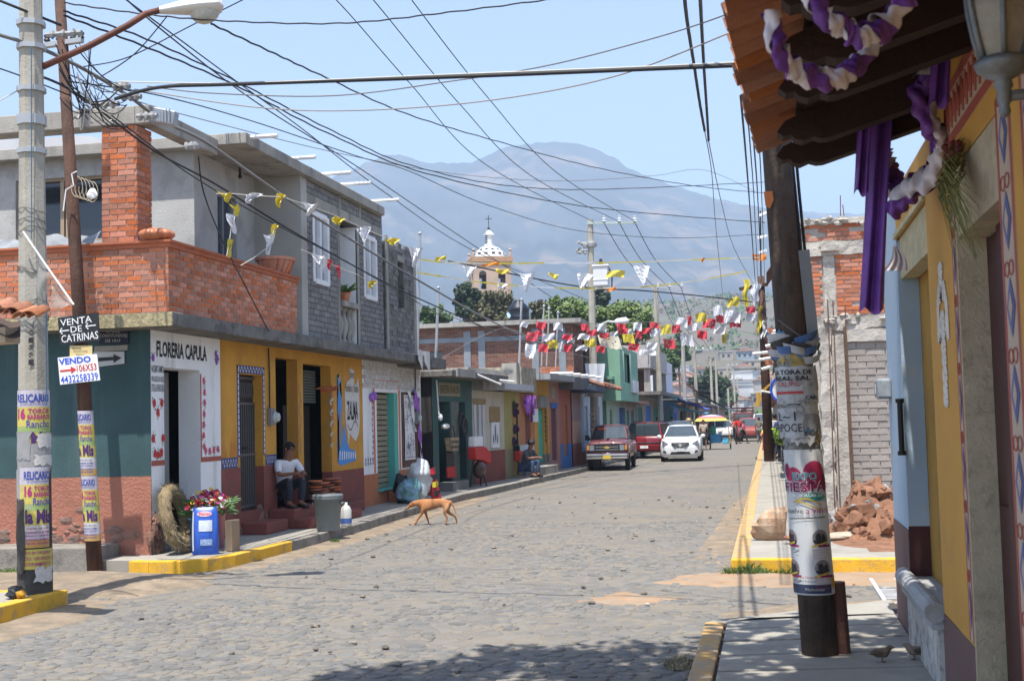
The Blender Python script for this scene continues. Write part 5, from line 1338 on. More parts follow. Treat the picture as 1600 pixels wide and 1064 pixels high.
bricks(FHs,BH,BRK,2,9.38,2.4,4.7,.24,.066,d=.015,cap=0,m=brickm)
tab=mat("weathered_block",(.375,.335,.30),.93,var=.12,vscale=6,bump=.7,bscale=40,rnd=.12,dirt=(.26,.23,.20),damt=.3,dscale=7)
BLT=unit_mesh("block",tab)
bricks(FH,BH,BLT,.62,2.4,.60,2.86,.29,.1045,gap=.016,d=.02,cap=180,m=tab,jit=.007)
def rough_box(mb,F,a0,a1,z0,z1,d0,d1,n=5,w=.02):
    """a lumpy concrete piece"""
    def q(a,z,d): v=F.p(a,z,d); return v+Vector((noise.noise(v*5),noise.noise(v*5+Vector((9,0,0))),noise.noise(v*5+Vector((0,9,0)))))*w
    na=max(2,int((a1-a0)/.12)); nz=max(2,int((z1-z0)/.12))
    mb.grid(lambda u,v: q(a0+(a1-a0)*u,z0+(z1-z0)*v,d1),na,nz); mb.grid(lambda u,v: q(a0+(a1-a0)*u,z1,d0+(d1-d0)*(1-v)),na,1); mb.grid(lambda u,v: q(a0,z0+(z1-z0)*v,d0+(d1-d0)*u),1,nz); mb.grid(lambda u,v: q(a1,z0+(z1-z0)*v,d1+(d0-d1)*u),1,nz); mb.grid(lambda u,v: q(a0+(a1-a0)*u,z0,d0+(d1-d0)*v),na,1)
palec=mat("pale_rough_concrete",(.42,.39,.345),.95,var=.2,vscale=5,bump=.9,bscale=22,dirt=(.24,.21,.18),damt=.4,dscale=6)
for nm,a0,a1,z0,z1,d1,w in (("beam",-.02,2.6,4.24,4.46,.05,.03),("coping",-.03,2.6,4.73,4.83,.06,.02),("column",.31,.49,3.28,4.235,.04,.02),("rough_column",.20,.38,.1,3.1,.06,.05),("column",.40,.60,.1,3.0,.035,.012),("lintel",.62,2.5,2.87,3.06,.07,.015),("rubble_course",.0,2.5,3.07,3.28,.05,.06)):
    mb=MB(); rough_box(mb,FH,a0,a1,z0,z1,-.02,d1,w=w); mb.build(nm,palec,BH)
mb=MB(); rough_box(mb,FH,.28,.56,4.30,4.40,0,.13,w=.015); mb.build("bearing_plate",palec,BH)
mb=MB()
for a in (.34,.42,.60): mb.tube([FH.p(a,.3,.10),FH.p(a+.02,3.3+random.random()*.3,.09)],.009,5)
mb.build("rebar",mat("rusty_rebar",(.14,.065,.04),.8,var=.3),BH)
mb=MB(); mb.tube([FH.p(.62,.3,.16),FH.p(.60,3.1,.12)],.03,6); mb.build("timber_prop",wood,BH)
mb=MB()
for i in range(50): mb.ball(FH.p(random.uniform(0,2.2),random.choice((random.uniform(3.08,3.3),random.uniform(4.7,4.84))),random.uniform(.03,.09)),random.uniform(.03,.08),.04,random.uniform(.02,.05),6,4,.6)
kind(mb.build("rubble",palec,BH),"stuff")
mb=MB(); mb.tube([FH.p(.62,4.8,-.1),FH.p(.63,5.2,-.1)],.008,5); mb.tube([FH.p(.68,4.8,-.1),FH.p(.66,5.05,-.1)],.008,5); mb.build("rebar",mat("rusty_rebar",(.14,.065,.04)),BH)
# heap of earth and rubble
mb=MB()
def heap(u,v):
    x=.62+u*3.2; y=15.6+v*4.9
    h=.52*math.exp(-((x-2.0)/1.0)**2-((y-18.4)/1.35)**2)+.42*math.exp(-((x-1.15)/.4)**2-((y-17.9)/.8)**2)+.3*math.exp(-((x-2.6)/.9)**2-((y-16.8)/.8)**2)
    h *= smooth(v*5)*smooth((u)*6)
    return (x,y,.141+h*(1+.25*noise.noise(Vector((x*4,y*4,0))))-.16*abs(noise.noise(Vector((x*4.5,y*4.5,2))))*smooth(h*8)+.09*noise.noise(Vector((x*9,y*9,2)))*smooth(h*8)+.05*noise.noise(Vector((x*19,y*19,2)))*smooth(h*8))
mb.grid(heap,90,110)
hm=mat("red_earth",(.215,.108,.064),.97,var=.35,vscale=6,bump=1.0,bscale=18,dirt=(.19,.09,.05),damt=.5,dscale=5)
EH=tag(mb.build("earth_heap",hm,smooth=True),"heap of dug red earth and rubble before the grey block wall","heap")
ROOTM[EH.name]=Matrix.Translation(EH.location)
def stone(seed,sx,sy,sz,m,n=9,k=6):
    rr=random.Random(seed); mb=MB(); mb.ball((0,0,0),1,1,1,n,k)
    cuts=[Vector((rr.gauss(0,1),rr.gauss(0,1),rr.gauss(0,1))).normalized() for _ in range(9)]
    out=[]
    for v in mb.v:
        f=1.0
        for c in cuts:
            dd=v.dot(c)
            if dd > .5: v=v-c*(dd-.5)*.95
        v=v*(1+.1*noise.noise(v*2.5+Vector((seed,0,0))))
        out.append(Vector((v.x*sx,v.y*sy,v.z*sz)))
    me=D.meshes.new("stone"); me.from_pydata([tuple(v) for v in out],[],mb.f); me.materials.append(m); return me
clod=[stone(i,.09,.08,.07,hm) for i in range(6)]; gst=[stone(20+i,.10,.08,.08,mat("grey_rubble",(.27,.26,.25),.95,var=.2,bump=.8)) for i in range(3)]
rr=random.Random(8)
for i in range(290):
    u,v=rr.uniform(.05,.6),rr.uniform(.1,.9); x,y,z=heap(u,v)
    if z < .2: continue
    s_=rr.choice((.3,.4,.5,.7,.9,1.3,1.8,2.2))*rr.uniform(.7,1.2)
    piece("clod" if rr.random() < .8 else "rubble_stone",(rr.choice(clod) if rr.random() < .82 else rr.choice(gst)),EH,Matrix.Translation((x,y,z+.02*s_)) @ Matrix.Rotation(rr.random()*6,4,'Z') @ Matrix.Rotation(rr.random()*3,4,'X') @ Matrix.Scale(s_,4))
def rock(name,label,loc,rz,dims,m,seed):
    me=stone(seed,dims[0]/1.5,dims[1]/1.5,dims[2]/1.5,m,16,10); o=D.objects.new(name,me); COL.objects.link(o); o.location=loc; o.rotation_euler=(0,0,rz); ROOTM[o.name]=Matrix.Translation(Vector(loc))
    return tag(o,label,"rock")
bm_=mat("tan_boulder",(.37,.23,.14),.92,var=.25,vscale=5,bump=1.0,bscale=14,dirt=(.46,.36,.26),damt=.5,dscale=5)
rock("boulder","big square-cut tan boulder on the far right pavement corner",(.01,17.2,.34),.3,(.52,.42,.44),bm_,71)
rock("flat_stone","flat reddish stone lying beside the tan boulder",(.33,16.6,.20),.1,(.42,.3,.14),mat("reddish_stone",(.33,.155,.085),.9,var=.2,bump=.7),72)
rock("flat_stone","long pale stone slab in front of the earth heap",(.92,16.9,.20),.1,(.70,.3,.12),mat("pale_stone",(.40,.34,.26),.9,var=.2,bump=.6),73)
# drain grating
dg_=thing("drain_grating","steel drain grating at the edge of the near right pavement","grating",(1.3,13.0,0))
mb=MB()
for a,b in (((.98,12.3),(1.02,14.1)),((2.1,12.2),(2.14,14.1))): mb.box(a[0],a[1],-.003,b[0],b[1],.02)
mb.box(1.02,12.3,-.003,2.1,12.36,.018); mb.box(1.02,14.04,-.003,2.1,14.1,.018); mb.build("frame",mat("pale_steel",(.45,.45,.45),.6,var=.1),dg_)
for i in range(18):
    mb=MB(); mb.box(1.025,12.40+.091*i,0.0,2.095,12.445+.091*i,.005); mb.build("bar",mat("pale_steel",(.45,.45,.45)),dg_)
mb=MB(); mb.box(1.02,12.36,-.002,2.1,14.04,.002); mb.build("pit_shade_sheet",flat("pit_shade_black",(.012,.012,.012)),dg_)  # flat black sheet at road level, painted as the shade between the bars

# ------------------------------------------------------------------ the far right row
FX1=Fac((.74,62),(.74,31))
simple("right_shop_row","row of small shops shaded by awnings on the right past the brick house",FX1,0,31,3.4,mat("dull_teal_shop",(.13,.22,.22),.85,var=.2,vscale=1),maroon,.6,[(2+5*i,4.2+5*i,.2,2.5,darkin) for i in range(6)],roof=(.15,.5,darkconc))
FX2=Fac((.74,44),(.74,33))
tb2=simple("right_brick_upper","brick upper storey on the right behind the timber pole",FX2,0,11,6.2,brickm,None,3.6,[],z0=3.6,roof=(.12,.3,darkconc))
FX3=Fac((.78,200),(.78,62.2))
simple("right_far_row","long low row of houses on the right side at the market end",FX3,0,137,3.0,mat("pale_right_wall",(.42,.40,.36),.9,var=.2,vscale=.5),redw,.7,[(4+9*i,6+9*i,.2,2.3,darkin) for i in range(14)],roof=(.2,.8,mat("old_roof_tile",(.30,.13,.08))))
mb=MB(); mb.hexa([(.1,36,5.7),(.73,36,6.6),(.73,40,6.6),(.1,40,5.7),(.1,36,5.73),(.73,36,6.63),(.73,40,6.63),(.1,40,5.73)])
tag(mb.build("metal_canopy",mat("grey_sheet",(.24,.24,.24),.6,var=.15)),"grey sheet canopy high on the brick upper storey","canopy")
for i,(py,x0,x1) in enumerate(((516,1208,1222),(521,1206,1222),(530,1204,1222),(539,1196,1218),(551,1176,1212),(560,1186,1213),(575,1190,1204))):
    a,b=gy(x0,py+2,34),gy(x1,py-2,34); mb=MB(); mb.tube([a,b],.045,7); tag(mb.build("pvc_pipe",pvc),("topmost","second","third","fourth","longest","sixth","lowest")[i]+" of the white plastic pipes jutting over the right pavement","pipe","white pipes jutting over the right pavement")
mb=MB(); mb.prism([gy(1207,595,33),gy(1224,570,33),gy(1240,562,33),gy(1240,596,33)],(0,3,.2)); tag(mb.build("shop_awning",mat("tan_awning",(.40,.31,.20),.8,var=.1)),"tan and white shop awning on the right behind the postered pole","awning")
mb=MB(); mb.grid(lambda u,v: gy(1198+12*u+5*math.sin(v*6),512+58*v,35)+Vector((0,.1*math.sin(u*3),0)),4,16); tag(mb.build("terracotta_drape",mat("terracotta_sheet",(.40,.16,.09),.7,var=.15),smooth=True),"curved terracotta sheet beside the far timber pole","sheet")
sg=thing("round_shop_sign","round white shop sign with blue letters on the right row","sign",gy(1224,610,32))
mb=MB(); c=gy(1226,608,32); mb.lathe([(.0,0),(.36,0),(.36,.04),(0,.04)],c,24,(0,-1,0)); mb.build("panel",signwhite,sg)
mb=MB(); mb.tube([c+Vector((.33*math.cos(t),-.05,.33*math.sin(t))) for t in [i*2*PI/24 for i in range(25)]],.03,5,False); mb.build("rim",bluep,sg)
mb=MB(); text(mb,"DL",lambda x,y: c+Vector((x-.2,-.052,y-.12)),.4,.25,.02); mb.build("lettering",bluep,sg)
fs_=thing("fabric_awning","ochre cloth awning folded on a pole over the right pavement","awning",gy(1190,600,43))
mb=MB(); mb.tube([gy(1189,611,43),gy(1228,617,43)],.035,6); mb.build("rail",pvc,fs_)
mb=MB(); mb.grid(lambda u,v: gy(1190+25*u,609-20*u+5*v*(1+.3*math.sin(u*9)),43),12,4); mb.grid(lambda u,v: gy(1180+8*u+2*math.sin(v*4),613+22*v,43),4,10); mb.build("cloth",mat("ochre_cloth",(.46,.27,.05),.8,var=.15),fs_,smooth=True)
# tiled roof corner of the near left house
TR=thing("tiled_roof_corner","corner of an old tiled roof poking in at the left edge over the lamp pole","roof",gy(0,520,10.5))
a=gy(-60,470,10.6)
mb=MB(); mb.grid(lambda u,v: gy(-60+92*u,498+26*v+5*math.sin(u*9),10.6+.5*(1-v)),16,4); mb.build("tile_bed",mat("dark_underside",(.07,.045,.035),.9,var=.3),TR)
mb=MB(); p=gy(-60,530,10.75); q=gy(20,524,10.75); mb.obox((p+q)/2,(q-p)/2,(0,.12,0),(0,0,.07)); mb.build("cornice",mat("tan_plaster",(.42,.32,.22),.9,var=.2,bump=.6),TR)
for i in range(9):
    c=gy(44-13*i,497-3*i+(i % 2)*4,10.5); M=Matrix.Translation(c+Vector((0,.0,0))) @ Matrix.Rotation(PI/2+.15,4,'Z') @ Matrix.Rotation(-.28,4,'Y') @ Matrix.Scale(.85,4)
    piece("roof_tile",TU,TR,M)
# ================================================================== POLES, SIGNS, CABLES, BUNTING
cpole=mat("pole_concrete",(.36,.335,.28),.9,var=.14,vscale=3,bump=.5,bscale=35,dirt=(.22,.20,.17),damt=.42,dscale=4,streak=True)
tpole=mat("brown_timber_pole",(.085,.042,.028),.8,var=.35,vscale=4,bump=.7,bscale=20,streak=True,dirt=(.04,.022,.016),damt=.45,dscale=9)
dkpole=mat("dark_timber_pole",(.085,.058,.044),.8,var=.35,vscale=4,bump=.8,bscale=22,streak=True,dirt=(.025,.02,.016),damt=.45,dscale=9)
steel=mat("galvanised",(.38,.39,.40)); grimy=mat("grimy_pole_foot",(.055,.05,.045),.85,var=.4,vscale=6,bump=.4)
cableb=mat("black_cable",(.022,.022,.024),.6); cableg=mat("grey_cable",(.16,.155,.15),.6); cablew=mat("pale_cable",(.48,.46,.42),.6)
def viewframe(c):
    f=Vector((EYE.x-c[0],EYE.y-c[1],0)).normalized(); r=Vector((-f.y,f.x,0)); return f,r
def cyl_fn(p0,p1,r0,r1,off=.004):
    """(arc length s from the side facing the street corner, height z) -> point on a leaning tapered pole"""
    p0,p1=Vector(p0),Vector(p1); f,r=viewframe(p0)
    def fn(s,z):
        t=(z-p0.z)/(p1.z-p0.z); c=p0.lerp(p1,t); R_=r0+(r1-r0)*t
        ph=s/R_
        return c+(f*math.cos(ph)+r*math.sin(ph))*(R_+off)
    return fn
def cyl_patch(mb,fn,s0,s1,z0,z1,n=10,jag=0.0):
    def q(u,v):
        z=z0+(z1-z0)*v
        if jag: z+=jag*noise.noise(Vector((u*6+z0*9,v*3,0)))
        return fn(s0+(s1-s0)*u+(jag*noise.noise(Vector((v*7+z0*5,3,u))) if u in (0,1) else 0),z)
    mb.grid(q,n,4)
def ctext(mb,fn,s,a,z,w,h,bold=.0): text(mb,s,lambda x,y: fn(a+x,z+y),w,h,bold)
PAPER={k: mat("paper_"+k,c,.6,var=.12,vscale=9,dirt=(.30,.28,.26),damt=.34,dscale=14) for k,c in dict(yellow=(.50,.42,.09),lilac=(.44,.41,.46),white=(.50,.485,.46),green=(.27,.36,.12),orange=(.46,.27,.08),grey=(.26,.26,.26)).items()}
inkb=flat("ink_blue",(.035,.06,.30)); inkm=flat("ink_magenta",(.36,.02,.15)); inkp=flat("ink_violet",(.07,.025,.12)); inkk=flat("ink_black",(.03,.03,.035)); inkr=flat("ink_red",(.45,.05,.05))
def off_fn(fn,d):
    def g(s,z): f,r=viewframe(fn(0,z)); return fn(s,z)+f*d
    return g
def gig_poster(T,fn,z1,half,offs=0.0,torn=False,parts=None):
    """one bill for a bull riding show, top edge at z1; half = half width as arc"""
    P=T if parts is None else parts; K=.66
    L_=[("lilac",0,.26),("yellow",.26,.30),("green",.56,.10),("yellow",.66,.22),("white",.88,.10),("lilac",.98,.12),("orange",1.10,.12)]
    for col_,d0,h in L_:
        mb=MB(); cyl_patch(mb,lambda s,z: fn(s,z),-half,half,z1-(d0+h)*K,z1-d0*K-.001,10); mb.build("poster",PAPER[col_],P)
    up_=lambda s,z: fn(s,z)+(fn(s,z)-fn(s+PI*.0,z))*0
    def f2(s,z): f,r=viewframe(fn(0,z1)); return fn(s,z1+(z-z1)*K)+f*.003
    mb=MB(); ctext(mb,f2,"RELICARIO",-half*.93+offs,z1-.19,half*1.75,.13,.03); ctext(mb,f2,"DE HUETAMO MICHOACAN",-half*.7+offs,z1-.235,half*1.4,.03,.0); ctext(mb,f2,"Rancho",-half*.35+offs,z1-.575,half*1.2,.11,.01); mb.build("lettering",inkb,P)
    mb=MB(); ctext(mb,f2,"16",-half*.9+offs,z1-.45,half*.5,.17,.05); ctext(mb,f2,"TOROS",-half*.28+offs,z1-.36,half*1.1,.075,.03); ctext(mb,f2,"BARBAROS",-half*.3+offs,z1-.45,half*1.2,.075,.03); mb.build("lettering",inkm,P)
    mb=MB(); ctext(mb,f2,"la Mis",-half*.85+offs,z1-.86,half*1.75,.22,.04); mb.build("lettering",inkp,P)
    mb=MB()
    for i in range(5): ctext(mb,f2,("CARTEL DE LUJO","SABADO 8 PM","BANDA Y JARIPEO","ENTRADA GENERAL","GRAN RODEO")[i],-half*.8+offs,z1-.95-.055*i,half*1.5,.034,.01)
    mb.build("lettering",inkb if not torn else inkm,P)

# ---- concrete lamp pole on the near left corner
PA0,PA1=Vector((-7.36,11.92,.14)),Vector((-7.42,11.92,9.0))
PA=thing("concrete_lamp_pole","octagonal concrete pole plastered with bills at the near left corner","utility pole",PA0)
mb=MB(); mb.tube([PA0,PA1],[.168,.095],8); mb.build("shaft",cpole,PA)
fA=cyl_fn(PA0,PA1,.170,.095)
mb=MB(); cyl_patch(mb,fA,-.4,.4,.145,2.05,16); mb.build("grimy_wrap",grimy,PA)
fA2=cyl_fn(PA0,PA1,.170,.095,.008)
gig_poster(PA,fA2,2.20,.20,0); bt=MB(); cyl_patch(bt,off_fn(cyl_fn(PA0,PA1,.17,.095,.01),.004),-.19,.2,.40,.60,12); bt.build("poster",PAPER["yellow"],PA); bt=MB(); [ctext(bt,off_fn(cyl_fn(PA0,PA1,.17,.095,.01),.009),("BOLETOS EN TAQUILLA","PRECIO 100 PESOS","ESTACIONAMIENTO")[i],-.17,.545-.055*i,.34,.035,.01) for i in range(3)]; bt.build("lettering",inkm,PA)
mb=MB(); cyl_patch(mb,cyl_fn(PA0,PA1,.17,.095,.013),-.19,.17,1.36,1.66,10,.05); mb.build("torn_paper",PAPER["grey"],PA)
fA3=cyl_fn(PA0,PA1,.170,.095,.017)
for (s0,s1,z0,z1,c) in ((.0,.2,1.44,1.54,"white"),(-.19,-.03,1.50,1.78,"grey"),(.03,.2,1.62,1.76,"white"),(-.2,-.12,.62,1.40,"grey")):
    mb=MB(); cyl_patch(mb,fA3,s0,s1,z0,z1,8,.04); mb.build("torn_paper",PAPER[c],PA)
gig_poster(PA,off_fn(cyl_fn(PA0,PA1,.170,.095,.010),.012),1.42,.15,.04,True)
for (s0,s1,z0,z1,c) in ((.0,.19,.27,.42,"white"),(-.2,-.10,.36,1.1,"grey")):
    mb=MB(); cyl_patch(mb,off_fn(fA3,.012),s0,s1,z0,z1,8,.05); mb.build("torn_paper",PAPER[c] if c!="grey" else grimy,PA)
mb=MB()
for z in (4.65,4.95,5.0,5.3,5.75,6.0): mb.lathe([(.15,0),(.152,0),(.152,.05),(.15,.05)],PA0.lerp(PA1,(z-.14)/8.86),8)
mb.build("steel_band",steel,PA)
mb=MB(); rr=random.Random(2)
for z in (4.05,3.95,3.85,3.45,3.42,3.1,2.95,2.9,2.85):
    c=PA0.lerp(PA1,(z-.14)/8.86); R_=.17-.075*(z/9)+.006
    mb.tube([c+Vector((R_*math.cos(t),R_*math.sin(t),.03*math.sin(t*2+z*9)+rr.uniform(-.012,.012))) for t in [i*2*PI/16 for i in range(17)]],.005,4,False)
kind(mb.build("tie_wire",cableg,PA),"stuff")
mb=MB(); c=PA0.lerp(PA1,.30); f_,r_=viewframe(PA0)
for i,ch in enumerate("168107"): text(mb,ch,lambda x,y: c+f_*.152+r_*(-.045+y)+Vector((0,0,-.35+.075*i-x+.06)),.055,.05,.0)
mb.build("lettering",inkk,PA)
mb=MB(); mb.tube([PA0+f_*.155+r_*.11+Vector((0,0,z)) for z in (1.9,2.6,3.0)],.006,4); mb.tube([PA0+f_*.15-r_*.03+Vector((0,0,z)) for z in (3.6,4.2,4.8,5.6)],.006,4); mb.build("earth_wire",mat("blue_wire",(.05,.12,.20),.5),PA)
# torn plastic sheet on a stick tied to the pole
tp=thing("torn_plastic_pennant","torn clear plastic hanging from a stick tied to the concrete pole","pennant",gy(75,410,11.6))
mb=MB(); mb.tube([gy(36,362,11.7),gy(70,412,11.7),gy(115,476,11.7)],.010,6); mb.build("stick",pvc,tp)
mb=MB(); a,b,c_=gy(58,395,11.72),gy(114,474,11.72),gy(60,505,11.72); mb.grid(lambda u,v: a.lerp(b,u).lerp(c_,v*(.45+.25*math.sin(u*9)))+Vector((0,.03*math.sin(u*9+v*5),0)),14,8); mb.build("plastic",mat("cloudy_plastic",(.40,.38,.34),.25,alpha=.38),tp,smooth=True)
# lamp arm and head
LA=thing("street_lamp","cobra head street lamp on a rusty brown arm at the top left","street lamp",gy(68,104,12))
armp=[gy(66,105,11.95),gy(140,72,12.15),gy(200,40,12.3),gy(228,22,12.4),gy(252,16,12.5)]
mb=MB(); mb.tube(armp,.034,10); mb.build("arm",mat("rusty_pipe",(.12,.045,.03),.7,var=.3,vscale=6),LA,smooth=True)
mb=MB(); h0,h1=gy(250,18,12.5),gy(350,10,12.7); d=(h1-h0); up_=Vector((0,0,1)); sd=d.normalized().cross(up_).normalized(); L_=d.length
def head(u,v):
    t=v; w_=.055+.10*math.sin(min(1,t*1.15)*PI*.62)**1.2; hh=.05+.065*math.sin(min(1,t*1.1)*PI*.6); e=1 if t < .92 else max(0.0,math.sqrt(max(0,1-((t-.92)/.08)**2)))
    a=2*PI*u; z=math.sin(a)*hh*e; 
    if z < 0: z *= .55
    return h0+d*t+sd*math.cos(a)*w_*e+up_*z
mb.grid(head,20,18); mb.build("housing",mat("white_enamel",(.60,.585,.55),.4,var=.06),LA,smooth=True)
mb=MB(); c=h0+d*.70-up_*.04
mb.grid(lambda u,v: c+d*(.24*math.cos(2*PI*u)*math.cos(v*PI/2))+sd*.12*math.sin(2*PI*u)*math.cos(v*PI/2)-up_*.14*math.sin(v*PI/2),18,6); mb.build("lens",mat("prismatic_lens",(.44,.42,.36),.15,var=.15,vscale=20),LA,smooth=True)
mb=MB(); mb.lathe([(.035,0),(.035,.05),(0,.06)],h0+d*.55+up_*.11,10); mb.build("photocell",mat("meter_box",(.2,.2,.2)),LA)

# ---- brown timber pole with the painted boards
PB0,PB1=gy(148,884,14.75),gy(90,-60,14.8)
PB=thing("brown_timber_pole","slim dark brown pole with bills standing by the salmon wall","utility pole",PB0)
mb=MB(); mb.tube([PB0+(PB0-PB1).normalized()*.3,PB0.lerp(PB1,.5),PB1],[.098,.082,.066],10); mb.build("shaft",tpole,PB,smooth=True)
fB=cyl_fn(PB0,PB1,.100,.070,.005)
gig_poster(PB,fB,2.03,.125,-.04); gig_poster(PB,off_fn(fB,.004),1.22,.125,-.04)
mb=MB(); mb.obox(PB0.lerp(PB1,.86),Vector((.28,0,.015)),Vector((0,.04,0)),Vector((0,0,.03))); mb.build("cross_arm",steel,PB)
mb=MB()
for dx in (-.22,-.05,.15,.26): mb.lathe([(.02,0),(.045,.02),(.03,.05),(.045,.08),(.02,.1)],PB0.lerp(PB1,.86)+Vector((dx,0,.03)),8)
kind(mb.build("insulator",iron,PB),"stuff")
def board(name,label,cat,corners,Y,m,th=.015,group=None):
    T=thing(name,label,cat,gy(*corners[3],Y)); P=[gy(*c,Y) for c in corners]   # tl tr br bl
    mb=MB(); mb.prism([P[3],P[2],P[1],P[0]],(0,th,0)); mb.build("panel",m,T)
    def fn(x,y,d=.004): return P[3].lerp(P[2],x).lerp(P[0].lerp(P[1],x),y)+Vector((0,-d,0))
    return T,fn
def btext(mb,fn,s,x,y,w,h,bold=0.0): text(mb,s,lambda a,b: fn(x+a,y+b),w,h,bold)
def barrow(mb,fn,x0,x1,y,hw,hh,shaft):
    s_=1 if x1 > x0 else -1
    mb.poly([fn(x0,y-shaft),fn(x1-s_*hw,y-shaft),fn(x1-s_*hw,y+shaft),fn(x0,y+shaft)]); mb.poly([fn(x1-s_*hw,y-hh),fn(x1,y),fn(x1-s_*hw,y+hh)])
YB=14.60
T,fn=board("painted_board","black board reading VENTA DE CATRINAS on the brown pole","sign",[(90,497),(153,488),(156,532),(94,539)],YB,signblack)
mb=MB(); btext(mb,fn,"VENTA",.06,.68,.78,.24,.0); btext(mb,fn,"DE",.30,.40,.28,.22,.0); btext(mb,fn,"CATRINAS",.05,.07,.92,.27,.0)
def harrow(x0,x1,y):
    w=.012; s_=1 if x1 > x0 else -1
    mb.poly([fn(x0,y-w*1.6),fn(x1,y-w*1.6),fn(x1,y+w*1.6),fn(x0,y+w*1.6)])
    for q in (1,-1): mb.poly([fn(x1,y),fn(x1-s_*.07,y+q*.10),fn(x1-s_*.045,y+q*.12),fn(x1+s_*.012,y)])
harrow(.26,.03,.50); harrow(.93,.68,.56)
mb.build("lettering",signwhite,T)
T,fn=board("paper_note","small yellow handwritten note between the two boards on the brown pole","note",[(109,540),(144,540),(144,557),(109,557)],YB+.02,mat("yellow_note",(.58,.46,.22),.7,var=.06),.006)
mb=MB(); btext(mb,fn,"Hacienda",.10,.66,.42,.22); btext(mb,fn,"Petición Comp",.18,.36,.62,.2); btext(mb,fn,"Catrinas",.28,.06,.42,.22); mb.build("lettering",inkk,T)
T,fn=board("painted_board","white board reading VENDO with a red arrow on the brown pole","sign",[(90,559),(151,553),(156,594),(94,601)],YB,signwhite)
mb=MB(); btext(mb,fn,"VENDO",.02,.72,.82,.24,.03); btext(mb,fn,"4432258339",.03,.03,.94,.28,.01); mb.build("lettering",bluep,T)
mb=MB(); btext(mb,fn,"106X53",.46,.40,.50,.26,.01); barrow(mb,fn,.03,.45,.50,.14,.14,.035); mb.build("lettering",redp,T)
# street name plate, strip and one-way arrow on the teal wall
T,fn=board("street_name_plate","dark blue plate reading CALLE CONSTITUYENTES DE 1917 on the teal wall","sign",[(155,512),(201,512),(200,537),(155,537)],15.475,flat("dark_navy",(.018,.022,.05)),.02)
mb=MB(); btext(mb,fn,"CALLE",.22,.70,.50,.20,.01); btext(mb,fn,"CONSTITUYENTES",.03,.40,.94,.20,.01); btext(mb,fn,"DE 1917",.22,.08,.52,.20,.01); mb.build("lettering",flat("plate_grey",(.40,.40,.38)),T)
T,fn=board("one_way_sign","white sign with a black arrow pointing right on the teal wall","sign",[(146,550),(193.5,549),(194,568),(146,574)],15.475,mat("chalky_white",(.52,.53,.53),.7,var=.08),.02)
mb=MB(); barrow(mb,fn,.06,.92,.48,.26,.34,.13); mb.build("arrow_print",blackp,T)
T,fn=board("bare_plate","blank weathered strip between the street name plate and the arrow sign","plate",[(148,541),(199,539),(198,547),(147,550)],15.475,conc,.03)

# ---- postered timber pole on the near right pavement
PC0,PC1=Vector((.285,8.95,.13)),Vector((-.055,8.95,7.6))
PC=thing("postered_timber_pole","dark timber pole with the white fair poster on the near right pavement","utility pole",PC0)
mb=MB(); mb.tube([PC0.lerp(PC1,i/8)+Vector((.006*math.sin(i*2),0,0)) for i in range(9)],[.124-.005*i for i in range(9)],14); mb.build("shaft",dkpole,PC,smooth=True)
mb=MB(); mb.tube([(.425,9.0,.13),(.405,9.0,.62)],.066,10); mb.build("stub_post",mat("red_brown_stub",(.11,.05,.035),.8,var=.3,streak=True,bump=.5),PC)
f_,r_=viewframe(PC0)
def axisC(z): return PC0.lerp(PC1,(z-.13)/7.47)
mb=MB(); a=axisC(2.25)+r_*.135+f_*.03; b=axisC(2.87)+r_*.122+f_*.03; mb.bar(a,b,.075,.08,up=tuple(f_)); mb.build("cable_duct",mat("grey_duct",(.19,.195,.20),.6,var=.15),PC)
mb=MB(); mb.tube([axisC(2.8)+r_*.13+f_*.03,axisC(3.3)+r_*.125,axisC(4.2)+r_*.125],.012,6); mb.tube([axisC(2.8)+r_*.108+f_*.05,axisC(3.5)+r_*.10+f_*.04,axisC(4.2)+r_*.10+f_*.04],.009,6); mb.build("cable",cableb,PC)
fC=cyl_fn(PC0,PC1,.125,.085,.012)
mb=MB(); cyl_patch(mb,fC,-.19,.20,.555,1.52,18); mb.build("poster",mat("fair_poster_white",(.56,.565,.56),.6,var=.06,vscale=4,dirt=(.40,.40,.40),damt=.2,dscale=5,streak=True),PC,label="white EXPO FIESTA poster")
fC2=cyl_fn(PC0,PC1,.125,.085,.016); fC3=cyl_fn(PC0,PC1,.125,.085,.019)
def disc(mb,fn,s,z,rs,rz,n=16,a0=0,a1=2*PI): mb.grid(lambda u,v: fn(s+rs*(.02+.98*v)*math.cos(a0+(a1-a0)*u),z+rz*(.02+.98*v)*math.sin(a0+(a1-a0)*u)),n,4)
mb=MB(); disc(mb,fC2,-.07,1.33,.055,.075); disc(mb,fC2,.065,1.36,.075,.085); disc(mb,fC2,-.0,1.30,.10,.05); mb.build("bloom_print",flat("poster_crimson",(.40,.03,.09)),PC)
mb=MB(); disc(mb,fC2,.135,1.30,.03,.06); disc(mb,fC2,-.12,1.38,.025,.05); mb.build("bloom_print",flat("poster_wine",(.20,.02,.06)),PC)
mb=MB(); disc(mb,fC2,-.155,1.28,.028,.04); disc(mb,fC2,.05,1.205,.08,.028); mb.build("leaf_print",flat("poster_teal",(.05,.25,.22)),PC)
mb=MB(); ctext(mb,fC3,"EXPO",-.075,1.315,.15,.055,.05); ctext(mb,fC3,"FIESTA",-.14,1.235,.27,.075,.05); mb.build("lettering_halo",signwhite,PC)
fC4=cyl_fn(PC0,PC1,.125,.085,.021)
mb=MB(); ctext(mb,fC4,"EXPO",-.073,1.317,.146,.050,.015); mb.build("lettering",flat("poster_teal_ink",(.05,.28,.32)),PC)
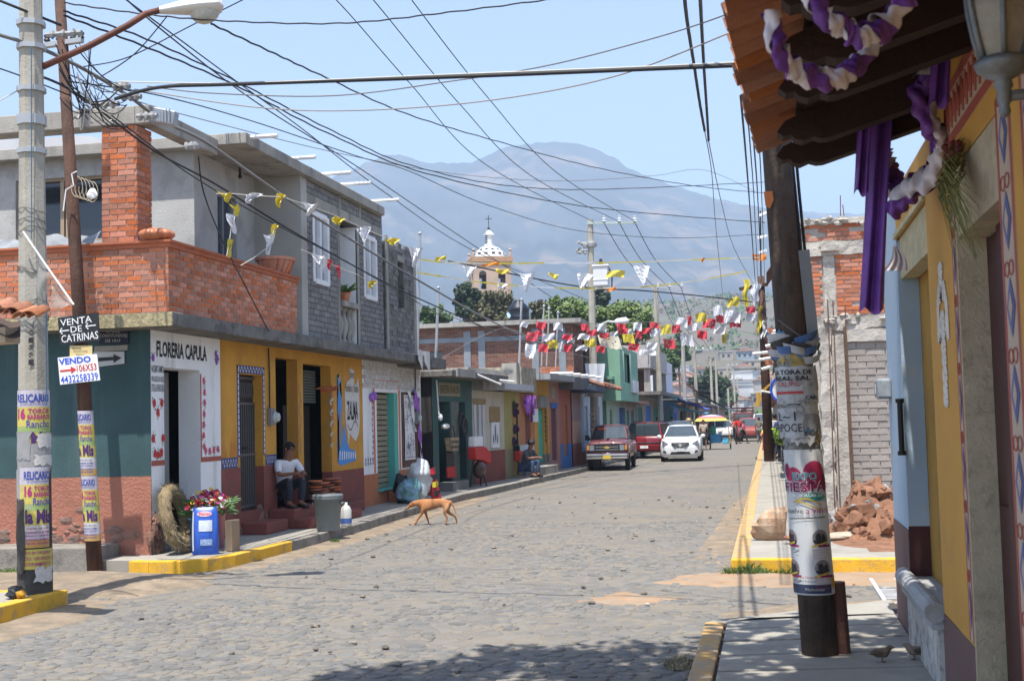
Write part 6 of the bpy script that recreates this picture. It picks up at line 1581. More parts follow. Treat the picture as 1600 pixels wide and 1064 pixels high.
mb=MB(); ctext(mb,fC4,"FIESTA",-.138,1.238,.266,.068,.02); mb.build("lettering",flat("poster_wine_ink",(.22,.015,.08)),PC)
mb=MB(); ctext(mb,fC4,"MICHOACAN 2017",-.08,1.205,.19,.022,.01); mb.build("lettering",signwhite,PC)
mb=MB()
for k in range(2): mb.grid(lambda u,v: fC3(-.08+.17*u,1.165-.02*k+.025*math.sin(u*4+k)+.010*v),10,1)
mb.build("ribbon_print",flat("poster_gold",(.55,.36,.05)),PC)
mb=MB(); ctext(mb,fC4,"vuelve",-.145,1.095,.12,.035,.0); mb.grid(lambda u,v: fC3(-.13+.24*u,1.055+.012*u+.006*v),10,1); mb.build("lettering",inkk,PC)
mb=MB(); ctext(mb,fC4,"a vivirla",-.01,1.095,.16,.042,.0); mb.build("lettering",inkm,PC)
for zz in (.93,.73):
    for s0 in (-.135,.065):
        mb=MB(); disc(mb,fC2,s0,zz,.052,.058); mb.build("photo_print",mat("halftone_grey",(.20,.17,.17),.6,var=.5,vscale=40),PC)
        mb=MB(); disc(mb,fC3,s0,zz-.012,.046,.030,12,PI,2*PI); disc(mb,fC3,s0-.015,zz+.005,.018,.03); disc(mb,fC3,s0+.018,zz,.015,.028); mb.build("figure_print",inkk,PC)
        mb=MB(); mb.grid(lambda u,v: fC4(s0-.06+.1*u,zz-.062+.03*u+.012*v),5,1); mb.build("ribbon_print",flat("poster_gold",(.55,.36,.05)),PC)
        mb=MB(); mb.grid(lambda u,v: fC4(s0-.02+.085*u,zz-.058+.014*v),5,1); mb.build("caption_print",flat("poster_wine_ink",(.22,.015,.08)),PC)
        mb=MB()
        for i in range(4): ctext(mb,fC4,("Musica y tradicion","Teatro del pueblo","Artesania y sabor","Todos los dias")[i],s0-.055,zz-.082-.017*i,(.12,.10,.115,.08)[i],.010)
        mb.build("lettering",inkr if s0 > 0 else inkk,PC)
mb=MB(); ctext(mb,fC4,"Recinto La Huerta del Charro",-.16,.665,.30,.016); mb.build("lettering",inkr,PC)
mb=MB(); ctext(mb,fC4,"del 28 de abril al 21 de mayo",-.16,.64,.18,.013); mb.build("lettering",inkk,PC)
mb=MB(); cyl_patch(mb,fC2,-.185,.115,.565,.625,12); mb.build("footer_print",flat("poster_navy",(.035,.045,.085)),PC)
mb=MB(); cyl_patch(mb,fC2,.12,.17,.60,.68,4); mb.build("footer_print",flat("poster_gold",(.55,.36,.05)),PC)
mb=MB(); ctext(mb,fC4,"Michoacan",-.05,.585,.11,.018); mb.build("lettering",PAPER["white"],PC)
# layers of torn older bills and plastic above
rr=random.Random(14)
mb=MB(); cyl_patch(mb,cyl_fn(PC0,PC1,.125,.085,.004),-.2,.2,1.5,2.26,18,.03); mb.build("old_bill_layer",mat("sodden_bills",(.20,.185,.165),.85,var=.5,vscale=14,bump=.8,bscale=25,dirt=(.36,.37,.37),damt=.55,dscale=11),PC)
for i in range(34):
    s0=rr.uniform(-.20,.12); z0=rr.uniform(1.50,2.2); w=rr.uniform(.04,.16); h=rr.uniform(.03,.14)
    mb=MB(); cyl_patch(mb,cyl_fn(PC0,PC1,.125,.085,.006+.0006*i),s0,min(.21,s0+w),z0,z0+h,8,.05)
    mb.build("torn_paper",rr.choice((PAPER["white"],PAPER["grey"],PAPER["grey"],mat("blue_scrap",(.10,.20,.30),.6,var=.4,vscale=20),mat("ochre_scrap",(.36,.27,.10),.7,var=.4,vscale=20),mat("dark_scrap",(.06,.055,.05),.7,var=.4,vscale=20))),PC)
fC5=cyl_fn(PC0,PC1,.125,.085,.031)
for (s0,s1,z0,z1) in ((-.19,.14,1.83,2.08),(-.17,.02,1.60,1.80)):
    mb=MB(); cyl_patch(mb,cyl_fn(PC0,PC1,.125,.085,.028),s0,s1,z0,z1,12,.025); mb.build("old_bill",mat("old_bill_paper",(.40,.41,.41),.7,var=.25,vscale=9,dirt=(.16,.15,.14),damt=.45,dscale=14),PC)
mb=MB(); ctext(mb,fC5,"LA TORA DE",-.15,2.025,.24,.032,.03); ctext(mb,fC5,"REAL SAL",-.14,1.985,.22,.030,.03); ctext(mb,fC5,"CAFE",.04,1.855,.08,.025,.02)
ctext(mb,fC5,"L~1",-.14,1.715,.12,.06,.0); ctext(mb,fC5,"HPOCE",-.16,1.64,.17,.055,.0); mb.build("lettering",inkk,PC)
mb=MB(); ctext(mb,fC5,"GRUPO",-.12,1.945,.14,.030,.0); cyl_patch(mb,fC5,-.15,.03,1.895,1.912,8); mb.build("lettering",inkr,PC)
for i in range(8):
    z=2.12+.018*i; mb=MB(); w=.10
    mb.grid(lambda u,v: cyl_fn(PC0,PC1,.125,.085,.02+.03*math.sin(u*9+i)+.02*v)(-.22+.42*u,z+.05*v+.03*math.sin(u*7+i*2)),18,3)
    mb.build("plastic_strip",(mat("cloudy_strip",(.45,.46,.48),.4,var=.3,vscale=10),mat("blue_strip",(.08,.16,.36),.4,var=.3),mat("dark_scrap",(.06,.055,.05)))[i % 3],PC,smooth=True)
mb=MB(); c=axisC(3.22)+f_*.11-r_*.085; mb.poly([c+r_*x+Vector((0,0,z)) for x,z in ((-.028,.06),(.03,.06),(.035,.0),(.01,-.06),(-.02,-.04))]); mb.build("orange_tag",flat("orange_tag",(.55,.16,.04)),PC)
mb=MB(); mb.tube([axisC(2.4)+f_*.115+r_*-.09,axisC(2.28)+f_*.125+r_*.05,axisC(2.2)+f_*.12+r_*.09],.004,4); mb.build("tie_wire",cableg,PC)

# ---- the other poles down the street
def insul(mb,p,s=1): mb.lathe([(.02*s,0),(.07*s,.02*s),(.03*s,.06*s),(.06*s,.09*s),(.03*s,.13*s),(.05*s,.16*s),(0,.18*s)],p,8)
PE0=Vector((-6.33,47.3,.15)); PEt=gy(922,343,47.3)
PE=thing("concrete_power_pole","tall concrete power pole with transformer beside the parked pickup","utility pole",PE0)
mb=MB(); mb.tube([PE0,PEt],[.17,.11],8); mb.build("shaft",cpole,PE)
ca=gy(918,349,47.2); cb=gy(997,348,47.2)
mb=MB(); mb.bar(ca,cb,.09,.09); mb.build("cross_arm",mat("pale_green_arm",(.36,.43,.42),.6),PE)
for px in (944,968,992): mb=MB(); insul(mb,gy(px,347,47.2),1.3); mb.build("insulator",mat("white_porcelain",(.6,.62,.66),.3),PE)
tf0=gy(940,450,46.8); mb=MB(); mb.obox(tf0+Vector((0,0,.42)),(.27,0,0),(0,.25,0),(0,0,.36)); mb.obox(tf0+Vector((0,0,.80)),(.32,0,0),(0,.29,0),(0,0,.04)); mb.obox(tf0+Vector((0,0,.28)),(.29,0,0),(0,.27,0),(0,0,.03)); tr=mb.build("transformer",mat("white_transformer",(.62,.62,.62),.5,var=.05),PE,bevel=.03)
mb=MB(); insul(mb,tf0+Vector((0,0,.84)),1.4); mb.tube([tf0+Vector((.3,0,.7)),tf0+Vector((.4,0,.5)),tf0+Vector((.38,0,-.05)),tf0+Vector((-.3,.2,-.1))],.03,6); mb.build("bushing",iron,tr)
rr=random.Random(6); mb=MB()
for i in range(16): p=gy(909+rr.uniform(-7,9),386+rr.uniform(-12,14),47.1); mb.ball(p,.07,.07,.06,6,4,.5)
mb.tube([gy(906,380,47.1),gy(924,378,47.2)],.03,6); mb.lathe([(.2,0),(.22,.12),(.2,.2)],gy(924,386,47.3),10)
kind(mb.build("cable_coil",mat("grey_fitting",(.28,.28,.28),.6,var=.3),PE),"stuff")
mb=MB(); a=gy(960,503,46.6); b=gy(983,501,46.6); mb.tube([a,a.lerp(b,.2),a.lerp(b,.8),b],[.05,.12,.14,.03],10); mb.tube([gy(930,512,47.3),gy(950,502,46.8),a],.03,6); mb.build("lamp_head",signwhite,PE,smooth=True)
mb=MB(); mb.grid(lambda u,v: gy(914+30*u+1.5*math.sin(v*4+u*2),568+52*v,46.9)+Vector((0,.06*math.sin(u*9),0)),10,8); tag(mb.build("white_cloth_banner",mat("white_canvas",(.58,.60,.62),.7,var=.06),smooth=True),"plain white cloth banner tied to the concrete power pole","banner")
rr=random.Random(4)
mb=MB()
for i in range(8): mb.ball(gy(928+rr.uniform(-3,4),640+i*8,47.1),.1,.03,.08,6,4,.4)
mb.build("torn_bills",mat("bill_scraps",(.42,.34,.26),.7,var=.6,vscale=18),PE)
for (px,ytop,Y,yb,lab,arm) in ((1024,447,68,706,"concrete power pole with a three insulator arm before the unfinished house",1),(1066,520,92,690,"second concrete pole after the transformer pole on the left row",0),(1085,545,112,680,"concrete pole beside the charcoal tarpaulin",1),(1110,560,140,676,"pair-forming pale pole before the dark tree",0),(1118,562,150,675,"pale pole just right of the dark tree pole",0),(1136,570,185,670,"distant pale pole at the market end",1),(1146,576,215,668,"more distant pale pole at the market end",0),(1152,590,250,664,"farthest pale pole at the end of the street",0)):
    p1=gy(px,ytop,Y); p0=Vector((p1.x+.05,Y,0)); T=thing("power_pole",lab,"utility pole",p0,group="poles down the left row")
    mb=MB(); mb.tube([p0,p1],[.18,.12],8); mb.build("shaft",cpole,T)
    if arm:
        w=1.3; mb=MB(); mb.bar(p1+Vector((-.2,0,-.1)),p1+Vector((w*1.2,0,-.12)),.1); mb.build("cross_arm",steel,T)
        for dx in (.15,.75,1.4): mb=MB(); insul(mb,p1+Vector((dx,0,-.08)),1.3); mb.build("insulator",mat("white_porcelain",(.6,.62,.66)),T)
PD0=Vector((-.02,46.6,.14)); PDt=gy(1189,432,46.6)
PD=thing("far_timber_pole","dark timber pole on the right pavement beside the people","utility pole",PD0)
mb=MB(); mb.tube([PD0,PD0.lerp(PDt,.5),PDt],[.19,.16,.12],10); mb.build("shaft",tpole,PD,smooth=True)
mb=MB(); mb.bar(gy(1155,452,46.5),gy(1200,444,46.5),.12); mb.build("cross_arm",tpole,PD)
mb=MB(); mb.tube([PDt,gy(1188,330,46.6)],.03,6); mb.build("mast",iron,PD)
mb=MB()
for (a,b) in (((1186,337),(1198,332)),((1184,372),(1199,368)),((1186,395),(1198,391))): mb.bar(gy(*a,46.4),gy(*b,46.4),.09)
kind(mb.build("white_rung",pvc,PD),"stuff")
for i,(cx,cy,w,h,m_) in enumerate(((1166,450,9,45,"yellow"),(1181,455,15,38,"white"),(1187,490,8,40,"yellow"),(1194,508,8,24,"white"),(1183,480,10,30,"ragg"))):
    mm={"yellow": mat("flag_yellow",(.60,.48,.05),.7,var=.15),"white": mat("flag_white",(.62,.63,.66),.7,var=.06),"ragg": mat("rag_grey",(.40,.38,.34),.8,var=.3)}[m_]
    mb=MB(); mb.grid(lambda u,v: gy(cx-w/2+w*u*(1-.3*v)+2*math.sin(v*8+i),cy-h/2*.6+h*v*(1-.25*math.sin(u*7+i)),46.2)+Vector((0,.08*math.sin(u*8+v*3),0)),6,8)
    mb.build("rag",mm,PD,smooth=True)

# ---- overhead cables
CAB=[0]
def cable(label,pts,r=.010,m=None,sagv=None,n=14,jit=0.0,group=None):
    """pts: (px, py, Y) way points, joined by a smooth curve"""
    P=[gy(*p) for p in pts]; k=len(P); out=[]
    if k==2:
        out=sag(P[0],P[1],sagv or 0,n,jit)
    else:
        for i in range(k-1):
            p0,p1,p2,p3=P[max(i-1,0)],P[i],P[i+1],P[min(i+2,k-1)]
            for j in range(n):
                u=j/n; out.append(.5*((2*p1)+(p2-p0)*u+(2*p0-5*p1+4*p2-p3)*u*u+(3*p1-p0-3*p2+p3)*u**3))
        out.append(P[-1])
        if jit: out=[q+Vector((0,0,jit*math.sin(i*1.7))) if 0 < i < len(out)-1 else q for i,q in enumerate(out)]
    mb=MB(); mb.tube(out,r,5)
    return tag(mb.build("overhead_cable",m or cableb,smooth=True),label,"cable",group)
g_="overhead cables"
cable("thick black cable stretched almost level across the whole street",[(180,155,12.0),(250,137,11.8),(370,132,11.6),(700,121,11.3),(1000,109,11.0),(1170,102,10.7)],.020,group=g_)
cable("thin pale wire running just above the thick level cable",[(185,128,12.0),(370,130,11.6),(700,117,11.3),(1000,105,11.0),(1170,97,10.7)],.007,cablew,group=g_)
cable("pale wire sagging under the level cable and rising to the top right",[(230,135,12.2),(330,146,12),(520,150,12),(700,128,12),(860,102,11.5),(1040,55,11),(1150,18,10.5)],.007,cableg,group=g_)
cable("pale wire in the deepest sag across the upper sky",[(210,140,12.5),(400,168,12.5),(560,173,12.5),(760,158,12),(960,120,11.5),(1150,48,10.5)],.007,mat("tan_cable",(.26,.23,.19),.6),group=g_)
cable("wavy black wire from the street lamp to the top edge",[(100,5,12.3),(220,22,12.4),(345,33,12.6),(530,37,13),(700,20,13),(880,-3,13)],.009,None,jit=.005,group=g_)
cable("leftmost of three straight power lines slanting down to the transformer pole",[(430,-80,19),(525,0,22),(640,130,27),(760,258,34),(928,347,47.2)],.011,group=g_)
cable("middle of three straight power lines slanting down to the transformer pole",[(510,-80,19),(583,0,22),(720,165,28),(830,275,35),(968,347,47.2)],.011,group=g_)
cable("rightmost of three straight power lines slanting down to the transformer pole",[(590,-80,19),(643,0,22),(760,150,28),(870,270,35.5),(992,346,47.2)],.011,group=g_)
for i,(a,b) in enumerate((((944,349),(1024,449)),((968,349),(1045,449)),((992,348),(1064,449)))):
    cable(("left","middle","right")[i]+" power line running on from the transformer pole to the next pole",[(*a,47.2),((a[0]*.55+b[0]*.45),a[1]*.48+b[1]*.52+6,55),(*b,68)],.016,group=g_)
    cable(("left","middle","right")[i]+" power line running on from the three insulator arm toward the market",[(*b,68),(b[0]*.5+(1086+12*i)*.5,512,84),(1086+12*i,548,112)],.018,group=g_)
cable("thickest grey cable falling from the lamp pole along the left roofs",[(-5,54,11.6),(60,75,12),(130,108,12.5),(200,150,13.5),(255,190,14.3),(330,228,15.5),(470,325,19),(640,430,26),(760,498,33),(850,538,40)],.022,cableg,group=g_)
cable("black cable running beside the thickest grey one below it",[(60,118,12),(125,150,13),(240,235,15),(340,290,17),(480,375,20),(640,460,26),(800,530,36)],.015,group=g_)
cable("black wire passing before the brick pillar toward the block house",[(105,130,12.8),(200,200,13.8),(300,275,15.2),(420,345,18),(560,420,22),(700,500,29)],.009,group=g_)
cable("upper of two wavy wires crossing in front of the mountain to the right",[(100,18,12.5),(230,62,14),(370,128,17),(520,205,21),(640,258,26),(790,290,32),(940,296,38),(1195,285,46)],.012,None,jit=.006,group=g_)
cable("lower of two wavy wires crossing in front of the mountain to the right",[(100,25,12.5),(230,75,14),(370,135,17),(520,212,21),(680,275,26),(930,325,36),(1195,348,46)],.013,None,jit=.006,group=g_)
cable("wavy wire starting under the street lamp and crossing to the far right pole",[(330,38,12.7),(420,80,14.5),(510,122,17),(640,180,22),(780,222,28),(930,262,36),(1080,290,41),(1195,302,46)],.012,None,jit=.006,group=g_)
cable("thin wire running flat before the lower mountain",[(110,128,12.5),(250,150,14.5),(395,190,18),(560,245,22),(640,268,25),(760,320,30),(900,360,38),(1050,372,42),(1195,366,46)],.009,None,group=g_)
cable("thin pale wire sagging low across the mountain top",[(110,118,12.5),(190,150,14.5),(300,183,17),(540,242,24),(720,273,32),(880,283,38),(1020,275,42),(1100,266,44),(1180,300,46)],.008,cableg,group=g_)
cable("straight wire from the top left down to the block house roof",[(150,-45,12.5),(250,45,15),(400,160,19),(560,262,25),(720,370,34),(870,470,44)],.011,group=g_)
cable("straight wire rising from the balcony toward the upper left edge",[(190,-5,14),(370,128,18),(470,200,21),(600,300,27),(740,392,36),(920,470,44.5)],.010,group=g_)
cable("wire crossing upward from the lamp head toward the left pole top",[(130,105,13),(200,90,13),(300,40,13),(390,-5,13)],.007,group=g_)
cable("short wire slanting behind the lamp arm",[(150,125,13),(210,85,13),(262,25,12.8)],.007,group=g_)
cable("left of two thick twisted cables dropping at the top right of the sky",[(1066,-40,9),(1073,30,11),(1084,100,13),(1093,160,14.5),(1101,205,16)],.017,None,jit=.006,group=g_)
cable("right of two thick twisted cables dropping at the top right of the sky",[(1092,-40,9),(1096,40,11.3),(1100,110,13.2),(1104,170,14.8),(1107,220,16)],.017,None,jit=.006,group=g_)
cable("thin wire continuing below the left twisted cable",[(1101,205,16),(1112,270,20),(1118,350,27),(1128,450,40),(1132,500,48)],.007,cableg,group=g_)
cable("thin wire continuing below the right twisted cable",[(1107,220,16),(1128,320,24),(1148,390,32),(1178,445,46)],.007,cableg,group=g_)
for i,(x0,x1,xm) in enumerate(((1163,1180,1172),(1171,1184,1179),(1177,1190,1185),(1185,1195,1191))):
    cable(("outermost","second","third","innermost")[i]+" of four near-vertical wires beside the eave edge",[(x0-6,150,12),(x0+2,240,15),(xm,330,23),(x1,440,46.4)],(.012,.008,.010,.008)[i],group=g_)
cable("thick drop cable looping down over the balcony wall",[(310,245,15.6),(318,300,16),(345,370,16.2),(385,450,16.4),(420,518,16.6)],.010,group=g_)
cable("wire from the pole top to the dark wire bundle at the left edge",[(-5,0,11.6),(40,18,11.8),(95,40,12.4)],.016,group=g_)
cable("lower wire crossing the left edge to the lamp pole",[(-5,106,11.6),(40,122,11.9),(110,150,12.6)],.008,group=g_)
cable("pale wire slanting at the left edge under the black one",[(-5,160,11.7),(35,138,11.9),(70,120,12.1)],.006,cablew,group=g_)
cable("black heavy cable from the level cable across to the far timber pole",[(700,408,36),(900,447,40),(1000,454,42),(1090,462,44),(1185,473,46.4)],.022,group=g_)
cable("thin wire strung from the long brick building to the power pole",[(655,478,44),(760,512,44),(860,528,44.5),(925,520,47.2)],.012,group=g_)
cable("slack wire hanging from the low roofs with rags on it",[(690,560,33),(760,522,34),(800,515,35),(870,545,37),(925,560,44)],.009,cableg,group=g_)
for i in range(9):
    x=1040+i*14; y=575+ (i % 4)*14
    cable("thin sagging wire among the distant market poles",[(960+i*10,552+i*6,60+6*i),(1030+i*8,585+i*5,80+8*i),(1085+i*6,575+i*9,112+9*i)],.014,cableg,group="thin wires among the distant poles")
# drop wires and loops round the pole head
hk=thing("cable_tangle","tangle of splices and looped wires round the two left pole heads","wires",gy(170,150,12.8))
rr=random.Random(21); mb=MB()
for i in range(22):
    p=gy(rr.uniform(85,150),rr.uniform(60,160),12.4); q=gy(rr.uniform(110,210),rr.uniform(110,200),12.9); mb.tube(sag(p,q,rr.uniform(.05,.35),8),rr.uniform(.004,.009),4)
kind(mb.build("wires",cableb,hk),"stuff")
mb=MB()
for i in range(9):
    p=gy(rr.uniform(95,150),rr.uniform(110,170),12.5); q=gy(rr.uniform(120,190),rr.uniform(140,200),12.9); mb.tube(sag(p,q,rr.uniform(.1,.3),8),.006,4)
kind(mb.build("pale_wires",cablew,hk),"stuff")
for (x,y,w) in ((165,160,.16),(205,148,.12),(230,178,.12),(100,50,.22),(190,132,.1),(300,225,.08)):
    c=gy(x,y,12.9); mb=MB(); mb.tube([c-Vector((w,0,.02)),c+Vector((w,0,-.03))],.03,6)
    for dx in (-w*.6,0,w*.6): mb.ball(c+Vector((dx,-.02,-.03)),.04,.04,.05,6,4,.3)
    mb.build("splice",mat("grey_fitting",(.28,.28,.28)),hk)
sb=thing("splice_box","grey finned metal box hanging on the cables before the concrete beam","junction box",gy(258,185,14.2))
mb=MB(); c=gy(258,184,14.2); mb.obox(c,(.13,.03,-.03),(-.02,.09,0),(.02,0,.085)); mb.build("case",mat("dull_aluminium",(.34,.36,.38),.4,metal=.6,var=.1),sb,bevel=.015)
mb=MB()
for i in range(6): mb.obox(c+Vector((-.10+.04*i,-.09,.0)),(.006,0,0),(0,.012,0),(0,0,.075))
mb.build("fin",mat("dull_aluminium",(.34,.36,.38)),sb)
cl=thing("cable_coil","coil of pale wire with crumpled white tag on the brown pole","wire coil",gy(130,300,14.5))
mb=MB()
for i in range(5): mb.tube([gy(120+6*i+9*math.cos(t),292+16*math.sin(t)+2*i,14.6) for t in [j*2*PI/14-1.5 for j in range(12)]],.005,4)
mb.build("wire_loop",mat("tan_wire",(.40,.34,.24),.6),cl)
mb=MB(); mb.tube([gy(99,330,14.6),gy(103,297,14.6),gy(115,290,14.6),gy(112,272,14.6),gy(120,268,14.6)],.008,6); mb.ball(gy(143,303,14.5),.07,.03,.06,8,5,.5); mb.build("white_tag",signwhite,cl)

# ---- papel picado and pennants
FLAGM={"R": mat("flag_red",(.58,.055,.075),.7,var=.12,vscale=6),"W": mat("flag_white",(.62,.63,.66)),"Y": mat("flag_yellow",(.60,.48,.05)),"O": mat("flag_orange",(.65,.20,.02),.7),"C": mat("flag_cream",(.58,.54,.42),.7,var=.08)}
def flag(parent,px,py,w,h,Y,c,seed):
    """one sheet of cut paper, seen centred at px, py; scalloped lower edge, little slots cut through it"""
    rr=random.Random(seed); nx,nz=7,6; mb=MB(); tilt=rr.uniform(-.14,.14); sk=rr.uniform(-.25,.25); ph=rr.random()*6; tw=rr.uniform(.02,.06)
    P={}
    for j in range(nz+1):
        for i in range(nx+1):
            u,v=i/nx-.5,j/nz-.5
            if j==nz: v+=(.07 if i % 2 else -.04)
            X_=px+w*(u+sk*(v+.5))+tilt*h*v*.3; Y_=py+h*(v+tilt*u*.6)+1.0*math.sin(u*6+ph)
            P[i,j]=gy(X_,Y_,Y)+Vector((0,tw*math.sin(u*7+v*3+ph),0))
    holes={(1,2),(2,3),(4,3),(5,2),(3,1),(2,1),(4,4),(3,4)} if w > 17 else {(2,2),(4,2),(3,3)}
    for j in range(nz):
        for i in range(nx):
            if (i,j) in holes and rr.random() < .75:
                c0=(P[i,j]+P[i+1,j]+P[i+1,j+1]+P[i,j+1])/4; q=[P[i,j],P[i+1,j],P[i+1,j+1],P[i,j+1]]; k=[c0+(p-c0)*.55 for p in q]
                for a in range(4): mb.poly([q[a],q[(a+1) % 4],k[(a+1) % 4],k[a]])
            else: mb.poly([P[i,j],P[i+1,j],P[i+1,j+1],P[i,j+1]])
    return mb.build("flag",FLAGM[c],parent)
def tri(parent,px,py,w,h,Y,c,seed):
    rr=random.Random(seed); mb=MB(); n=5; ph=rr.random()*6; sk=rr.uniform(-.3,.3)
    mb.grid(lambda u,v: gy(px+w*((u-.5)*(1-.85*v)+sk*v),py+h*(v-.5)+1.5*math.sin(u*5+ph),Y)+Vector((0,.06*math.sin(u*7+v*4+ph),0)),n,n)
    return mb.build("flag",FLAGM[c],parent)
def Z(x,y): return 680+x/3.077,340+y/3.077
ROWS=[
 ("papel picado string highest of the three, red and white flags over the long brick building",[(430,515,40,25,"W"),(508,518,50,36,"R"),(590,523,50,36,"W"),(716,527,42,34,"R"),(802,527,50,36,"W"),(890,521,45,28,"R"),(972,524,45,42,"W"),(1050,518,48,30,"R"),(1107,538,60,45,"Y"),(1187,505,60,46,"W"),(1222,495,24,45,"R"),(1277,480,58,44,"Y"),(1355,447,48,50,"W"),(1440,405,60,46,"Y")],[(330,500),(1490,380)]),
 ("papel picado string in the middle, dense red and white flags before the transformer pole",[(470,573,60,40,"R"),(492,556,50,24,"R"),(548,575,60,36,"W"),(638,575,50,28,"R"),(655,592,40,18,"W"),(718,573,60,28,"W"),(752,555,52,30,"R"),(812,567,52,26,"R"),(862,562,40,24,"W"),(900,545,55,28,"R"),(938,550,30,26,"W"),(1010,545,60,26,"R"),(1057,552,60,36,"W"),(1160,535,42,40,"R"),(1232,525,60,34,"W"),(1320,510,66,46,"R"),(1366,485,40,44,"R"),(1430,476,86,60,"W"),(1443,505,60,46,"R"),(1372,540,60,40,"W"),(1515,443,48,34,"R"),(1522,474,62,46,"W")],[(380,590),(1560,430)]),
 ("papel picado string lowest of the three, with yellow sheets and a cream banner",[(520,627,50,40,"R"),(562,610,60,42,"Y"),(602,618,30,44,"W"),(638,628,45,36,"R"),(712,627,60,24,"W"),(742,603,60,40,"Y"),(830,598,112,64,"C"),(795,632,45,32,"R"),(925,580,60,46,"Y"),(975,563,36,36,"R"),(957,622,55,36,"R"),(1018,648,90,26,"W"),(1045,618,52,34,"W"),(1122,606,60,46,"R"),(1205,590,66,56,"W"),(1285,563,52,42,"R"),(1392,567,22,76,"Y")],[(420,640),(1540,560)])]
sd_=100
for lab,fl_,ends in ROWS:
    T=thing("papel_picado_string",lab,"bunting",gy(*Z(*fl_[0][:2]),36),group="papel picado strings across the street")
    pts=[ends[0]]+[(f[0],f[1]-f[3]*.5) for f in sorted(fl_)]+[ends[1]]
    def dep(x): return 35.5+11*(Z(x,0)[0]-790)/400
    mb=MB(); mb.tube([gy(*Z(x,y),dep(x)+.02) for x,y in pts],.007,4); mb.build("cord",cableg,T)
    for (x,y,w,h,c) in fl_:
        sd_+=1; flag(T,*Z(x,y),w/3.4,h/3.3,dep(x),c,sd_)
T=thing("papel_picado_sheet","single white papel picado sheet hanging askew before the brick building","bunting",gy(830,548,36)); flag(T,830,548,17,21,36.4,"W",77)
def ribbon(label,pts,flags,Y0,Y1,w=.045):
    T=thing("ribbon_bunting",label,"bunting",gy(*pts[0],Y0)); x0,x1=pts[0][0],pts[-1][0]
    def dep(x): return Y0+(Y1-Y0)*(x-x0)/(x1-x0)
    cols=["Y","C","Y","W","Y","C"]
    for i in range(len(pts)-1):
        a,b=gy(*pts[i],dep(pts[i][0])),gy(*pts[i+1],dep(pts[i+1][0])); mb=MB(); h=Vector((0,0,w/2))
        mb.grid(lambda u,v: a.lerp(b,u)+h*(2*v-1)*(.6+.5*abs(math.sin(u*9+i)))+Vector((0,.02*math.sin(u*12),0)),10,1); mb.build("ribbon",FLAGM[cols[i % 6]],T)
    for j,(x,y,ww,hh,c,kd) in enumerate(flags): (tri if kd else flag)(T,x,y,ww,hh,dep(x)-.02,c,300+j+int(x))
ribbon("yellow ribbon bunting crossing highest before the church tower",[(640,403),(690,410),(760,412),(850,411),(930,411),(1010,409),(1080,406),(1140,404),(1192,402)],[(768,413,26,5,"O",0),(1186,402,22,9,"O",0),(1098,407,8,5,"O",1),(690,404,16,6,"Y",0),(735,425,22,18,"W",1)],33,46)
ribbon("yellow ribbon bunting crossing lower with white pennants",[(640,424),(690,432),(740,440),(810,447),(870,450),(930,451),(1000,449),(1060,443),(1110,435),(1168,424)],[(824,441,25,28,"W",1),(915,440,26,25,"W",1),(1002,430,26,30,"W",1),(865,432,18,8,"Y",1),(963,428,28,10,"Y",0),(785,447,18,8,"W",1),(952,452,18,5,"O",0),(785,424,20,6,"Y",0)],33,46)
def pennants(label,pts,flags,X):
    T=thing("pennant_string",label,"bunting",gx(*pts[0],X)); mb=MB(); mb.tube([gx(*p,X) for p in pts],.006,4); mb.build("cord",cablew,T)
    for j,(x,y,w,h,c) in enumerate(flags):
        Yp=gx(x,y,X).y; tri(T,x,y,w,h,Yp,c,500+j+int(x))
pennants("string of small yellow and white pennants along the balcony front",[(338,303),(365,303),(395,306),(440,308),(485,322),(530,340),(570,358),(620,378),(650,395)],[(352,308,22,14,"Y"),(395,310,28,14,"W"),(438,314,16,20,"Y"),(487,327,24,18,"W"),(528,346,24,10,"Y"),(566,366,26,22,"W"),(612,378,26,9,"Y"),(651,402,22,30,"W")],-6.95)
pennants("dangling strand of pennants at the left of the balcony window",[(372,318),(366,330),(362,350),(358,380),(354,400)],[(367,329,14,16,"Y"),(362,350,16,28,"W"),(358,388,8,26,"Y")],-7.0)
pennants("dangling strand of pennants over the clay planter",[(430,350),(427,362),(420,385),(398,402),(376,415)],[(428,361,12,18,"Y"),(420,382,16,30,"W")],-7.0)
pennants("tattered pink and white rags low before the left white window",[(470,390),(500,402),(520,414),(560,430),(580,445)],[(500,412,24,26,"W"),(515,414,8,14,"R"),(529,424,8,18,"R"),(580,445,16,10,"Y")],-6.95)
# ================================================================== VEHICLES
tyre=flat("tyre_rubber",(.018,.018,.018),.8); rim=mat("wheel_rim",(.45,.45,.46),.35,metal=.7,var=.1); chrome=mat("chrome",(.62,.62,.63),.15,metal=.9,var=.08)
cglass=mat("car_glass",(.05,.065,.075),.04,var=.2,spec=.8); lampg=mat("lamp_glass",(.20,.22,.25),.08,var=.2,vscale=20); blackpl=flat("black_plastic",(.022,.022,.024),.5); taill=flat("tail_lamp_red",(.35,.015,.015),.2)
def loft(mb,st):
    rows=[]
    for y,w,zb,zt in st:
        h=zt-zb; half=[(0,zb),(w*.80,zb),(w*.96,zb+.10*h),(w,zb+.35*h),(w*.985,zb+.72*h),(w*.93,zb+.92*h),(w*.78,zt),(w*.4,zt+.02),(0,zt+.028)]
        rows.append([(x,y,z) for x,z in half]+[(-x,y,z) for x,z in half[-2:0:-1]])
    n=len(rows[0])
    mb.faces([p for r in rows for p in r],[(i*n+j,(i+1)*n+j,(i+1)*n+(j+1) % n,i*n+(j+1) % n) for i in range(len(rows)-1) for j in range(n)]+[tuple(range(n)),tuple(range((len(rows)-1)*n,len(rows)*n))[::-1]])
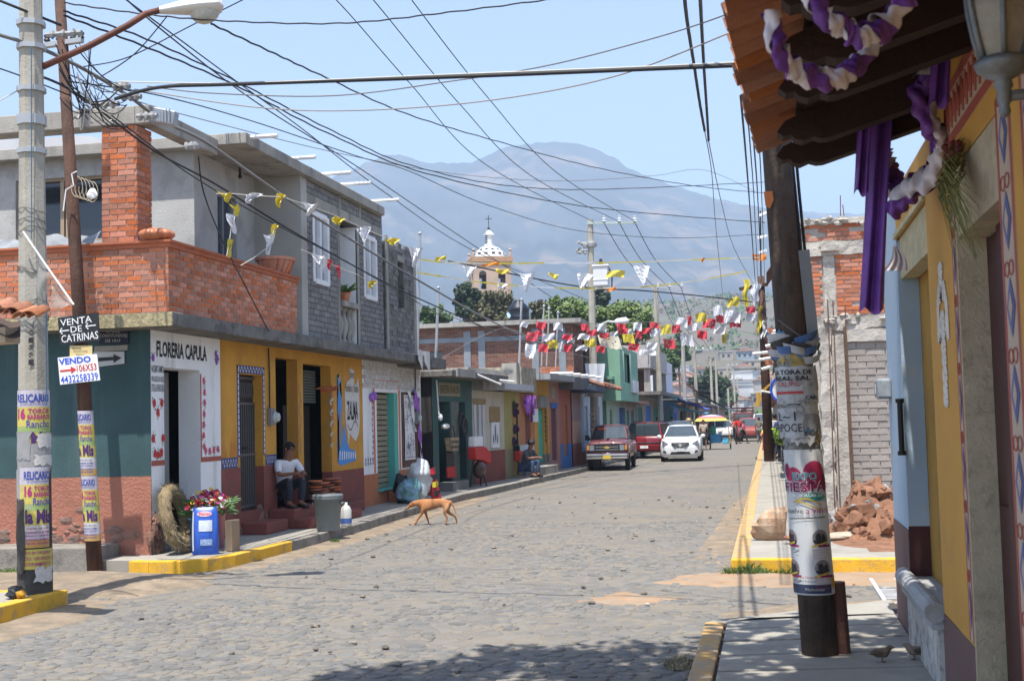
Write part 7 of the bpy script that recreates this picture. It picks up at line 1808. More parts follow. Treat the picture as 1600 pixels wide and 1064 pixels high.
def car(name,label,loc,rz,paint,st,cab,wheels,wr=.31,group=None,cat="car"):
    """nose at local -y. cab: y0 base front, y1 top front, y2 top rear, y3 base rear, base half width, top half width, base z, top z"""
    T=thing(name,label,cat,loc,rz,group); mb=MB(); loft(mb,st); mb.build("body",paint,T,smooth=True,local=True,bevel=0)
    y0,y1,y2,y3,wb,wt,zb,zt=cab
    B=[(-wb,y0,zb),(wb,y0,zb),(wb,y3,zb),(-wb,y3,zb)]; Tp=[(-wt,y1,zt),(wt,y1,zt),(wt,y2,zt),(-wt,y2,zt)]
    nm=("windscreen","side_window","rear_window","side_window")
    for i in range(4):
        q=[Vector(p) for p in (B[i],B[(i+1) % 4],Tp[(i+1) % 4],Tp[i])]; c=sum(q,Vector())/4
        mb=MB(); mb.poly([c+(p-c)*.90 for p in q]); n_=(q[1]-q[0]).cross(q[3]-q[0]).normalized()*.012; mb.v=[v+n_ for v in mb.v]; mb.build(nm[i],cglass,T,local=True)
    mb=MB(); mb.hexa(B+Tp); mb.build("cabin",paint,T,local=True,bevel=.05)
    mb=MB(); mb.grid(lambda u,v: ((2*u-1)*wt*.98,y1+(y2-y1)*v,zt+.045*(1-(2*u-1)**4)*(1-(2*v-1)**4)+.004),8,8); mb.build("roof",paint,T,smooth=True,local=True)
    for wy in wheels:
        for s_ in (-1,1):
            W_=max(p[1] for p in st)
            mb=MB(); mb.lathe([(wr*.62,0),(wr,.02),(wr,.17),(wr*.62,.19)],(s_*(W_-.19) if s_ > 0 else -W_,wy,wr),18,(1,0,0)); w_=mb.build("wheel",tyre,T,local=True)
            mb=MB(); mb.lathe([(0,0),(wr*.6,0),(wr*.6,.15),(0,.15)],((s_*(W_-.17) if s_ > 0 else -W_+.02),wy,wr),12,(1,0,0)); mb.build("rim",rim,w_,local=True)
    for s_ in (-1,1):
        mb=MB(); mb.ball((s_*(wb+.16),y0+.18,zb+.03),.10,.06,.075,8,6); mb.build("mirror",paint if cat=="car" else blackpl,T,local=True,smooth=True)
    return T
def lbox(T,name,m,*b,par=None,bevel=.0):
    mb=MB(); mb.box(*b); return mb.build(name,m,par or T,local=True,bevel=bevel)
def lpoly(T,name,m,pts,y,th=.02,par=None):
    mb=MB(); mb.prism([(x,y,z) for x,z in pts],(0,th,0)); return mb.build(name,m,par or T,local=True)
whitep=mat("white_car_paint",(.72,.73,.75),.25,var=.02,coat=.6)
wc=car("white_sedan","white sedan driving toward the camera in the middle of the street",(-3.52,52.2,0),.03,whitep,
    [(0,.50,.32,.60),(.04,.66,.20,.72),(.16,.77,.17,.79),(.45,.83,.17,.87),(1.1,.845,.18,.98),(1.6,.845,.18,1.0),(3.6,.845,.18,1.02),(4.2,.82,.22,1.04),(4.5,.68,.35,.98)],(1.05,1.9,3.3,4.1,.74,.55,.98,1.44),(.85,3.5))
lpoly(wc,"grille",blackpl,[(-.37,.77),(.37,.77),(.25,.61),(.12,.56),(-.12,.56),(-.25,.61)],-.035,.1)
for z in (.60,.65,.70): lbox(wc,"chrome_bar",chrome,-.20-(z-.6)*.8,-.045,z,.20+(z-.6)*.8,-.036,z+.012)
mb=MB(); mb.lathe([(.055,0),(.075,.01),(.075,.02),(.055,.03)],(0,-.04,.66),16,(0,-1,0)); mb.box(-.085,-.075,.65,.085,-.062,.672); mb.build("emblem",chrome,wc,local=True)
lpoly(wc,"lower_grille",blackpl,[(-.36,.40),(.36,.40),(.42,.30),(-.42,.30)],-.03,.1)
lbox(wc,"number_plate",signwhite,-.16,-.06,.42,.16,-.04,.54)
mb=MB(); text(mb,"PSG-42-17",lambda x,y: Vector((-.13+x,-.064,.455+y)),.26,.05); mb.build("lettering",inkk,wc,local=True)
for s_ in (-1,1):
    lpoly(wc,"headlight",lampg,[(s_*.40,.66),(s_*.56,.62),(s_*.70,.68),(s_*.745,.86),(s_*.66,.84),(s_*.52,.76)],.03,.18)
    lpoly(wc,"fog_lamp_recess",blackpl,[(s_*.48,.42),(s_*.70,.46),(s_*.70,.40),(s_*.58,.33)],.02,.12)
mb=MB(); mb.ball((.32,2.3,1.02),.2,.18,.26,8,6); mb.ball((.32,2.3,1.28),.10,.10,.13,8,6); mb.build("driver_seat",blackpl,wc,local=True)
mar=mat("faded_maroon_paint",(.125,.036,.042),.38,var=.12,vscale=4,coat=.3)
pk=car("maroon_pickup","maroon pickup with chrome bumper parked at the left kerb beside the concrete pole",(-5.50,44.2,0),.035,mar,
    [(0,.74,.42,.92),(.06,.80,.38,.96),(.5,.82,.36,1.0),(1.35,.83,.36,1.05),(2.9,.83,.36,1.05),(3.0,.83,.36,.98),(4.7,.82,.40,.98)],(1.25,1.75,2.6,2.9,.74,.62,1.04,1.50),(.8,3.6),.33,cat="pickup truck")
lbox(pk,"grille",blackpl,-.72,-.03,.64,.72,.0,.90)
for z in (.70,.79): lbox(pk,"grille_bar",mat("dull_chrome",(.34,.34,.34),.3,metal=.6),-.44,-.042,z,.44,-.031,z+.025)
lbox(pk,"bumper",chrome,-.82,-.16,.40,.82,-.03,.58,bevel=.03); lbox(pk,"bumper_strip",blackpl,-.80,-.166,.48,.80,-.161,.51)
mb=MB(); c=(0,-.05,.785)
mb.prism([(x,-.055,.785+z) for x,z in ((-.10,-.025),(-.04,-.025),(-.04,-.045),(.05,-.045),(.055,-.025),(.11,-.025),(.095,.025),(.04,.025),(.035,.045),(-.055,.045),(-.06,.025),(-.115,.025))],(0,.02,0)); mb.build("emblem",mat("gold_emblem",(.60,.42,.12),.25,metal=.5),pk,local=True)
lbox(pk,"number_plate",mat("yellow_plate",(.66,.48,.08),.6),-.15,-.18,.40,.16,-.167,.53)
for s_ in (-1,1):
    lbox(pk,"headlight",lampg,s_*.50,-.045,.68,s_*.68,-.031,.86,bevel=.01); lbox(pk,"marker_lamp",mat("amber_lamp",(.55,.22,.03),.3),s_*.70,-.04,.70,s_*.79,-.02,.86)
    mb=MB(); mb.box(s_*.86,1.35,1.02,s_*1.02,1.42,1.20); mb.build("mirror_housing",blackpl,pk,local=True)
lbox(pk,"hood_stripe",blackpl,-.012,.1,1.022,.012,1.2,1.085); lbox(pk,"number_sticker",mat("red_sticker",(.5,.1,.06)),-.52,1.56,1.36,-.2,1.58,1.44)
red=mat("deep_red_paint",(.19,.010,.018),.25,var=.04,coat=.6)
pk.scale=(.88,1,1.03)
sv=car("red_suv","deep red estate car parked with its rear to us behind the pickup",(-5.42,57.0,0),PI-.10,red,
    [(-4.4,.7,.4,.9),(-4.2,.82,.3,1.0),(-3.0,.88,.3,1.02),(-.6,.88,.3,1.02),(-.1,.86,.32,1.0),(.02,.80,.36,.95)],(-3.2,-2.5,-.25,-.05,.80,.66,1.0,1.58),(-3.5,-.8),.33)
lbox(sv,"bumper",mat("red_bumper",(.15,.010,.016),.3),-.84,.0,.36,.84,.09,.62,bevel=.04); lbox(sv,"chrome_strip",chrome,-.80,.021,.70,.80,.04,.73); lbox(sv,"number_plate",signwhite,-.18,.091,.46,.18,.10,.58)
for s_ in (-1,1): lbox(sv,"tail_lamp",taill,s_*.72,.015,.75,s_*.86,.05,1.02)
lbox(sv,"rear_glass",cglass,-.62,-.08,1.02,.62,-.03,1.46); lbox(sv,"roof_rack",blackpl,-.55,-2.3,1.63,-.5,-.4,1.67); lbox(sv,"roof_rack",blackpl,.5,-2.3,1.63,.55,-.4,1.67)
GST=[(0,.6,.3,.7),(.1,.78,.2,.8),(.6,.84,.2,.9),(1.2,.85,.2,.98),(3.6,.85,.2,1.0),(4.3,.75,.3,.95)]; GC=(1.0,1.7,3.2,4.0,.76,.6,.97,1.46)
def far_car(name,label,loc,rz,paint,high=0,cat="car",lights=True):
    T=car(name,label,loc,rz,paint,[(y,w,zb,zt+high*.5) for y,w,zb,zt in GST],(*GC[:6],GC[6]+high*.5,GC[7]+high),(.8,3.4),.31,cat=cat)
    lbox(T,"bumper",blackpl,-.7,-.04,.25,.7,.03,.42)
    for s_ in (-1,1): lbox(T,"headlight",lampg,s_*.42,-.03,.58+high*.4,s_*.7,.1,.72+high*.4)
    return T
far_car("dark_car","dark grey car half hidden behind the white sedan",(-4.35,63,0),.02,mat("slate_car_paint",(.03,.035,.04),.3,coat=.5),.12)
far_car("white_car","small white car standing beyond the umbrella cart",(-3.0,97,0),.25,whitep,.05)
far_car("white_van","white van in the far traffic by the right pavement",(-.65,118,0),0,whitep,.5,"van")
far_car("red_pickup","dusty red pickup parked at the far right kerb",(-1.35,92,0),0,mat("dusty_red_paint",(.28,.06,.05),.5,var=.15),.15,"pickup truck")
far_car("silver_car","silver car in the distance between the red truck and the white van",(-2.1,128,0),.1,mat("silver_paint",(.45,.46,.48),.3,metal=.4),0)
tk_=thing("red_stake_truck","red stake truck with a coral canopy at the far end of the street","truck",(-2.6,138,0))
for nm,m_,b in (("cab",red,(-1.0,138,.6,1.0,139.6,2.2)),("bed",red,(-1.1,139.7,1.0,1.1,144,1.3)),("windscreen",cglass,(-.85,137.95,1.4,.85,137.99,2.05)),("bumper",blackpl,(-1.0,137.8,.5,1.0,137.99,.75))): mb=MB(); mb.box(b[0]-2.6,*b[1:3],b[3]-2.6,*b[4:]); mb.build(nm,m_,tk_,bevel=.04)
for i in range(5): mb=MB(); mb.box(-3.72,139.8,1.4+.3*i,-1.48,139.9,1.55+.3*i); mb.build("stake_board",mat("stake_red",(.33,.04,.03),.7),tk_)
mb=MB(); mb.grid(lambda u,v: (-4.1+3.1*u,138.5+5.4*v,2.9+.65*math.sin(u*PI)),8,4); mb.build("canopy",mat("coral_canvas",(.62,.13,.09),.7),tk_,smooth=True)
for s_ in (-3.6,-1.6):
    for y in (138.6,142.8): mb=MB(); mb.lathe([(.3,0),(.45,.03),(.45,.2),(.3,.22)],(s_-.1,y,.45),14,(1,0,0)); mb.build("wheel",tyre,tk_)
# umbrella tricycle cart
uc=thing("umbrella_cart","vendor tricycle cart under a striped yellow, pink and blue umbrella","cart",(-3.0,71.5,0))
umc=gy(1111,652,71.5); cols=[mat("umbrella_"+k,c,.7,var=.05) for k,c in (("yellow",(.66,.53,.12)),("red",(.60,.16,.10)),("pink",(.60,.22,.36)),("blue",(.36,.46,.58)),("lime",(.52,.54,.24)))]
rad=[.92,.80,.64,.45,.25,.02]; zz=[-.20,-.06,.03,.09,.13,.15]
for i in range(5): mb=MB(); mb.lathe([(rad[i],zz[i]),(rad[i+1],zz[i+1])],umc,20); mb.f=[f for f in mb.f if len(f)==4]; mb.mi=mb.mi[:len(mb.f)]; mb.build("canopy_band",cols[i],uc)
mb=MB(); mb.tube([(umc.x,umc.y,.3),(umc.x,umc.y,umc.z+.25)],.03,6); mb.build("pole",wood,uc)
for nm,m_,(x0,x1,z0,z1) in (("tray",mat("blue_crate",(.06,.25,.45),.6),(-3.15,-2.55,.35,.85)),("goods",mat("green_goods",(.03,.33,.20),.7,var=.3),(-3.1,-2.85,.86,1.25)),("cooler",mat("cyan_bucket",(.10,.42,.62),.5),(-2.5,-2.15,.3,.62))): mb=MB(); mb.box(x0,71.1,z0,x1,71.9,z1); mb.build(nm,m_,uc,bevel=.04)
for x in (-3.2,-2.1): mb=MB(); mb.lathe([(.26,0),(.3,.02),(.3,.05),(.26,.07)],(x,71.2,.3),16,(1,0,0)); mb.build("wheel",tyre,uc)
mb=MB(); mb.tube([(-2.6,71,.9),(-2.15,70.9,1.25),(-2.05,70.9,.3)],.03,6); mb.build("frame",mat("orange_frame",(.5,.25,.05)),uc)
mb=MB(); bk=thing("bicycle","bicycle wheeled along beyond the umbrella cart","bicycle",(-2.2,84,0))
for y in (83.5,84.5): mb=MB(); mb.tube([(-2.05+.05*math.cos(t),y+.31*math.cos(t),.33+.31*math.sin(t)) for t in [i*2*PI/16 for i in range(17)]],.025,5,False); mb.build("wheel",tyre,bk)
mb=MB(); mb.tube([(-2.05,83.5,.33),(-2.05,83.75,.85),(-2.05,84.3,.8),(-2.05,84.05,.35),(-2.05,83.75,.85)],.025,6); mb.build("frame",blackpl,bk)
# ================================================================== PEOPLE AND ANIMALS
def skin_mesh(name,chains,m,parent,root=0,sub=2,label=None):
    """chains: dict joint -> (pos, radius); edges: list of joint pairs. One continuous surface grown over the skeleton."""
    J,E_=chains; keys=list(J); me=D.meshes.new(name); me.from_pydata([J[k][0] for k in keys],[(keys.index(a),keys.index(b)) for a,b in E_],[])
    me.materials.append(m); o=D.objects.new(name,me); COL.objects.link(o)
    if parent: o.parent=parent
    sk=o.modifiers.new("skin",'SKIN'); sk.use_smooth_shade=True
    for i,k in enumerate(keys):
        r=J[k][1]; s_=me.skin_vertices[0].data[i]; s_.radius=(r,r) if isinstance(r,(int,float)) else r; s_.use_root=(i==root)
    if sub: sb_=o.modifiers.new("smooth",'SUBSURF'); sb_.levels=sub; sb_.render_levels=sub
    return o
skinm=mat("brown_skin",(.23,.105,.062),.6,var=.1,vscale=12); hairm=flat("black_hair",(.012,.010,.010),.6); shoem=flat("dark_shoe",(.03,.024,.02),.5)
def pose(kind_,h=1.68,lean=.0):
    k=h/1.70; s=lambda x,y,z: (x*k,y*k,z*k)
    if kind_=="sit":          # seat at z = 0, facing -y, elbows on the knees
        P=dict(pel=s(0,.02,.10),bel=s(0,-.02,.27),che=s(0,-.14,.46),nec=s(0,-.19,.62),hea=s(0,-.25,.72),top=s(0,-.255,.84))
        for t,q in (("l",1),("r",-1)): P.update({t+"sh": s(q*.19,-.15,.54),t+"el": s(q*.25,-.28,.34),t+"wr": s(q*.10,-.50,.37),t+"ha": s(q*.03,-.57,.36),t+"hi": s(q*.10,.0,.08),t+"kn": s(q*.14,-.40,.27),t+"an": s(q*.12,-.36,-.13),t+"to": s(q*.13,-.52,-.18)})
    else:
        w=.22 if kind_=="walk" else .03
        P=dict(pel=s(0,0,.93),bel=s(0,-.01,1.10),che=s(0,-.02-lean,1.32),nec=s(0,-.02-lean*1.3,1.47),hea=s(0,-.05-lean*1.5,1.57),top=s(0,-.05-lean*1.6,1.69))
        for t,q in (("l",1),("r",-1)):
            e=w*q
            P.update({t+"sh": s(q*.18,-.01-lean,1.41),t+"el": s(q*.24,.04+e*.4,1.13),t+"wr": s(q*.23,-.08+e*.9,.90),t+"ha": s(q*.22,-.11+e,.80),t+"hi": s(q*.095,0,.90),t+"kn": s(q*.10,-.03-e*.7,.50),t+"an": s(q*.10,.03-e*1.2+(.06 if e < 0 else 0),.09),t+"to": s(q*.11,-.13-e*1.2,.04)})
    return P,k
def person(label,loc,rz,kind_,shirt,legs,h=1.68,lean=0.0,hat=None,skirt=False,hair=hairm,fingers=False,group=None):
    T=thing("person",label,"person",loc,rz,group); P,k=pose(kind_,h,lean)
    R_=dict(pel=.125,bel=.11,che=(.135,.105),nec=.052,hea=.088,top=.060,sh=.055,el=.040,wr=.028,ha=.030,hi=.085,kn=.058,an=.042,to=.034)
    rad=lambda j,f=1.0: tuple(x*k*f for x in (R_.get(j) or R_[j[1:]])) if isinstance(R_.get(j) or R_[j[1:]],tuple) else (R_.get(j) or R_[j[1:]])*k*f
    E_=[("pel","bel"),("bel","che"),("che","nec"),("nec","hea"),("hea","top")]
    for t in "lr": E_+=[("che",t+"sh"),(t+"sh",t+"el"),(t+"el",t+"wr"),(t+"wr",t+"ha"),("pel",t+"hi"),(t+"hi",t+"kn"),(t+"kn",t+"an"),(t+"an",t+"to")]
    skin_mesh("body",({j: (P[j],rad(j)) for j in P},E_),skinm,T)
    V=lambda j: Vector(P[j])
    sj={j: (P[j],rad(j,1.32 if j=="che" else 1.2)) for j in ("pel","bel","che")}; se=[("pel","bel"),("bel","che")]
    sj["col"]=(tuple(V("che").lerp(V("nec"),.62)),.098*k); se.append(("che","col"))
    for t in "lr":
        sj[t+"sh"]=(P[t+"sh"],rad(t+"sh",1.28)); mid=V(t+"sh").lerp(V(t+"el"),.85); sj[t+"sl"]=(tuple(mid),.062*k); se+=[("che",t+"sh"),(t+"sh",t+"sl")]
    skin_mesh("shirt",(sj,se),shirt,T)
    if skirt:
        mb=MB(); mb.lathe([(.17*k,.98*k),(.22*k,.8*k),(.27*k,.30*k),(.25*k,.28*k)],(0,0,0),14); mb.build("skirt",legs,T,local=True,smooth=True)
    else:
        tj={"pel": (P["pel"],rad("pel",1.12))}; te=[]
        for t in "lr":
            tj[t+"hi"]=(P[t+"hi"],rad(t+"hi",1.15)); tj[t+"kn"]=(P[t+"kn"],rad(t+"kn",1.25)); tj[t+"an"]=(tuple(V(t+"an").lerp(V(t+"kn"),.06)),rad(t+"an",1.35)); te+=[("pel",t+"hi"),(t+"hi",t+"kn"),(t+"kn",t+"an")]
        skin_mesh("trousers",(tj,te),legs,T)
    for t in "lr":
        mb=MB(); a,b=V(t+"an"),V(t+"to"); mb.tube([a+Vector((0,.05*k,-.05*k)),a.lerp(b,.4)+Vector((0,0,-.025*k)),b+Vector((0,-.03*k,-.01*k))],[.042*k,.048*k,.034*k],8); mb.build("shoe",shoem,T,local=True,smooth=True)
        mb=MB(); c,d=V(t+"ha"),(V(t+"ha")-V(t+"wr")).normalized(); sd=d.cross(Vector((0,0,1))).normalized()
        for i in range(5):
            o=c+sd*(.020-.010*i if i < 4 else -.026)*k+d*.012*k; l=(.055,.062,.058,.045,.04)[i]*k; e=(d if i < 4 else (d*.6-sd*.8)).normalized()
            mb.tube([o-d*.02,o+e*l*.55,o+e*l+Vector((0,0,-.018*k))],[.010*k,.009*k,.006*k],5)
        mb.build("finger",skinm,T,local=True,smooth=True)
    H=V("hea").lerp(V("top"),.45); up_=(V("top")-V("nec")).normalized()
    mb=MB(); mb.ball(H+Vector((0,.022,.022))*k,.092*k,.098*k,.10*k,12,8,.06)
    keep=[i for i,f in enumerate(mb.f) if sum((mb.v[j]-H).y for j in f)/len(f) > -.052*k+.0 or sum((mb.v[j]-H).z for j in f)/len(f) > .062*k]
    mb.f=[mb.f[i] for i in keep]; mb.mi=[0]*len(mb.f); mb.build("hair",hair,T,local=True,smooth=True)
    mb=MB(); mb.ball(H+Vector((0,-.092,-.012))*k,.015*k,.022*k,.024*k,6,5)
    for q in (-1,1): mb.ball(H+Vector((q*.088,0,-.01))*k,.012*k,.022*k,.032*k,6,5)
    mb.build("face_features",skinm,T,local=True,smooth=True)
    mb=MB()
    for q in (-1,1): mb.ball(H+Vector((q*.034,-.084,.012))*k,.013*k,.008*k,.008*k,6,4); mb.box((q*.034-.02)*k+H.x,H.y-.09*k,H.z+.026*k,(q*.034+.02)*k+H.x,H.y-.076*k,H.z+.034*k)
    mb.box(H.x-.026*k,H.y-.090*k,H.z-.056*k,H.x+.026*k,H.y-.078*k,H.z-.048*k); mb.build("eyes_and_mouth",hairm,T,local=True)
    if hat:
        mb=MB(); mb.lathe(hat[1],H+up_*.05*k,16); mb.build("hat",hat[0],T,local=True,smooth=True)
    return T
wshirt=mat("white_shirt_cloth",(.66,.67,.70),.8,var=.06,vscale=8); navy=mat("navy_trouser_cloth",(.025,.028,.04),.85,var=.15); grey_t=mat("slate_tee_cloth",(.085,.10,.12),.85,var=.12); jean=mat("denim",(.045,.08,.16),.85,var=.2,vscale=12)
person("man in a white shirt and dark trousers sitting in the ochre doorway",(-7.86,19.95,.66),1.0,"sit",wshirt,navy,1.66)
cap=mat("black_cap",(.02,.02,.024),.7)
person("young man in a black cap and jeans sitting by the olive doorway looking down",(-6.95,36.6,.38),1.1,"sit",grey_t,jean,1.64,hat=(cap,[(.155,-.01),(.10,.0),(.098,.05),(.06,.085),(0,.09)]))
stripe=mat("striped_shirt_cloth",(.45,.45,.44),.8,var=.5,vscale=14); purp=mat("purple_blue_cloth",(.07,.06,.20),.85,var=.3,vscale=10); redsh=mat("red_shirt_cloth",(.52,.035,.035),.8,var=.1); pinksh=mat("pink_shirt_cloth",(.58,.12,.20),.8); dkc=mat("black_cloth",(.02,.02,.022),.85); crm=mat("cream_patterned_cloth",(.40,.33,.26),.85,var=.6,vscale=16)
longh=mat("brown_long_hair",(.07,.035,.022),.6)
person("long haired woman in a cream patterned top and black skirt by the white sedan",(-3.46,70.3,0),.1,"walk",crm,dkc,1.62,skirt=True,hair=longh)
person("person in a black and white striped shirt standing right of the far timber pole",(.22,49.5,.15),2.4,"stand",stripe,navy,1.66)
person("person in a purple top and dark trousers standing by the potted bush",(.42,46.2,.15),2.9,"stand",purp,dkc,1.62)
person("man in a red shirt standing by a motorbike in the middle distance",(-2.1,93,0),.4,"stand",redsh,jean,1.72)
person("second person in red just left of the man in the red shirt",(-2.45,97,0),-.3,"walk",mat("coral_shirt_cloth",(.55,.10,.07),.8),dkc,1.66)
person("child in a pink shirt and black trousers crossing toward the red pickup",(-1.62,86,0),1.2,"walk",pinksh,dkc,1.46)
person("person in dark blue standing left of the red shirts",(-3.05,99,0),.0,"stand",mat("dark_blue_cloth",(.05,.08,.17),.85),jean,1.68)
person("person in khaki standing before the red pickup",(-.62,87,0),3.0,"stand",mat("khaki_cloth",(.17,.16,.12),.85),mat("grey_trouser_cloth",(.2,.2,.19),.85),1.66)
person("person in a yellow top crouched at the far right kerb",(-.42,83,.36),2.0,"sit",mat("yellow_top_cloth",(.60,.48,.03),.8),dkc,1.5)
person("seated person in pale green at the far right kerb behind the yellow top",(-.2,88,.36),1.8,"sit",mat("pale_green_cloth",(.30,.42,.36),.85),jean,1.6)
person("small child in pink at the kerb left of the far timber pole",(-.22,62,.15),.6,"stand",pinksh,pinksh,.95)
straw=mat("straw_hat",(.42,.30,.15),.85,var=.2,vscale=20)
person("person in a straw hat behind the white sedan",(-4.0,66,0),.2,"stand",mat("dark_blue_cloth",(.05,.08,.17)),jean,1.66,hat=(straw,[(.24,.02),(.23,.0),(.11,.03),(.10,.11),(0,.13)]))
for i,(x,y,m_) in enumerate(((-5.9,70,"dark_blue_cloth"),(-5.6,76,"red_shirt_cloth"))):
    person(("person in dark blue standing in the shade before the unfinished house","person in red standing in the shade beside the teal shutter")[i],(x,y,.155),.3+i,"stand",MATS[m_],jean,1.66)
# motorbike, simplified to its main parts
mo=thing("motorbike","dark motorbike beside the man in the red shirt","motorbike",(-1.85,92,0))
for y in (91.4,92.6): mb=MB(); mb.lathe([(.22,0),(.3,.02),(.3,.09),(.22,.11)],(-1.9,y,.3),14,(1,0,0)); mb.build("wheel",tyre,mo)
mb=MB(); mb.tube([(-1.85,91.4,.3),(-1.85,91.65,.95),(-1.85,92.1,.75),(-1.85,92.6,.7)],[.05,.08,.16,.08],8); mb.build("frame",blackpl,mo); mb=MB(); mb.tube([(-2.2,91.6,1.02),(-1.5,91.6,1.02)],.025,6); mb.build("handlebar",blackpl,mo); mb=MB(); mb.ball((-1.85,91.5,.85),.12,.1,.12); mb.build("headlight",lampg,mo)

# ---- dog
dl_=gz(678,819,0.012)
dog=thing("dog","lean tan dog walking along the left kerb with its head low","dog",dl_,0.10)
dm=mat("tan_dog_coat",(.36,.155,.06),.8,var=.14,vscale=5,dirt=(.50,.30,.16),damt=.3,dscale=3)
DJ=dict(hip=((.29,0,.385),(.070,.085)),bac=((.10,0,.375),(.062,.078)),bel=((-.03,0,.35),(.075,.098)),che=((-.16,0,.345),(.078,.108)),sho=((-.24,0,.37),(.066,.088)),nec=((-.34,0,.375),.054),hd=((-.425,0,.360),.056),brow=((-.47,0,.338),.044),muz=((-.525,0,.298),.027),nos=((-.562,0,.272),.017),
    tl1=((.36,0,.385),.025),tl2=((.41,0,.30),.013),tl3=((.45,0,.19),.009),tl4=((.50,0,.15),.005))
DE=[("hip","bac"),("bac","bel"),("bel","che"),("che","sho"),("sho","nec"),("nec","hd"),("hd","brow"),("brow","muz"),("muz","nos"),("hip","tl1"),("tl1","tl2"),("tl2","tl3"),("tl3","tl4")]
for t,q,fx,hx,fl_ in (("l",-1,-.13,.06,0),("r",1,.10,-.12,1)):
    DJ.update({t+"f1": ((-.205,q*.065,.27),.050),t+"f2": ((-.20+fx*.25,q*.065,.19),.030),t+"f3": ((-.22+fx*.8,q*.065,.09),.019),t+"f4": ((-.225+fx*1.1,q*.065,.022),.018),t+"f5": ((-.25+fx*1.15,q*.065,.012),.016),
        t+"h1": ((.27,q*.068,.27),.058),t+"h2": ((.245-hx*.3,q*.07,.20),.036),t+"h3": ((.335-hx*.8,q*.07,.125),.019),t+"h4": ((.325-hx*1.15,q*.07,.022),.017),t+"h5": ((.295-hx*1.15,q*.07,.012),.016)})
    DE+=[("che",t+"f1"),(t+"f1",t+"f2"),(t+"f2",t+"f3"),(t+"f3",t+"f4"),(t+"f4",t+"f5"),("hip",t+"h1"),(t+"h1",t+"h2"),(t+"h2",t+"h3"),(t+"h3",t+"h4"),(t+"h4",t+"h5")]
skin_mesh("body",(DJ,DE),dm,dog)
for q in (-1,1):
    mb=MB(); a=Vector((-.425,q*.048,.405)); mb.faces([a+Vector((-.02,0,.0)),a+Vector((.03,0,.0)),a+Vector((.035,q*.035,-.03)),a+Vector((.0,q*.032,-.075)),a+Vector((-.02,q*.03,-.03)),a+Vector((.004,q*.022,-.02))],[(0,1,5),(1,2,5),(2,3,5),(3,4,5),(4,0,5),(4,3,2,1,0)]); mb.build("ear",mat("dark_tan_ear",(.20,.09,.04),.8),dog,local=True)
    mb=MB(); mb.ball((-.487,q*.032,.345),.009); mb.build("eye",hairm,dog,local=True)
mb=MB(); mb.ball((-.575,0,.277),.014,.015,.011); mb.build("nose",hairm,dog,local=True)
dog.scale=(.86,.92,1.0)
# ---- sparrows
def sparrow(label,loc,rz,m):
    T=thing("sparrow",label,"bird",loc,rz)
    J=dict(tail=((.095,0,.05),(.012,.005)),rump=((.05,0,.055),(.022,.018)),bod=((.015,0,.058),.033),bre=((-.02,0,.062),.030),nec=((-.035,0,.085),.019),hea=((-.045,0,.100),.020),bea=((-.066,0,.097),.007),tip=((-.078,0,.094),.002))
    k=list(J); skin_mesh("body",(J,list(zip(k,k[1:]))),m,T,2)
    mb=MB()
    for q in (-1,1): mb.tube([(.0,q*.012,.03),(.008,q*.014,.015),(.0,q*.014,.001)],.0025,4); mb.tube([(.008,q*.014,.002),(-.018,q*.014,.002)],.002,4)
    mb.build("leg",mat("bird_leg",(.16,.09,.06)),T,local=True)
    for q in (-1,1): mb=MB(); mb.ball((.03,q*.028,.062),.042,.008,.018,8,5); mb.build("wing",mat("dark_wing",(.09,.06,.04),.8,var=.4,vscale=60),T,local=True,smooth=True)
sparrow("brown sparrow standing upright on the near right pavement",gz(1380,1034,.15),2.9,mat("sparrow_brown",(.15,.10,.065),.9,var=.3,vscale=40))
sparrow("grey-brown sparrow pecking nearer the light blue wall",gz(1428,1030,.15),.2,mat("sparrow_grey",(.22,.17,.13),.9,var=.4,vscale=40))

# ================================================================== THINGS ON THE PAVEMENTS
bp=gz(513,829,SWZ)
bn_=thing("rubbish_bin","grey plastic rubbish bin with a darker rim at the kerb before the steps","bin",bp)
mb=MB(); mb.lathe([(.165,0),(.175,.02),(.215,.50),(.225,.50),(.225,.53),(.22,.54),(.20,.54),(.20,.48),(0,.46)],bp,24); mb.build("body",mat("grey_plastic",(.17,.20,.205),.5,var=.08),bn_,smooth=True)
mb=MB(); mb.lathe([(.228,.485),(.238,.49),(.238,.545),(.222,.56),(.16,.565),(0,.565)],bp,24); mb.build("rim",mat("dark_grey_plastic",(.13,.15,.155),.5),bn_)
for q in (-1,1): mb=MB(); mb.box(bp.x+q*.215-.02,bp.y-.05,bp.z+.40,bp.x+q*.245+.02,bp.y+.05,bp.z+.44); mb.build("handle",mat("dark_grey_plastic",(.13,.15,.155)),bn_,bevel=.01)
jp=gz(533,824,SWZ)+Vector((0,.25,0))
jg=thing("white_jug","white plastic jug with a blue label behind the rubbish bin","jug",jp)
mb=MB(); mb.lathe([(.085,0),(.09,.02),(.09,.26),(.06,.32),(.03,.34),(.03,.38),(0,.38)],jp,14); mb.build("body",mat("milky_plastic",(.50,.50,.47),.5,var=.06),jg,smooth=True)
mb=MB(); mb.lathe([(.0925,.05),(.0925,.13)],jp,14); mb.f=mb.f[:14]; mb.mi=[0]*14; mb.build("label_print",flat("jug_blue",(.06,.12,.35)),jg); mb=MB(); mb.tube([jp+Vector((.03,0,.36)),jp+Vector((.09,-.02,.42)),jp+Vector((.10,-.02,.34))],.01,5); mb.build("handle",blackpl,jg)
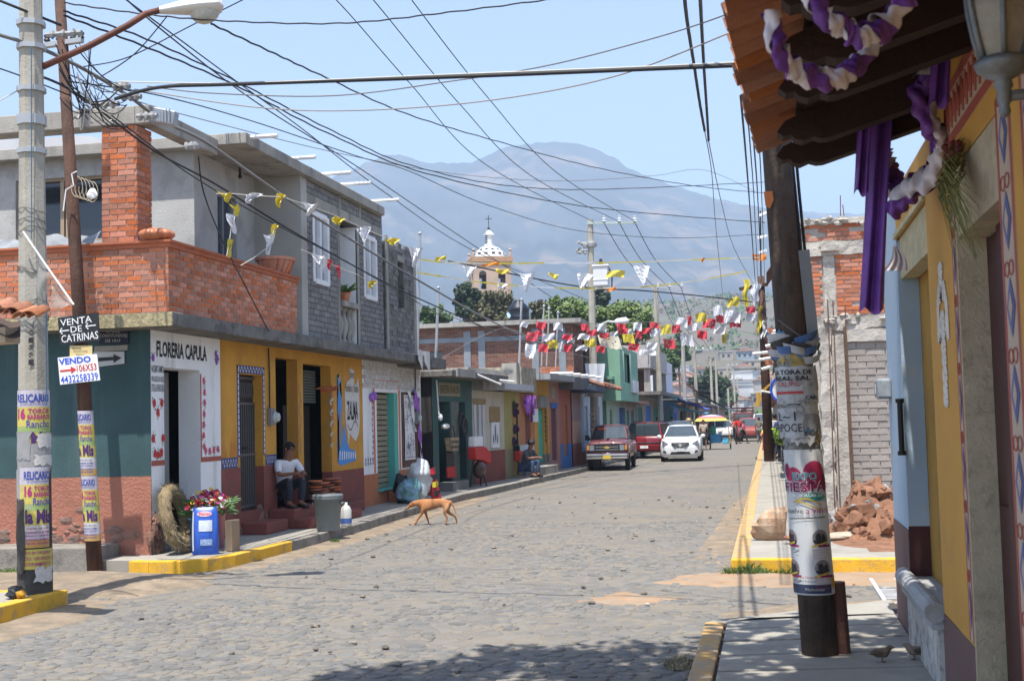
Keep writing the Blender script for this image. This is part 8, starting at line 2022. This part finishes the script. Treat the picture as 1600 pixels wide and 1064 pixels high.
# straw wreath leaning on the flower shop
wr_=thing("straw_wreath","big straw wreath leaning by the flower shop corner","wreath",(-7.72,15.62,.16))
wm=mat("straw",(.22,.165,.09),.9,var=.35,vscale=12,bump=1,bscale=50,dirt=(.20,.16,.10),damt=.45,dscale=8)
wc0=Vector((-7.66,15.70,.62)); wa=Vector((-.10,.99,.0)).normalized(); wb_=Vector((-.24,.0,1)).normalized()
ring=[wc0+wa*.335*math.cos(t)+wb_*.36*math.sin(t) for t in [i*2*PI/40 for i in range(41)]]
mb=MB(); mb.tube(ring,[.088+.006*math.sin(i*2.3)+.005*math.sin(i*5.1) for i in range(41)],12,False); mb.build("ring",wm,wr_,smooth=True)
mb=MB(); rr=random.Random(9)
for i in range(2600):
    t=rr.random()*2*PI; c=wc0+wa*.335*math.cos(t)+wb_*.36*math.sin(t); n_=Vector((rr.gauss(0,1),rr.gauss(0,1),rr.gauss(0,1))).normalized(); o=c+n_*.086; d=(-wa*math.sin(t)*.5+wb_*math.cos(t)+n_*.25+Vector((rr.gauss(0,.3),rr.gauss(0,.3),rr.gauss(0,.3)))).normalized(); l=rr.uniform(.04,.12); s_=d.cross(n_).normalized()*.005
    mb.poly([o-s_,o+s_,o+d*l])
kind(mb.build("straw_ends",mat("pale_straw",(.30,.235,.13),.9,var=.3,rnd=.5),wr_),"stuff")
# cut flowers in buckets
def bucket(name,label,c,r0,r1,h,m):
    T=thing(name,label,"bucket",c); mb=MB(); mb.lathe([(r0,0),(r1,h),(r1+.012,h),(r1+.012,h+.015),(r1-.01,h+.015),(r1-.02,h-.05),(0,h-.06)],c,18); mb.build("pail",m,T,smooth=True); return T
b1=Vector((-7.40,15.92,SWZ)); b2=Vector((-7.42,16.38,SWZ))
bucket("flower_bucket","blue bucket of cut flowers behind the straw wreath",b1,.13,.17,.42,mat("blue_bucket",(.07,.17,.25),.5)); bucket("flower_bucket","pink bucket of cut flowers behind the blue bag",b2,.11,.14,.46,mat("pink_bucket",(.50,.22,.26),.5))
fb=thing("cut_flowers","dense bunch of white, red, yellow and purple cut flowers in the buckets","flowers",(-7.4,16.1,.6))
rr=random.Random(31); FP={c: MB() for c in ("white","red","yellow","magenta","green")}
FC_=dict(white=(.70,.70,.66),red=(.35,.02,.03),yellow=(.68,.50,.03),magenta=(.42,.06,.22),green=(.05,.12,.03))
for i in range(170):
    t=rr.random()*2*PI; ry=math.sqrt(rr.random()); c=Vector((-7.38+.26*ry*math.cos(t),16.10+.50*ry*math.sin(t),.72+.20*(1-ry*ry)+rr.uniform(-.05,.05))); k=rr.choice(("white","red","red","yellow","magenta")); s_=rr.uniform(.025,.042); n_=Vector((rr.uniform(.0,.8),rr.uniform(-.8,.1),rr.uniform(.3,1))).normalized(); a=n_.orthogonal().normalized(); b=n_.cross(a)
    for ringk in range(2):
        for j in range(6):
            q=j*PI/3+ringk*.5; d=(a*math.cos(q)+b*math.sin(q)); e=(a*math.cos(q+.5)+b*math.sin(q+.5)); f_=(a*math.cos(q-.5)+b*math.sin(q-.5)); h=s_*(1-.4*ringk); FP[k].poly([c+n_*.01*ringk,c+f_*h*.7+n_*.006,c+d*h+n_*.012*(ringk+1),c+e*h*.7+n_*.006])
for i in range(420):
    t=rr.random()*2*PI; ry=rr.random()**.4; c=Vector((-7.38+.27*ry*math.cos(t),16.10+.54*ry*math.sin(t),.62+.2*rr.random())); d=Vector((math.cos(t),math.sin(t),rr.uniform(-.3,.9))).normalized(); s_=d.orthogonal().normalized()*.014; l=rr.uniform(.06,.13); FP["green"].poly([c-s_*.3,c+d*l*.5-s_,c+d*l,c+d*l*.5+s_])
for k,m_ in FP.items(): kind(m_.build("leaves" if k=="green" else "blooms",mat("bloom_"+k,FC_[k],.6,var=.25,vscale=20),fb),"stuff")
# blue sack
sk_=thing("blue_sack","full blue and white printed sack standing before the flower shop","sack",(-7.12,15.62,SWZ)); sm_=mat("blue_sack_plastic",(.03,.10,.46),.35,var=.15,vscale=6)
sa=Vector((.93,.28,0)).normalized(); sn=Vector((.28,-.93,0)).normalized(); sc0=Vector((-7.18,15.55,SWZ))
def sackp(u,z,f):
    t=z/.60; w=.165*(1+.10*math.sin(t*PI)-.10*t); dpt=.105*math.sin(min(1,max(0,t*.93+.09))*PI)**.45*(1-.25*t)
    a=2*PI*u; cx=math.copysign(abs(math.cos(a))**.6,math.cos(a)); sy=math.copysign(abs(math.sin(a))**.8,math.sin(a)); return sc0+sa*w*cx*f-sn*(-dpt)*sy*f+Vector((0,0,z))
mb=MB(); mb.grid(lambda u,v: sackp(u,.60*v,1+.015*math.sin(u*40+v*9)),36,16); mb.build("body",sm_,sk_,smooth=True)
def sfront(x,z): 
    best=sc0+sa*x+Vector((0,0,z)); t=z/.6; w=.165*(1+.10*math.sin(t*PI)-.10*t); dpt=.105*math.sin(min(1,max(0,t*.93+.09))*PI)**.45*(1-.25*t); q=max(0,1-(abs(x)/w)**(2/.6)); return best+sn*(dpt*q**.35+.006)
def spatch(x0,x1,z0,z1,nm,m_): mb=MB(); mb.grid(lambda u,v: sfront(x0+(x1-x0)*u,z0+(z1-z0)*v),8,4); mb.build(nm,m_,sk_)
spatch(-.07,.10,.30,.44,"label_print",mat("pale_label",(.50,.55,.62),.5,var=.15,vscale=30)); spatch(-.05,.10,.12,.20,"label_print",mat("pale_blue_label",(.28,.38,.58),.5,var=.5,vscale=30))
spatch(-.155,-.135,.05,.55,"edge_print",signwhite)
mb=MB(); mb.poly([sfront(.0+.095*math.cos(t),.52+.035*math.sin(t)) for t in [i*2*PI/16 for i in range(16)]]); mb.build("label_print",mat("pink_label",(.55,.36,.42),.5),sk_)
mb=MB(); text(mb,"Flores",lambda x,y: sfront(-.07+x,.505+y)+sn*.004,.14,.035,.01); mb.build("lettering",redp,sk_)
cb=MB(); cb.obox((-6.98,15.95,.36),(.012,.10,0),(.05,-.006,0),(0,0,.2)); tag(cb.build("cardboard_box",mat("cardboard",(.30,.22,.15),.9,var=.15),bevel=.005),"flattened brown cardboard leaning behind the blue sack","cardboard")
# stacked clay tiles beside the man
st2=thing("clay_stack","stacks of brown clay dishes beside the man in the white shirt","pottery",FS.p(5.9,.46,.2))
for i,(a,n_) in enumerate(((5.45,8),(5.68,7),(5.92,7),(6.15,8),(6.36,8))):
    for j in range(n_):
        r=.115+.008*math.sin(j*3+i); mb=MB(); c=FS.p(a,.47+.048*j,.25+.03*math.sin(i*2)); mb.lathe([(r*.6,0),(r,.02),(r+.006,.04),(r-.01,.04),(0,.02)],c,12); mb.build("dish",brickm if (i+j) % 3 else mat("dark_clay",(.10,.04,.028),.7,var=.2),st2)
# plaques and butterflies in the third doorway
bf=thing("butterfly_strand","strand of five pale metal butterflies hanging in the third doorway","ornament",FS.p(6.85,2.3,.05))
mb=MB(); mb.tube([FS.p(6.9,2.35,.02),FS.p(6.9,1.35,.02)],.004,4); mb.build("string",cableg,bf)
for i in range(5):
    z=2.22-.2*i; s_=1-.1*i; mb=MB()
    for q in (-1,1): mb.poly([FS.p(6.9,z,.02),FS.p(6.9+q*.10*s_,z+.08*s_,.05),FS.p(6.9+q*.13*s_,z+.02*s_,.06),FS.p(6.9+q*.05*s_,z-.01,.04)]); mb.poly([FS.p(6.9,z-.005,.02),FS.p(6.9+q*.06*s_,z-.02,.04),FS.p(6.9+q*.075*s_,z-.08*s_,.05),FS.p(6.9+q*.02*s_,z-.06*s_,.03)])
    mb.build("butterfly",mat("pale_tin",(.38,.42,.33),.5,var=.3,vscale=20),bf)
tp_=MB(); tp_.grid(lambda u,v: FS.p(6.2+.55*u,2.42+.05*math.sin(u*8)+.03*v,.02+.25*v),8,3); tag(tp_.build("clay_roof_ornament",brickm),"small tiled clay ornament over the third doorway","ornament")
# plastic bags by the shutter
bgm=mat("cloudy_bag_plastic",(.52,.55,.57),.35,var=.2,vscale=7,bump=.6,bscale=14)
def bagm(name,label,c,r,h,m,seed):
    mb=MB(); mb.ball((c[0],c[1],c[2]+h*.48),r,r*.9,h*.5,18,14)
    for v in mb.v:
        d=Vector((noise.noise(v*6+Vector((seed,0,0))),noise.noise(v*6+Vector((0,seed,0))),noise.noise(v*6+Vector((0,0,seed)))))*.10+Vector((noise.noise(v*17),noise.noise(v*17+Vector((3,0,0))),noise.noise(v*17+Vector((0,5,0)))))*.03; v+=d
        v.z=max(c[2],v.z)
    return tag(mb.build(name,m,smooth=True),label,"bag")
pb=gz(638,786,SWZ); bagm("plastic_bag","tall cloudy white plastic bag stuffed full beside the shutter",pb+Vector((.12,.42,0)),.26,.92,bgm,3)
bagm("plastic_bag","blue and green printed bag in front of the cloudy white bag",pb+Vector((.02,.02,0)),.24,.52,mat("printed_bag",(.20,.34,.46),.4,var=.5,vscale=9,dirt=(.08,.26,.12),damt=.6,dscale=9,bump=.8,bscale=12),8)
bagm("plastic_bag","black bag end behind the blue and green bag",pb+Vector((-.2,.2,0)),.16,.60,blackpl,5)
rs=thing("red_sack","red and black printed sack leaning beside the white bag","sack",pb+Vector((.35,.65,0))); mb=MB(); q=pb+Vector((.38,.72,0)); mb.hexa([q+Vector(p) for p in ((-.06,-.12,0),(.10,-.10,0),(.12,.14,0),(-.05,.12,0),(-.12,-.05,.66),(-.02,-.04,.70),(-.02,.10,.70),(-.12,.08,.66))]); mb.build("body",mat("red_sack_plastic",(.45,.02,.03),.4,var=.1),rs,bevel=.03)
for z in (.16,.34,.5): mb=MB(); mb.obox(q+Vector((.075-.17*z,-.02,z)),(.035,.0,-.0),(0,.12,0),(.0,0,.055)); mb.build("label_print",blackp if z!=.34 else mat("yellow_print",(.6,.5,.05)),rs)
# rag and shoe-like bundle on the near left kerb
bz=gz(24,934,.16); bu=thing("black_bundle","crumpled black bag with a yellow edge on the near left kerb","bag",bz); mb=MB(); mb.ball(bz+Vector((-.02,.05,.045)),.10,.09,.065,10,7,.35); mb.build("bag",mat("black_bin_bag",(.015,.015,.016),.35),bu); mb=MB(); mb.ball(bz+Vector((.06,.0,.035)),.05,.06,.045,8,6,.4); mb.build("yellow_edge",mat("mustard_cloth",(.42,.22,.02),.7),bu)
# potted bush, brick planter and black tyre on the right pavement
pbu=thing("potted_bush","bright green bush in a brick planter on the right pavement behind the pole","plant",(.66,44.5,.15)); mb=MB(); mb.box(.50,44,.15,.74,45.2,.62); mb.build("planter",brickm,pbu)
def leaves(mb,c,r,n,s0,rr,flatn=.6):
    for i in range(n):
        d=Vector((rr.gauss(0,1),rr.gauss(0,1),rr.gauss(0,1))).normalized(); p=Vector(c)+Vector((d.x*r[0],d.y*r[1],d.z*r[2]))*rr.uniform(.55,1.05)**.7; a=Vector((rr.gauss(0,1),rr.gauss(0,1),rr.gauss(0,1)*flatn)).normalized(); b=a.cross(d+Vector((0,0,.3))).normalized(); s_=s0*rr.uniform(.6,1.4); mb.poly([p-a*s_,p+b*s_*.55,p+a*s_,p-b*s_*.55])
mb=MB(); leaves(mb,(.55,44.4,1.15),(.42,.45,.42),420,.085,random.Random(3)); mb.build("leaves",mat("lime_leaf",(.19,.30,.03),.5,var=.3,vscale=3,rnd=.35),pbu); mb=MB(); mb.tube([(.6,44.5,.6),(.56,44.4,1.1)],.03,6); mb.build("stem",wood,pbu)
ty=thing("old_rubber_ring","black tyre leaning on the wall behind the postered pole","tyre",(.6,33.0,.15)); mb=MB(); mb.lathe([(.20,-.08),(.30,-.09),(.34,-.05),(.34,.05),(.30,.09),(.20,.08),(.20,-.08)],(.58,33,.49),20,(.9,-.4,.2)); mb.build("tread",tyre,ty)
# weeds, dry tuft and litter
gm_=mat("weed_green",(.11,.17,.035),.7,var=.4,vscale=6,rnd=.4); dg2=mat("dry_weed",(.30,.26,.17),.9,var=.3,rnd=.3)
def tuft(label,c,r,n,h,m,seed,cat="weeds"):
    rr=random.Random(seed); mb=MB()
    for i in range(n):
        t=rr.random()*2*PI; q=math.sqrt(rr.random()); o=Vector(c)+Vector((math.cos(t)*q*r[0],math.sin(t)*q*r[1],-.01)); d=Vector((rr.gauss(0,.45),rr.gauss(0,.45),1)).normalized(); l=h*rr.uniform(.4,1.2)*(1-.5*q); s_=d.cross(Vector((rr.random(),1,0))).normalized()*.005; b=Vector((rr.gauss(0,.25),rr.gauss(0,.25),-.15))*l; mb.poly([o-s_,o+s_,o+d*l*.6+s_*.7,o+d*l+b,o+d*l*.6-s_*.7])
    return tag(mb.build("weed_tuft",m),label,cat)
tuft("green weeds along the foot of the yellow kerb corner on the right",(-.30,14.62,0),(.28,.10),420,.20,gm_,1); tuft("thin green weeds along the yellow kerb behind the postered pole",(.25,14.64,0),(.35,.07),200,.15,gm_,2)
tuft("grey dry tuft of weed on the cobbles by the near kerb",gz(1062,1040,.02),(.10,.10),420,.13,dg2,3); tuft("low green grass in the dirt at the left edge",gz(22,893,.05),(.25,.15),320,.10,gm_,4); tuft("small weeds by the foot of the brown timber pole",gz(175,884,.05),(.22,.1),260,.12,gm_,5); tuft("tiny weed at the kerb below the rubbish bin",gz(523,846,.02),(.07,.05),90,.10,gm_,6); tuft("sprig of weed at the near pavement end",gz(1133,975,.1),(.05,.05),60,.05,gm_,7); tuft("weed at the kerb beside the far timber pole",gz(1184,717,.02),(.08,.3),120,.2,gm_,9)
rr=random.Random(77); mb=MB()
for i in range(170):
    x,y=rr.uniform(-6.6,1.0),rr.uniform(7.5,30); 
    if x > -.5 and y < 11.9: continue
    if x > -.5 and y > 14.6: continue
    s_=rr.choice((.012,.016,.022,.03)); mb.ball((x,y,.018),s_*1.3,s_,s_*.6,6,4,.5)
kind(mb.build("loose_stones",mat("loose_stone",(.19,.165,.135),.9,var=.3,rnd=.4)),"stuff")
mb=MB()
for i in range(22):
    x,y=rr.uniform(-6.4,-.7),rr.uniform(9,60); s_=rr.uniform(.012,.028); a=rr.random()*PI; c_,s2=math.cos(a)*s_,math.sin(a)*s_; mb.poly([(x-c_,y-s2,.026),(x+s2,y-c_,.028),(x+c_,y+s2,.034),(x-s2,y+c_,.027)])
kind(mb.build("paper_litter",mat("dull_paper",(.42,.41,.38),.9)),"stuff")
# ================================================================== TREES, CHURCH, HILLSIDE TOWN, HAZE
barkm=mat("grey_bark",(.13,.10,.075),.9,var=.3,vscale=4,bump=.6)
def leafmat(n,c): return mat("leaf_"+n,c,.6,var=.35,vscale=.8,rnd=.35,spec=.2)
LM=dict(dark=leafmat("dark",(.030,.050,.022)),olive=leafmat("olive",(.095,.090,.042)),bright=leafmat("bright",(.115,.165,.045)),mid=leafmat("mid",(.06,.105,.030)),dry=leafmat("dry",(.15,.12,.07)))
def tree(label,c,base,r,key,n,leaf,seed,clumps=26,group=None,trunk=.18,conic=0.0):
    """c crown centre, r crown radii, base trunk foot; leaves gathered in clumps through the crown"""
    rr=random.Random(seed); T=thing("tree",label,"tree",base,group=group); c=Vector(c); base=Vector(base); mb=MB(); top=c+Vector((0,0,r[2]*.4))
    mb.tube([base,base.lerp(c,.5)+Vector((rr.uniform(-.2,.2),0,0)),c,top],[trunk,trunk*.75,trunk*.5,trunk*.15],7); cl=[]
    for i in range(clumps):
        d=Vector((rr.gauss(0,1),rr.gauss(0,1),rr.gauss(0,1))).normalized(); q=rr.uniform(.35,.95); z=d.z*q; f=1-conic*(z+1)/2
        p=c+Vector((d.x*r[0]*q*f,d.y*r[1]*q*f,z*r[2])); cl.append((p,rr.uniform(.20,.42)*(1-.4*conic)))
        if i % 2==0: s_=base.lerp(c,rr.uniform(.55,.95)); mb.tube([s_,s_.lerp(p,.5)+Vector((0,0,.1*r[2])),p],[trunk*.35,trunk*.22,trunk*.08],5)
    mb.build("trunk",barkm,T); mb=MB(); m=(r[0]+r[1]+r[2])/3
    for i in range(n):
        p0,k=rr.choice(cl); d=Vector((rr.gauss(0,1),rr.gauss(0,1),rr.gauss(0,.75))).normalized()*(m*k*rr.random()**.45); p=p0+d; a=Vector((rr.gauss(0,1),rr.gauss(0,1),rr.gauss(0,.6))).normalized(); b=a.orthogonal().normalized(); s_=leaf*rr.uniform(.6,1.4); mb.poly([p-a*s_,p+b*s_*.6,p+a*s_,p-b*s_*.6])
    mb.build("crown",LM[key],T); return T
def ptree(label,x0,x1,y0,y1,Y,key,n,seed,**kw):
    a,b=gy((x0+x1)/2,y0,Y),gy((x0+x1)/2,y1,Y); w=(x1-x0)/2/FPX*(Y*1.03); h=(a.z-b.z)/2; c=(a+b)/2
    tree(label,c,(c.x,Y,-.05),(w*.95,w*.95,h*.95),key,n,kw.pop("leaf",.0055*Y*.30),seed,group="trees behind the roofs",**kw)
ptree("tall dark conifer left of the church tower",700,762,432,515,120,"dark",5200,1,conic=.55,clumps=44)
ptree("dull olive tree below the church tower",738,812,456,525,105,"olive",5200,2,clumps=36); ptree("dull olive tree right of the water tank",826,876,466,520,108,"olive",3000,3)
ptree("bright green tree left of the transformer pole",852,930,463,525,92,"bright",5200,4,clumps=34); ptree("widest bright green tree right of the transformer pole",925,1030,470,540,95,"bright",6500,5,clumps=40)
ptree("small dark tree right behind the transformer",928,952,448,485,130,"dark",1500,6); ptree("low green tree at the left end of the long brick building",652,706,476,520,98,"mid",2800,7)
ptree("green tree behind the unfinished house",1005,1066,530,600,125,"mid",3600,8); ptree("big dark tree over the market tarpaulins",1078,1142,566,646,165,"dark",5200,9,clumps=36); ptree("small round tree before the far hill at the street end",1040,1080,520,570,190,"mid",2200,10)
ptree("green tree on the left of the far market lane",1120,1150,600,650,240,"mid",1800,12)
# the tree over the camera whose shade dapples the near pavement
T=tree("street tree over the near pavement behind the viewer, only its shade showing",(-2.0,6.35,6.5),(-2.3,-3.2,0),(1.7,1.75,.85),"mid",3800,.085,41,clumps=30,trunk=.2)
mb=MB(); rr=random.Random(5)
for i in range(1500): p=Vector((rr.uniform(-.8,.8),rr.uniform(5.6,8.4),rr.uniform(5.6,6.8))); a=Vector((rr.gauss(0,1),rr.gauss(0,1),rr.gauss(0,.5))).normalized(); b=a.orthogonal().normalized(); s_=rr.uniform(.06,.13); p+=Vector((math.sin(p.y*5)*.25,math.sin(p.x*9)*.2,0)); mb.poly([p-a*s_,p+b*s_*.6,p+a*s_,p-b*s_*.6])
mb.build("branch_leaves",LM["mid"],T)
# church tower
CH=thing("church_tower","pink stone church tower with black and white tiled dome","church",gy(766,560,170)); cY=170; cc=gy(766,460,cY); cc=Vector((cc.x,cY,0)); zz_=lambda py: gy(766,py,cY).z
hw=2.55; pinks=mat("pink_stone",(.40,.30,.235),.9,var=.15,vscale=.6,bump=.4); z0,z1,z2=zz_(560),zz_(413),zz_(405); ca_,sa_=math.cos(.35),math.sin(.35)
FT=[Fac((cc.x+hw*(x*ca_-y*sa_),cY+hw*(x*sa_+y*ca_)),(cc.x+hw*(u*ca_-v*sa_),cY+hw*(u*sa_+v*ca_))) for x,y,u,v in ((-1,-1,1,-1),(1,-1,1,1),(1,1,-1,1),(-1,1,-1,-1))]
zb0,zb1=zz_(455),zz_(432); wl=MB(); hl=[(.75,1.75,zb0,zb1),(3.35,4.35,zb0,zb1)]
for F in FT: F.wall(wl,0,2*hw,z0,z1,hl,0,.6)
wl.build("wall",pinks,CH); mb=MB()
for F in FT:
    for a in (1.25,3.85): mb.prism([F.p(a+.5*math.cos(t),zb1+.5*math.sin(t),.01) for t in [i*PI/8 for i in range(9)]],F.n*.02)
mb.m=0; kind(mb.build("arch_opening",darkin,CH),"stuff"); mb=MB(); mb.lathe([(.3,0),(.25,.3),(.15,.6),(0,.65)],(cc.x-.7,cY-1.2,zb0+.3),10); mb.lathe([(.3,0),(.25,.3),(.15,.6),(0,.65)],(cc.x+1.2,cY-.8,zb0+.3),10); kind(mb.build("bell",iron,CH),"stuff")
mb=MB(); mb.obox((cc.x,cY,(zb0-.2+z0)/2),(hw*.97*ca_,hw*.97*sa_,0),(-hw*.97*sa_,hw*.97*ca_,0),(0,0,(zb0-.2-z0)/2)); mb.build("belfry_floor",pinks,CH)
mb=MB(); mb.obox((cc.x,cY,(z1+z2)/2),(2.8*ca_,2.8*sa_,0),(-2.8*sa_,2.8*ca_,0),(0,0,(z2-z1)/2)); mb.lathe([(2.35,z2),(2.35,z2+.1),(2.2,z2+.12)],(cc.x,cY,0),16); mb.build("cornice",mat("ochre_stone",(.36,.22,.13),.9,var=.2),CH)
for x,y in ((-1,-1),(1,-1),(1,1),(-1,1)): mb=MB(); mb.lathe([(.2,z2),(.2,z2+.5),(.1,z2+.7),(.24,z2+.95),(0,z2+1.2)],(cc.x+2.5*(x*ca_-y*sa_),cY+2.5*(x*sa_+y*ca_),0),8); mb.build("urn",pinks,CH)
dz=z2+.12; dh=zz_(384)-dz; mb=MB(); mb2=MB(); nl,na=8,26
for i in range(nl):
    for j in range(na):
        q=[((2.2*math.cos(t)),dz+dh*math.sin(t)) for t in (i*PI/2/nl,(i+.96)*PI/2/nl)]; pts=[Vector((cc.x+q[k][0]*math.cos(2*PI*(j+e)/na),cY+q[k][0]*math.sin(2*PI*(j+e)/na),q[k][1])) for k,e in ((0,0),(0,1),(1,1),(1,0))]; (mb2 if (i % 2 and j % 2) else mb).poly(pts)
mb.build("dome",mat("white_glazed_tile",(.66,.66,.64),.35,var=.05),CH); mb2.build("dark_dome_tiles",mat("dark_glazed_tile",(.03,.04,.06),.35),CH); kind(CH.children[-1],"stuff") if CH.children else None
lz=zz_(384); lt=zz_(366); mb=MB(); mb.lathe([(.75,lz-.1),(.75,lz+.1),(.55,lz+.15),(.55,lt-.2),(.75,lt-.15),(.7,lt),(.35,lt+.35),(.1,lt+.6)],(cc.x,cY,0),8); mb.build("lantern",mat("white_glazed_tile",(.66,.66,.64)),CH); mb=MB(); mb.ball((cc.x,cY,lt+.75),.2); mb.tube([(cc.x,cY,lt+.7),(cc.x,cY,lt+2.6)],.05,5); mb.bar((cc.x-.45,cY,lt+2.1),(cc.x+.45,cY,lt+2.1),.08); mb.build("cross",iron,CH)
mb=MB()
for i in range(5): mb.obox((cc.x-.28+.0*i,cY-.56,lz+.4+.3*i),(.16,0,0),(0,.02,0),(0,0,.08))
kind(mb.build("lantern_tile_print",mat("dark_glazed_tile",(.03,.04,.06)),CH),"stuff")
# hillside town: small plain houses, each with a roof and a dark window
rr=random.Random(19); HC=[mat("town_"+str(i),c,.9,var=.1) for i,c in enumerate(((.42,.40,.37),(.34,.29,.25),(.30,.18,.13),(.24,.28,.33),(.38,.32,.23),(.50,.50,.50)))]; RFm=mat("town_roof",(.30,.17,.12),.9,var=.2); RF2=mat("town_flat_roof",(.45,.44,.42),.9)
meshes=[]
for i in range(12):
    w,d,h=rr.uniform(5,10),rr.uniform(5,8),rr.choice((3,3.4,5.8)); B_=MB(); B_.box(-w/2,-d/2,-4,w/2,d/2,h); r_m=MB()
    if i % 3==0: r_m.prism([(-w/2-.4,-d/2-.5,h+.002),(w/2+.4,-d/2-.5,h+.002),(0,-d/2-.5,h+1.5)],(0,d+1,0))
    else: r_m.box(-w/2-.2,-d/2-.3,h+.002,w/2+.2,d/2+.2,h+.3)
    wn=MB()
    for k in range(int(w/2.6)): wn.box(-w/2+.8+2.4*k,-d/2-.04,1.0,-w/2+1.9+2.4*k,-d/2-.01,2.3)
    out=[]
    for nm,b,m in (("wall",B_,HC[i % 6]),("roof",r_m,RFm if i % 3==0 else RF2),("window",wn,darkin)): me=D.meshes.new(nm); me.from_pydata([tuple(v) for v in b.v],[],b.f); me.materials.append(m); out.append((nm,me))
    meshes.append(out)
def hill_at(px,py):
    d=ray(px,py); t=300/d.y
    while t < 1500/d.y:
        p=EYE+d*t
        if p.z<=hill_z(p.x,p.y): return p
        t+=4/d.y
    return None
nh=0
while nh < 85:
    px,py=rr.uniform(1000,1245),645-abs(rr.gauss(0,34)); p=hill_at(px,py) if py > 540 else None
    if p is None or p.y > 900: continue
    T=thing("hillside_house","small pale house among many on the hazy hillside beyond the street","house",(p.x,p.y,hill_z(p.x,p.y)),rr.uniform(-.5,.5),"houses on the hillside")
    for nm,me in meshes[nh % 12]: o=D.objects.new(nm,me); COL.objects.link(o); o.parent=T
    nh+=1
mb=MB(); md=MB()
for i in range(7500):
    x,y=rr.uniform(-560,320),rr.uniform(285,1150)
    if noise.noise(Vector((x*.012,y*.012,5)))+rr.uniform(-.35,.35) < -.05: continue
    z=hill_z(x,y); s_=rr.uniform(1.2,3.4)
    for k in range(7): p=Vector((x+rr.gauss(0,s_*.5),y+rr.gauss(0,s_*.5),z+s_*rr.uniform(.2,1.0))); a=Vector((rr.gauss(0,1),rr.gauss(0,.5),rr.gauss(0,1))).normalized(); b=a.orthogonal().normalized(); q=s_*rr.uniform(.3,.6); (mb if i % 3 else md).poly([p-a*q,p+b*q*.8,p+a*q,p-b*q*.8])
kind(mb.build("hillside_scrub",LM["mid"]),"stuff"); kind(md.build("dry_hillside_scrub",LM["dry"]),"stuff")
# the air: one even, pale volume round everything
mb=MB(); mb.box(-9200,-420,-1.2,9200,12200,860); hz=D.materials.new("haze"); hz.use_nodes=True; t=hz.node_tree; t.nodes.remove(t.nodes["Principled BSDF"]); pv=N(t,"ShaderNodeVolumePrincipled"); pv.inputs["Color"].default_value=(.58,.76,1.0,1); pv.inputs["Density"].default_value=.00036; pv.inputs["Anisotropy"].default_value=0.0; t.links.new(pv.outputs[0],t.nodes["Material Output"].inputs["Volume"])
kind(mb.build("haze",hz),"stuff")
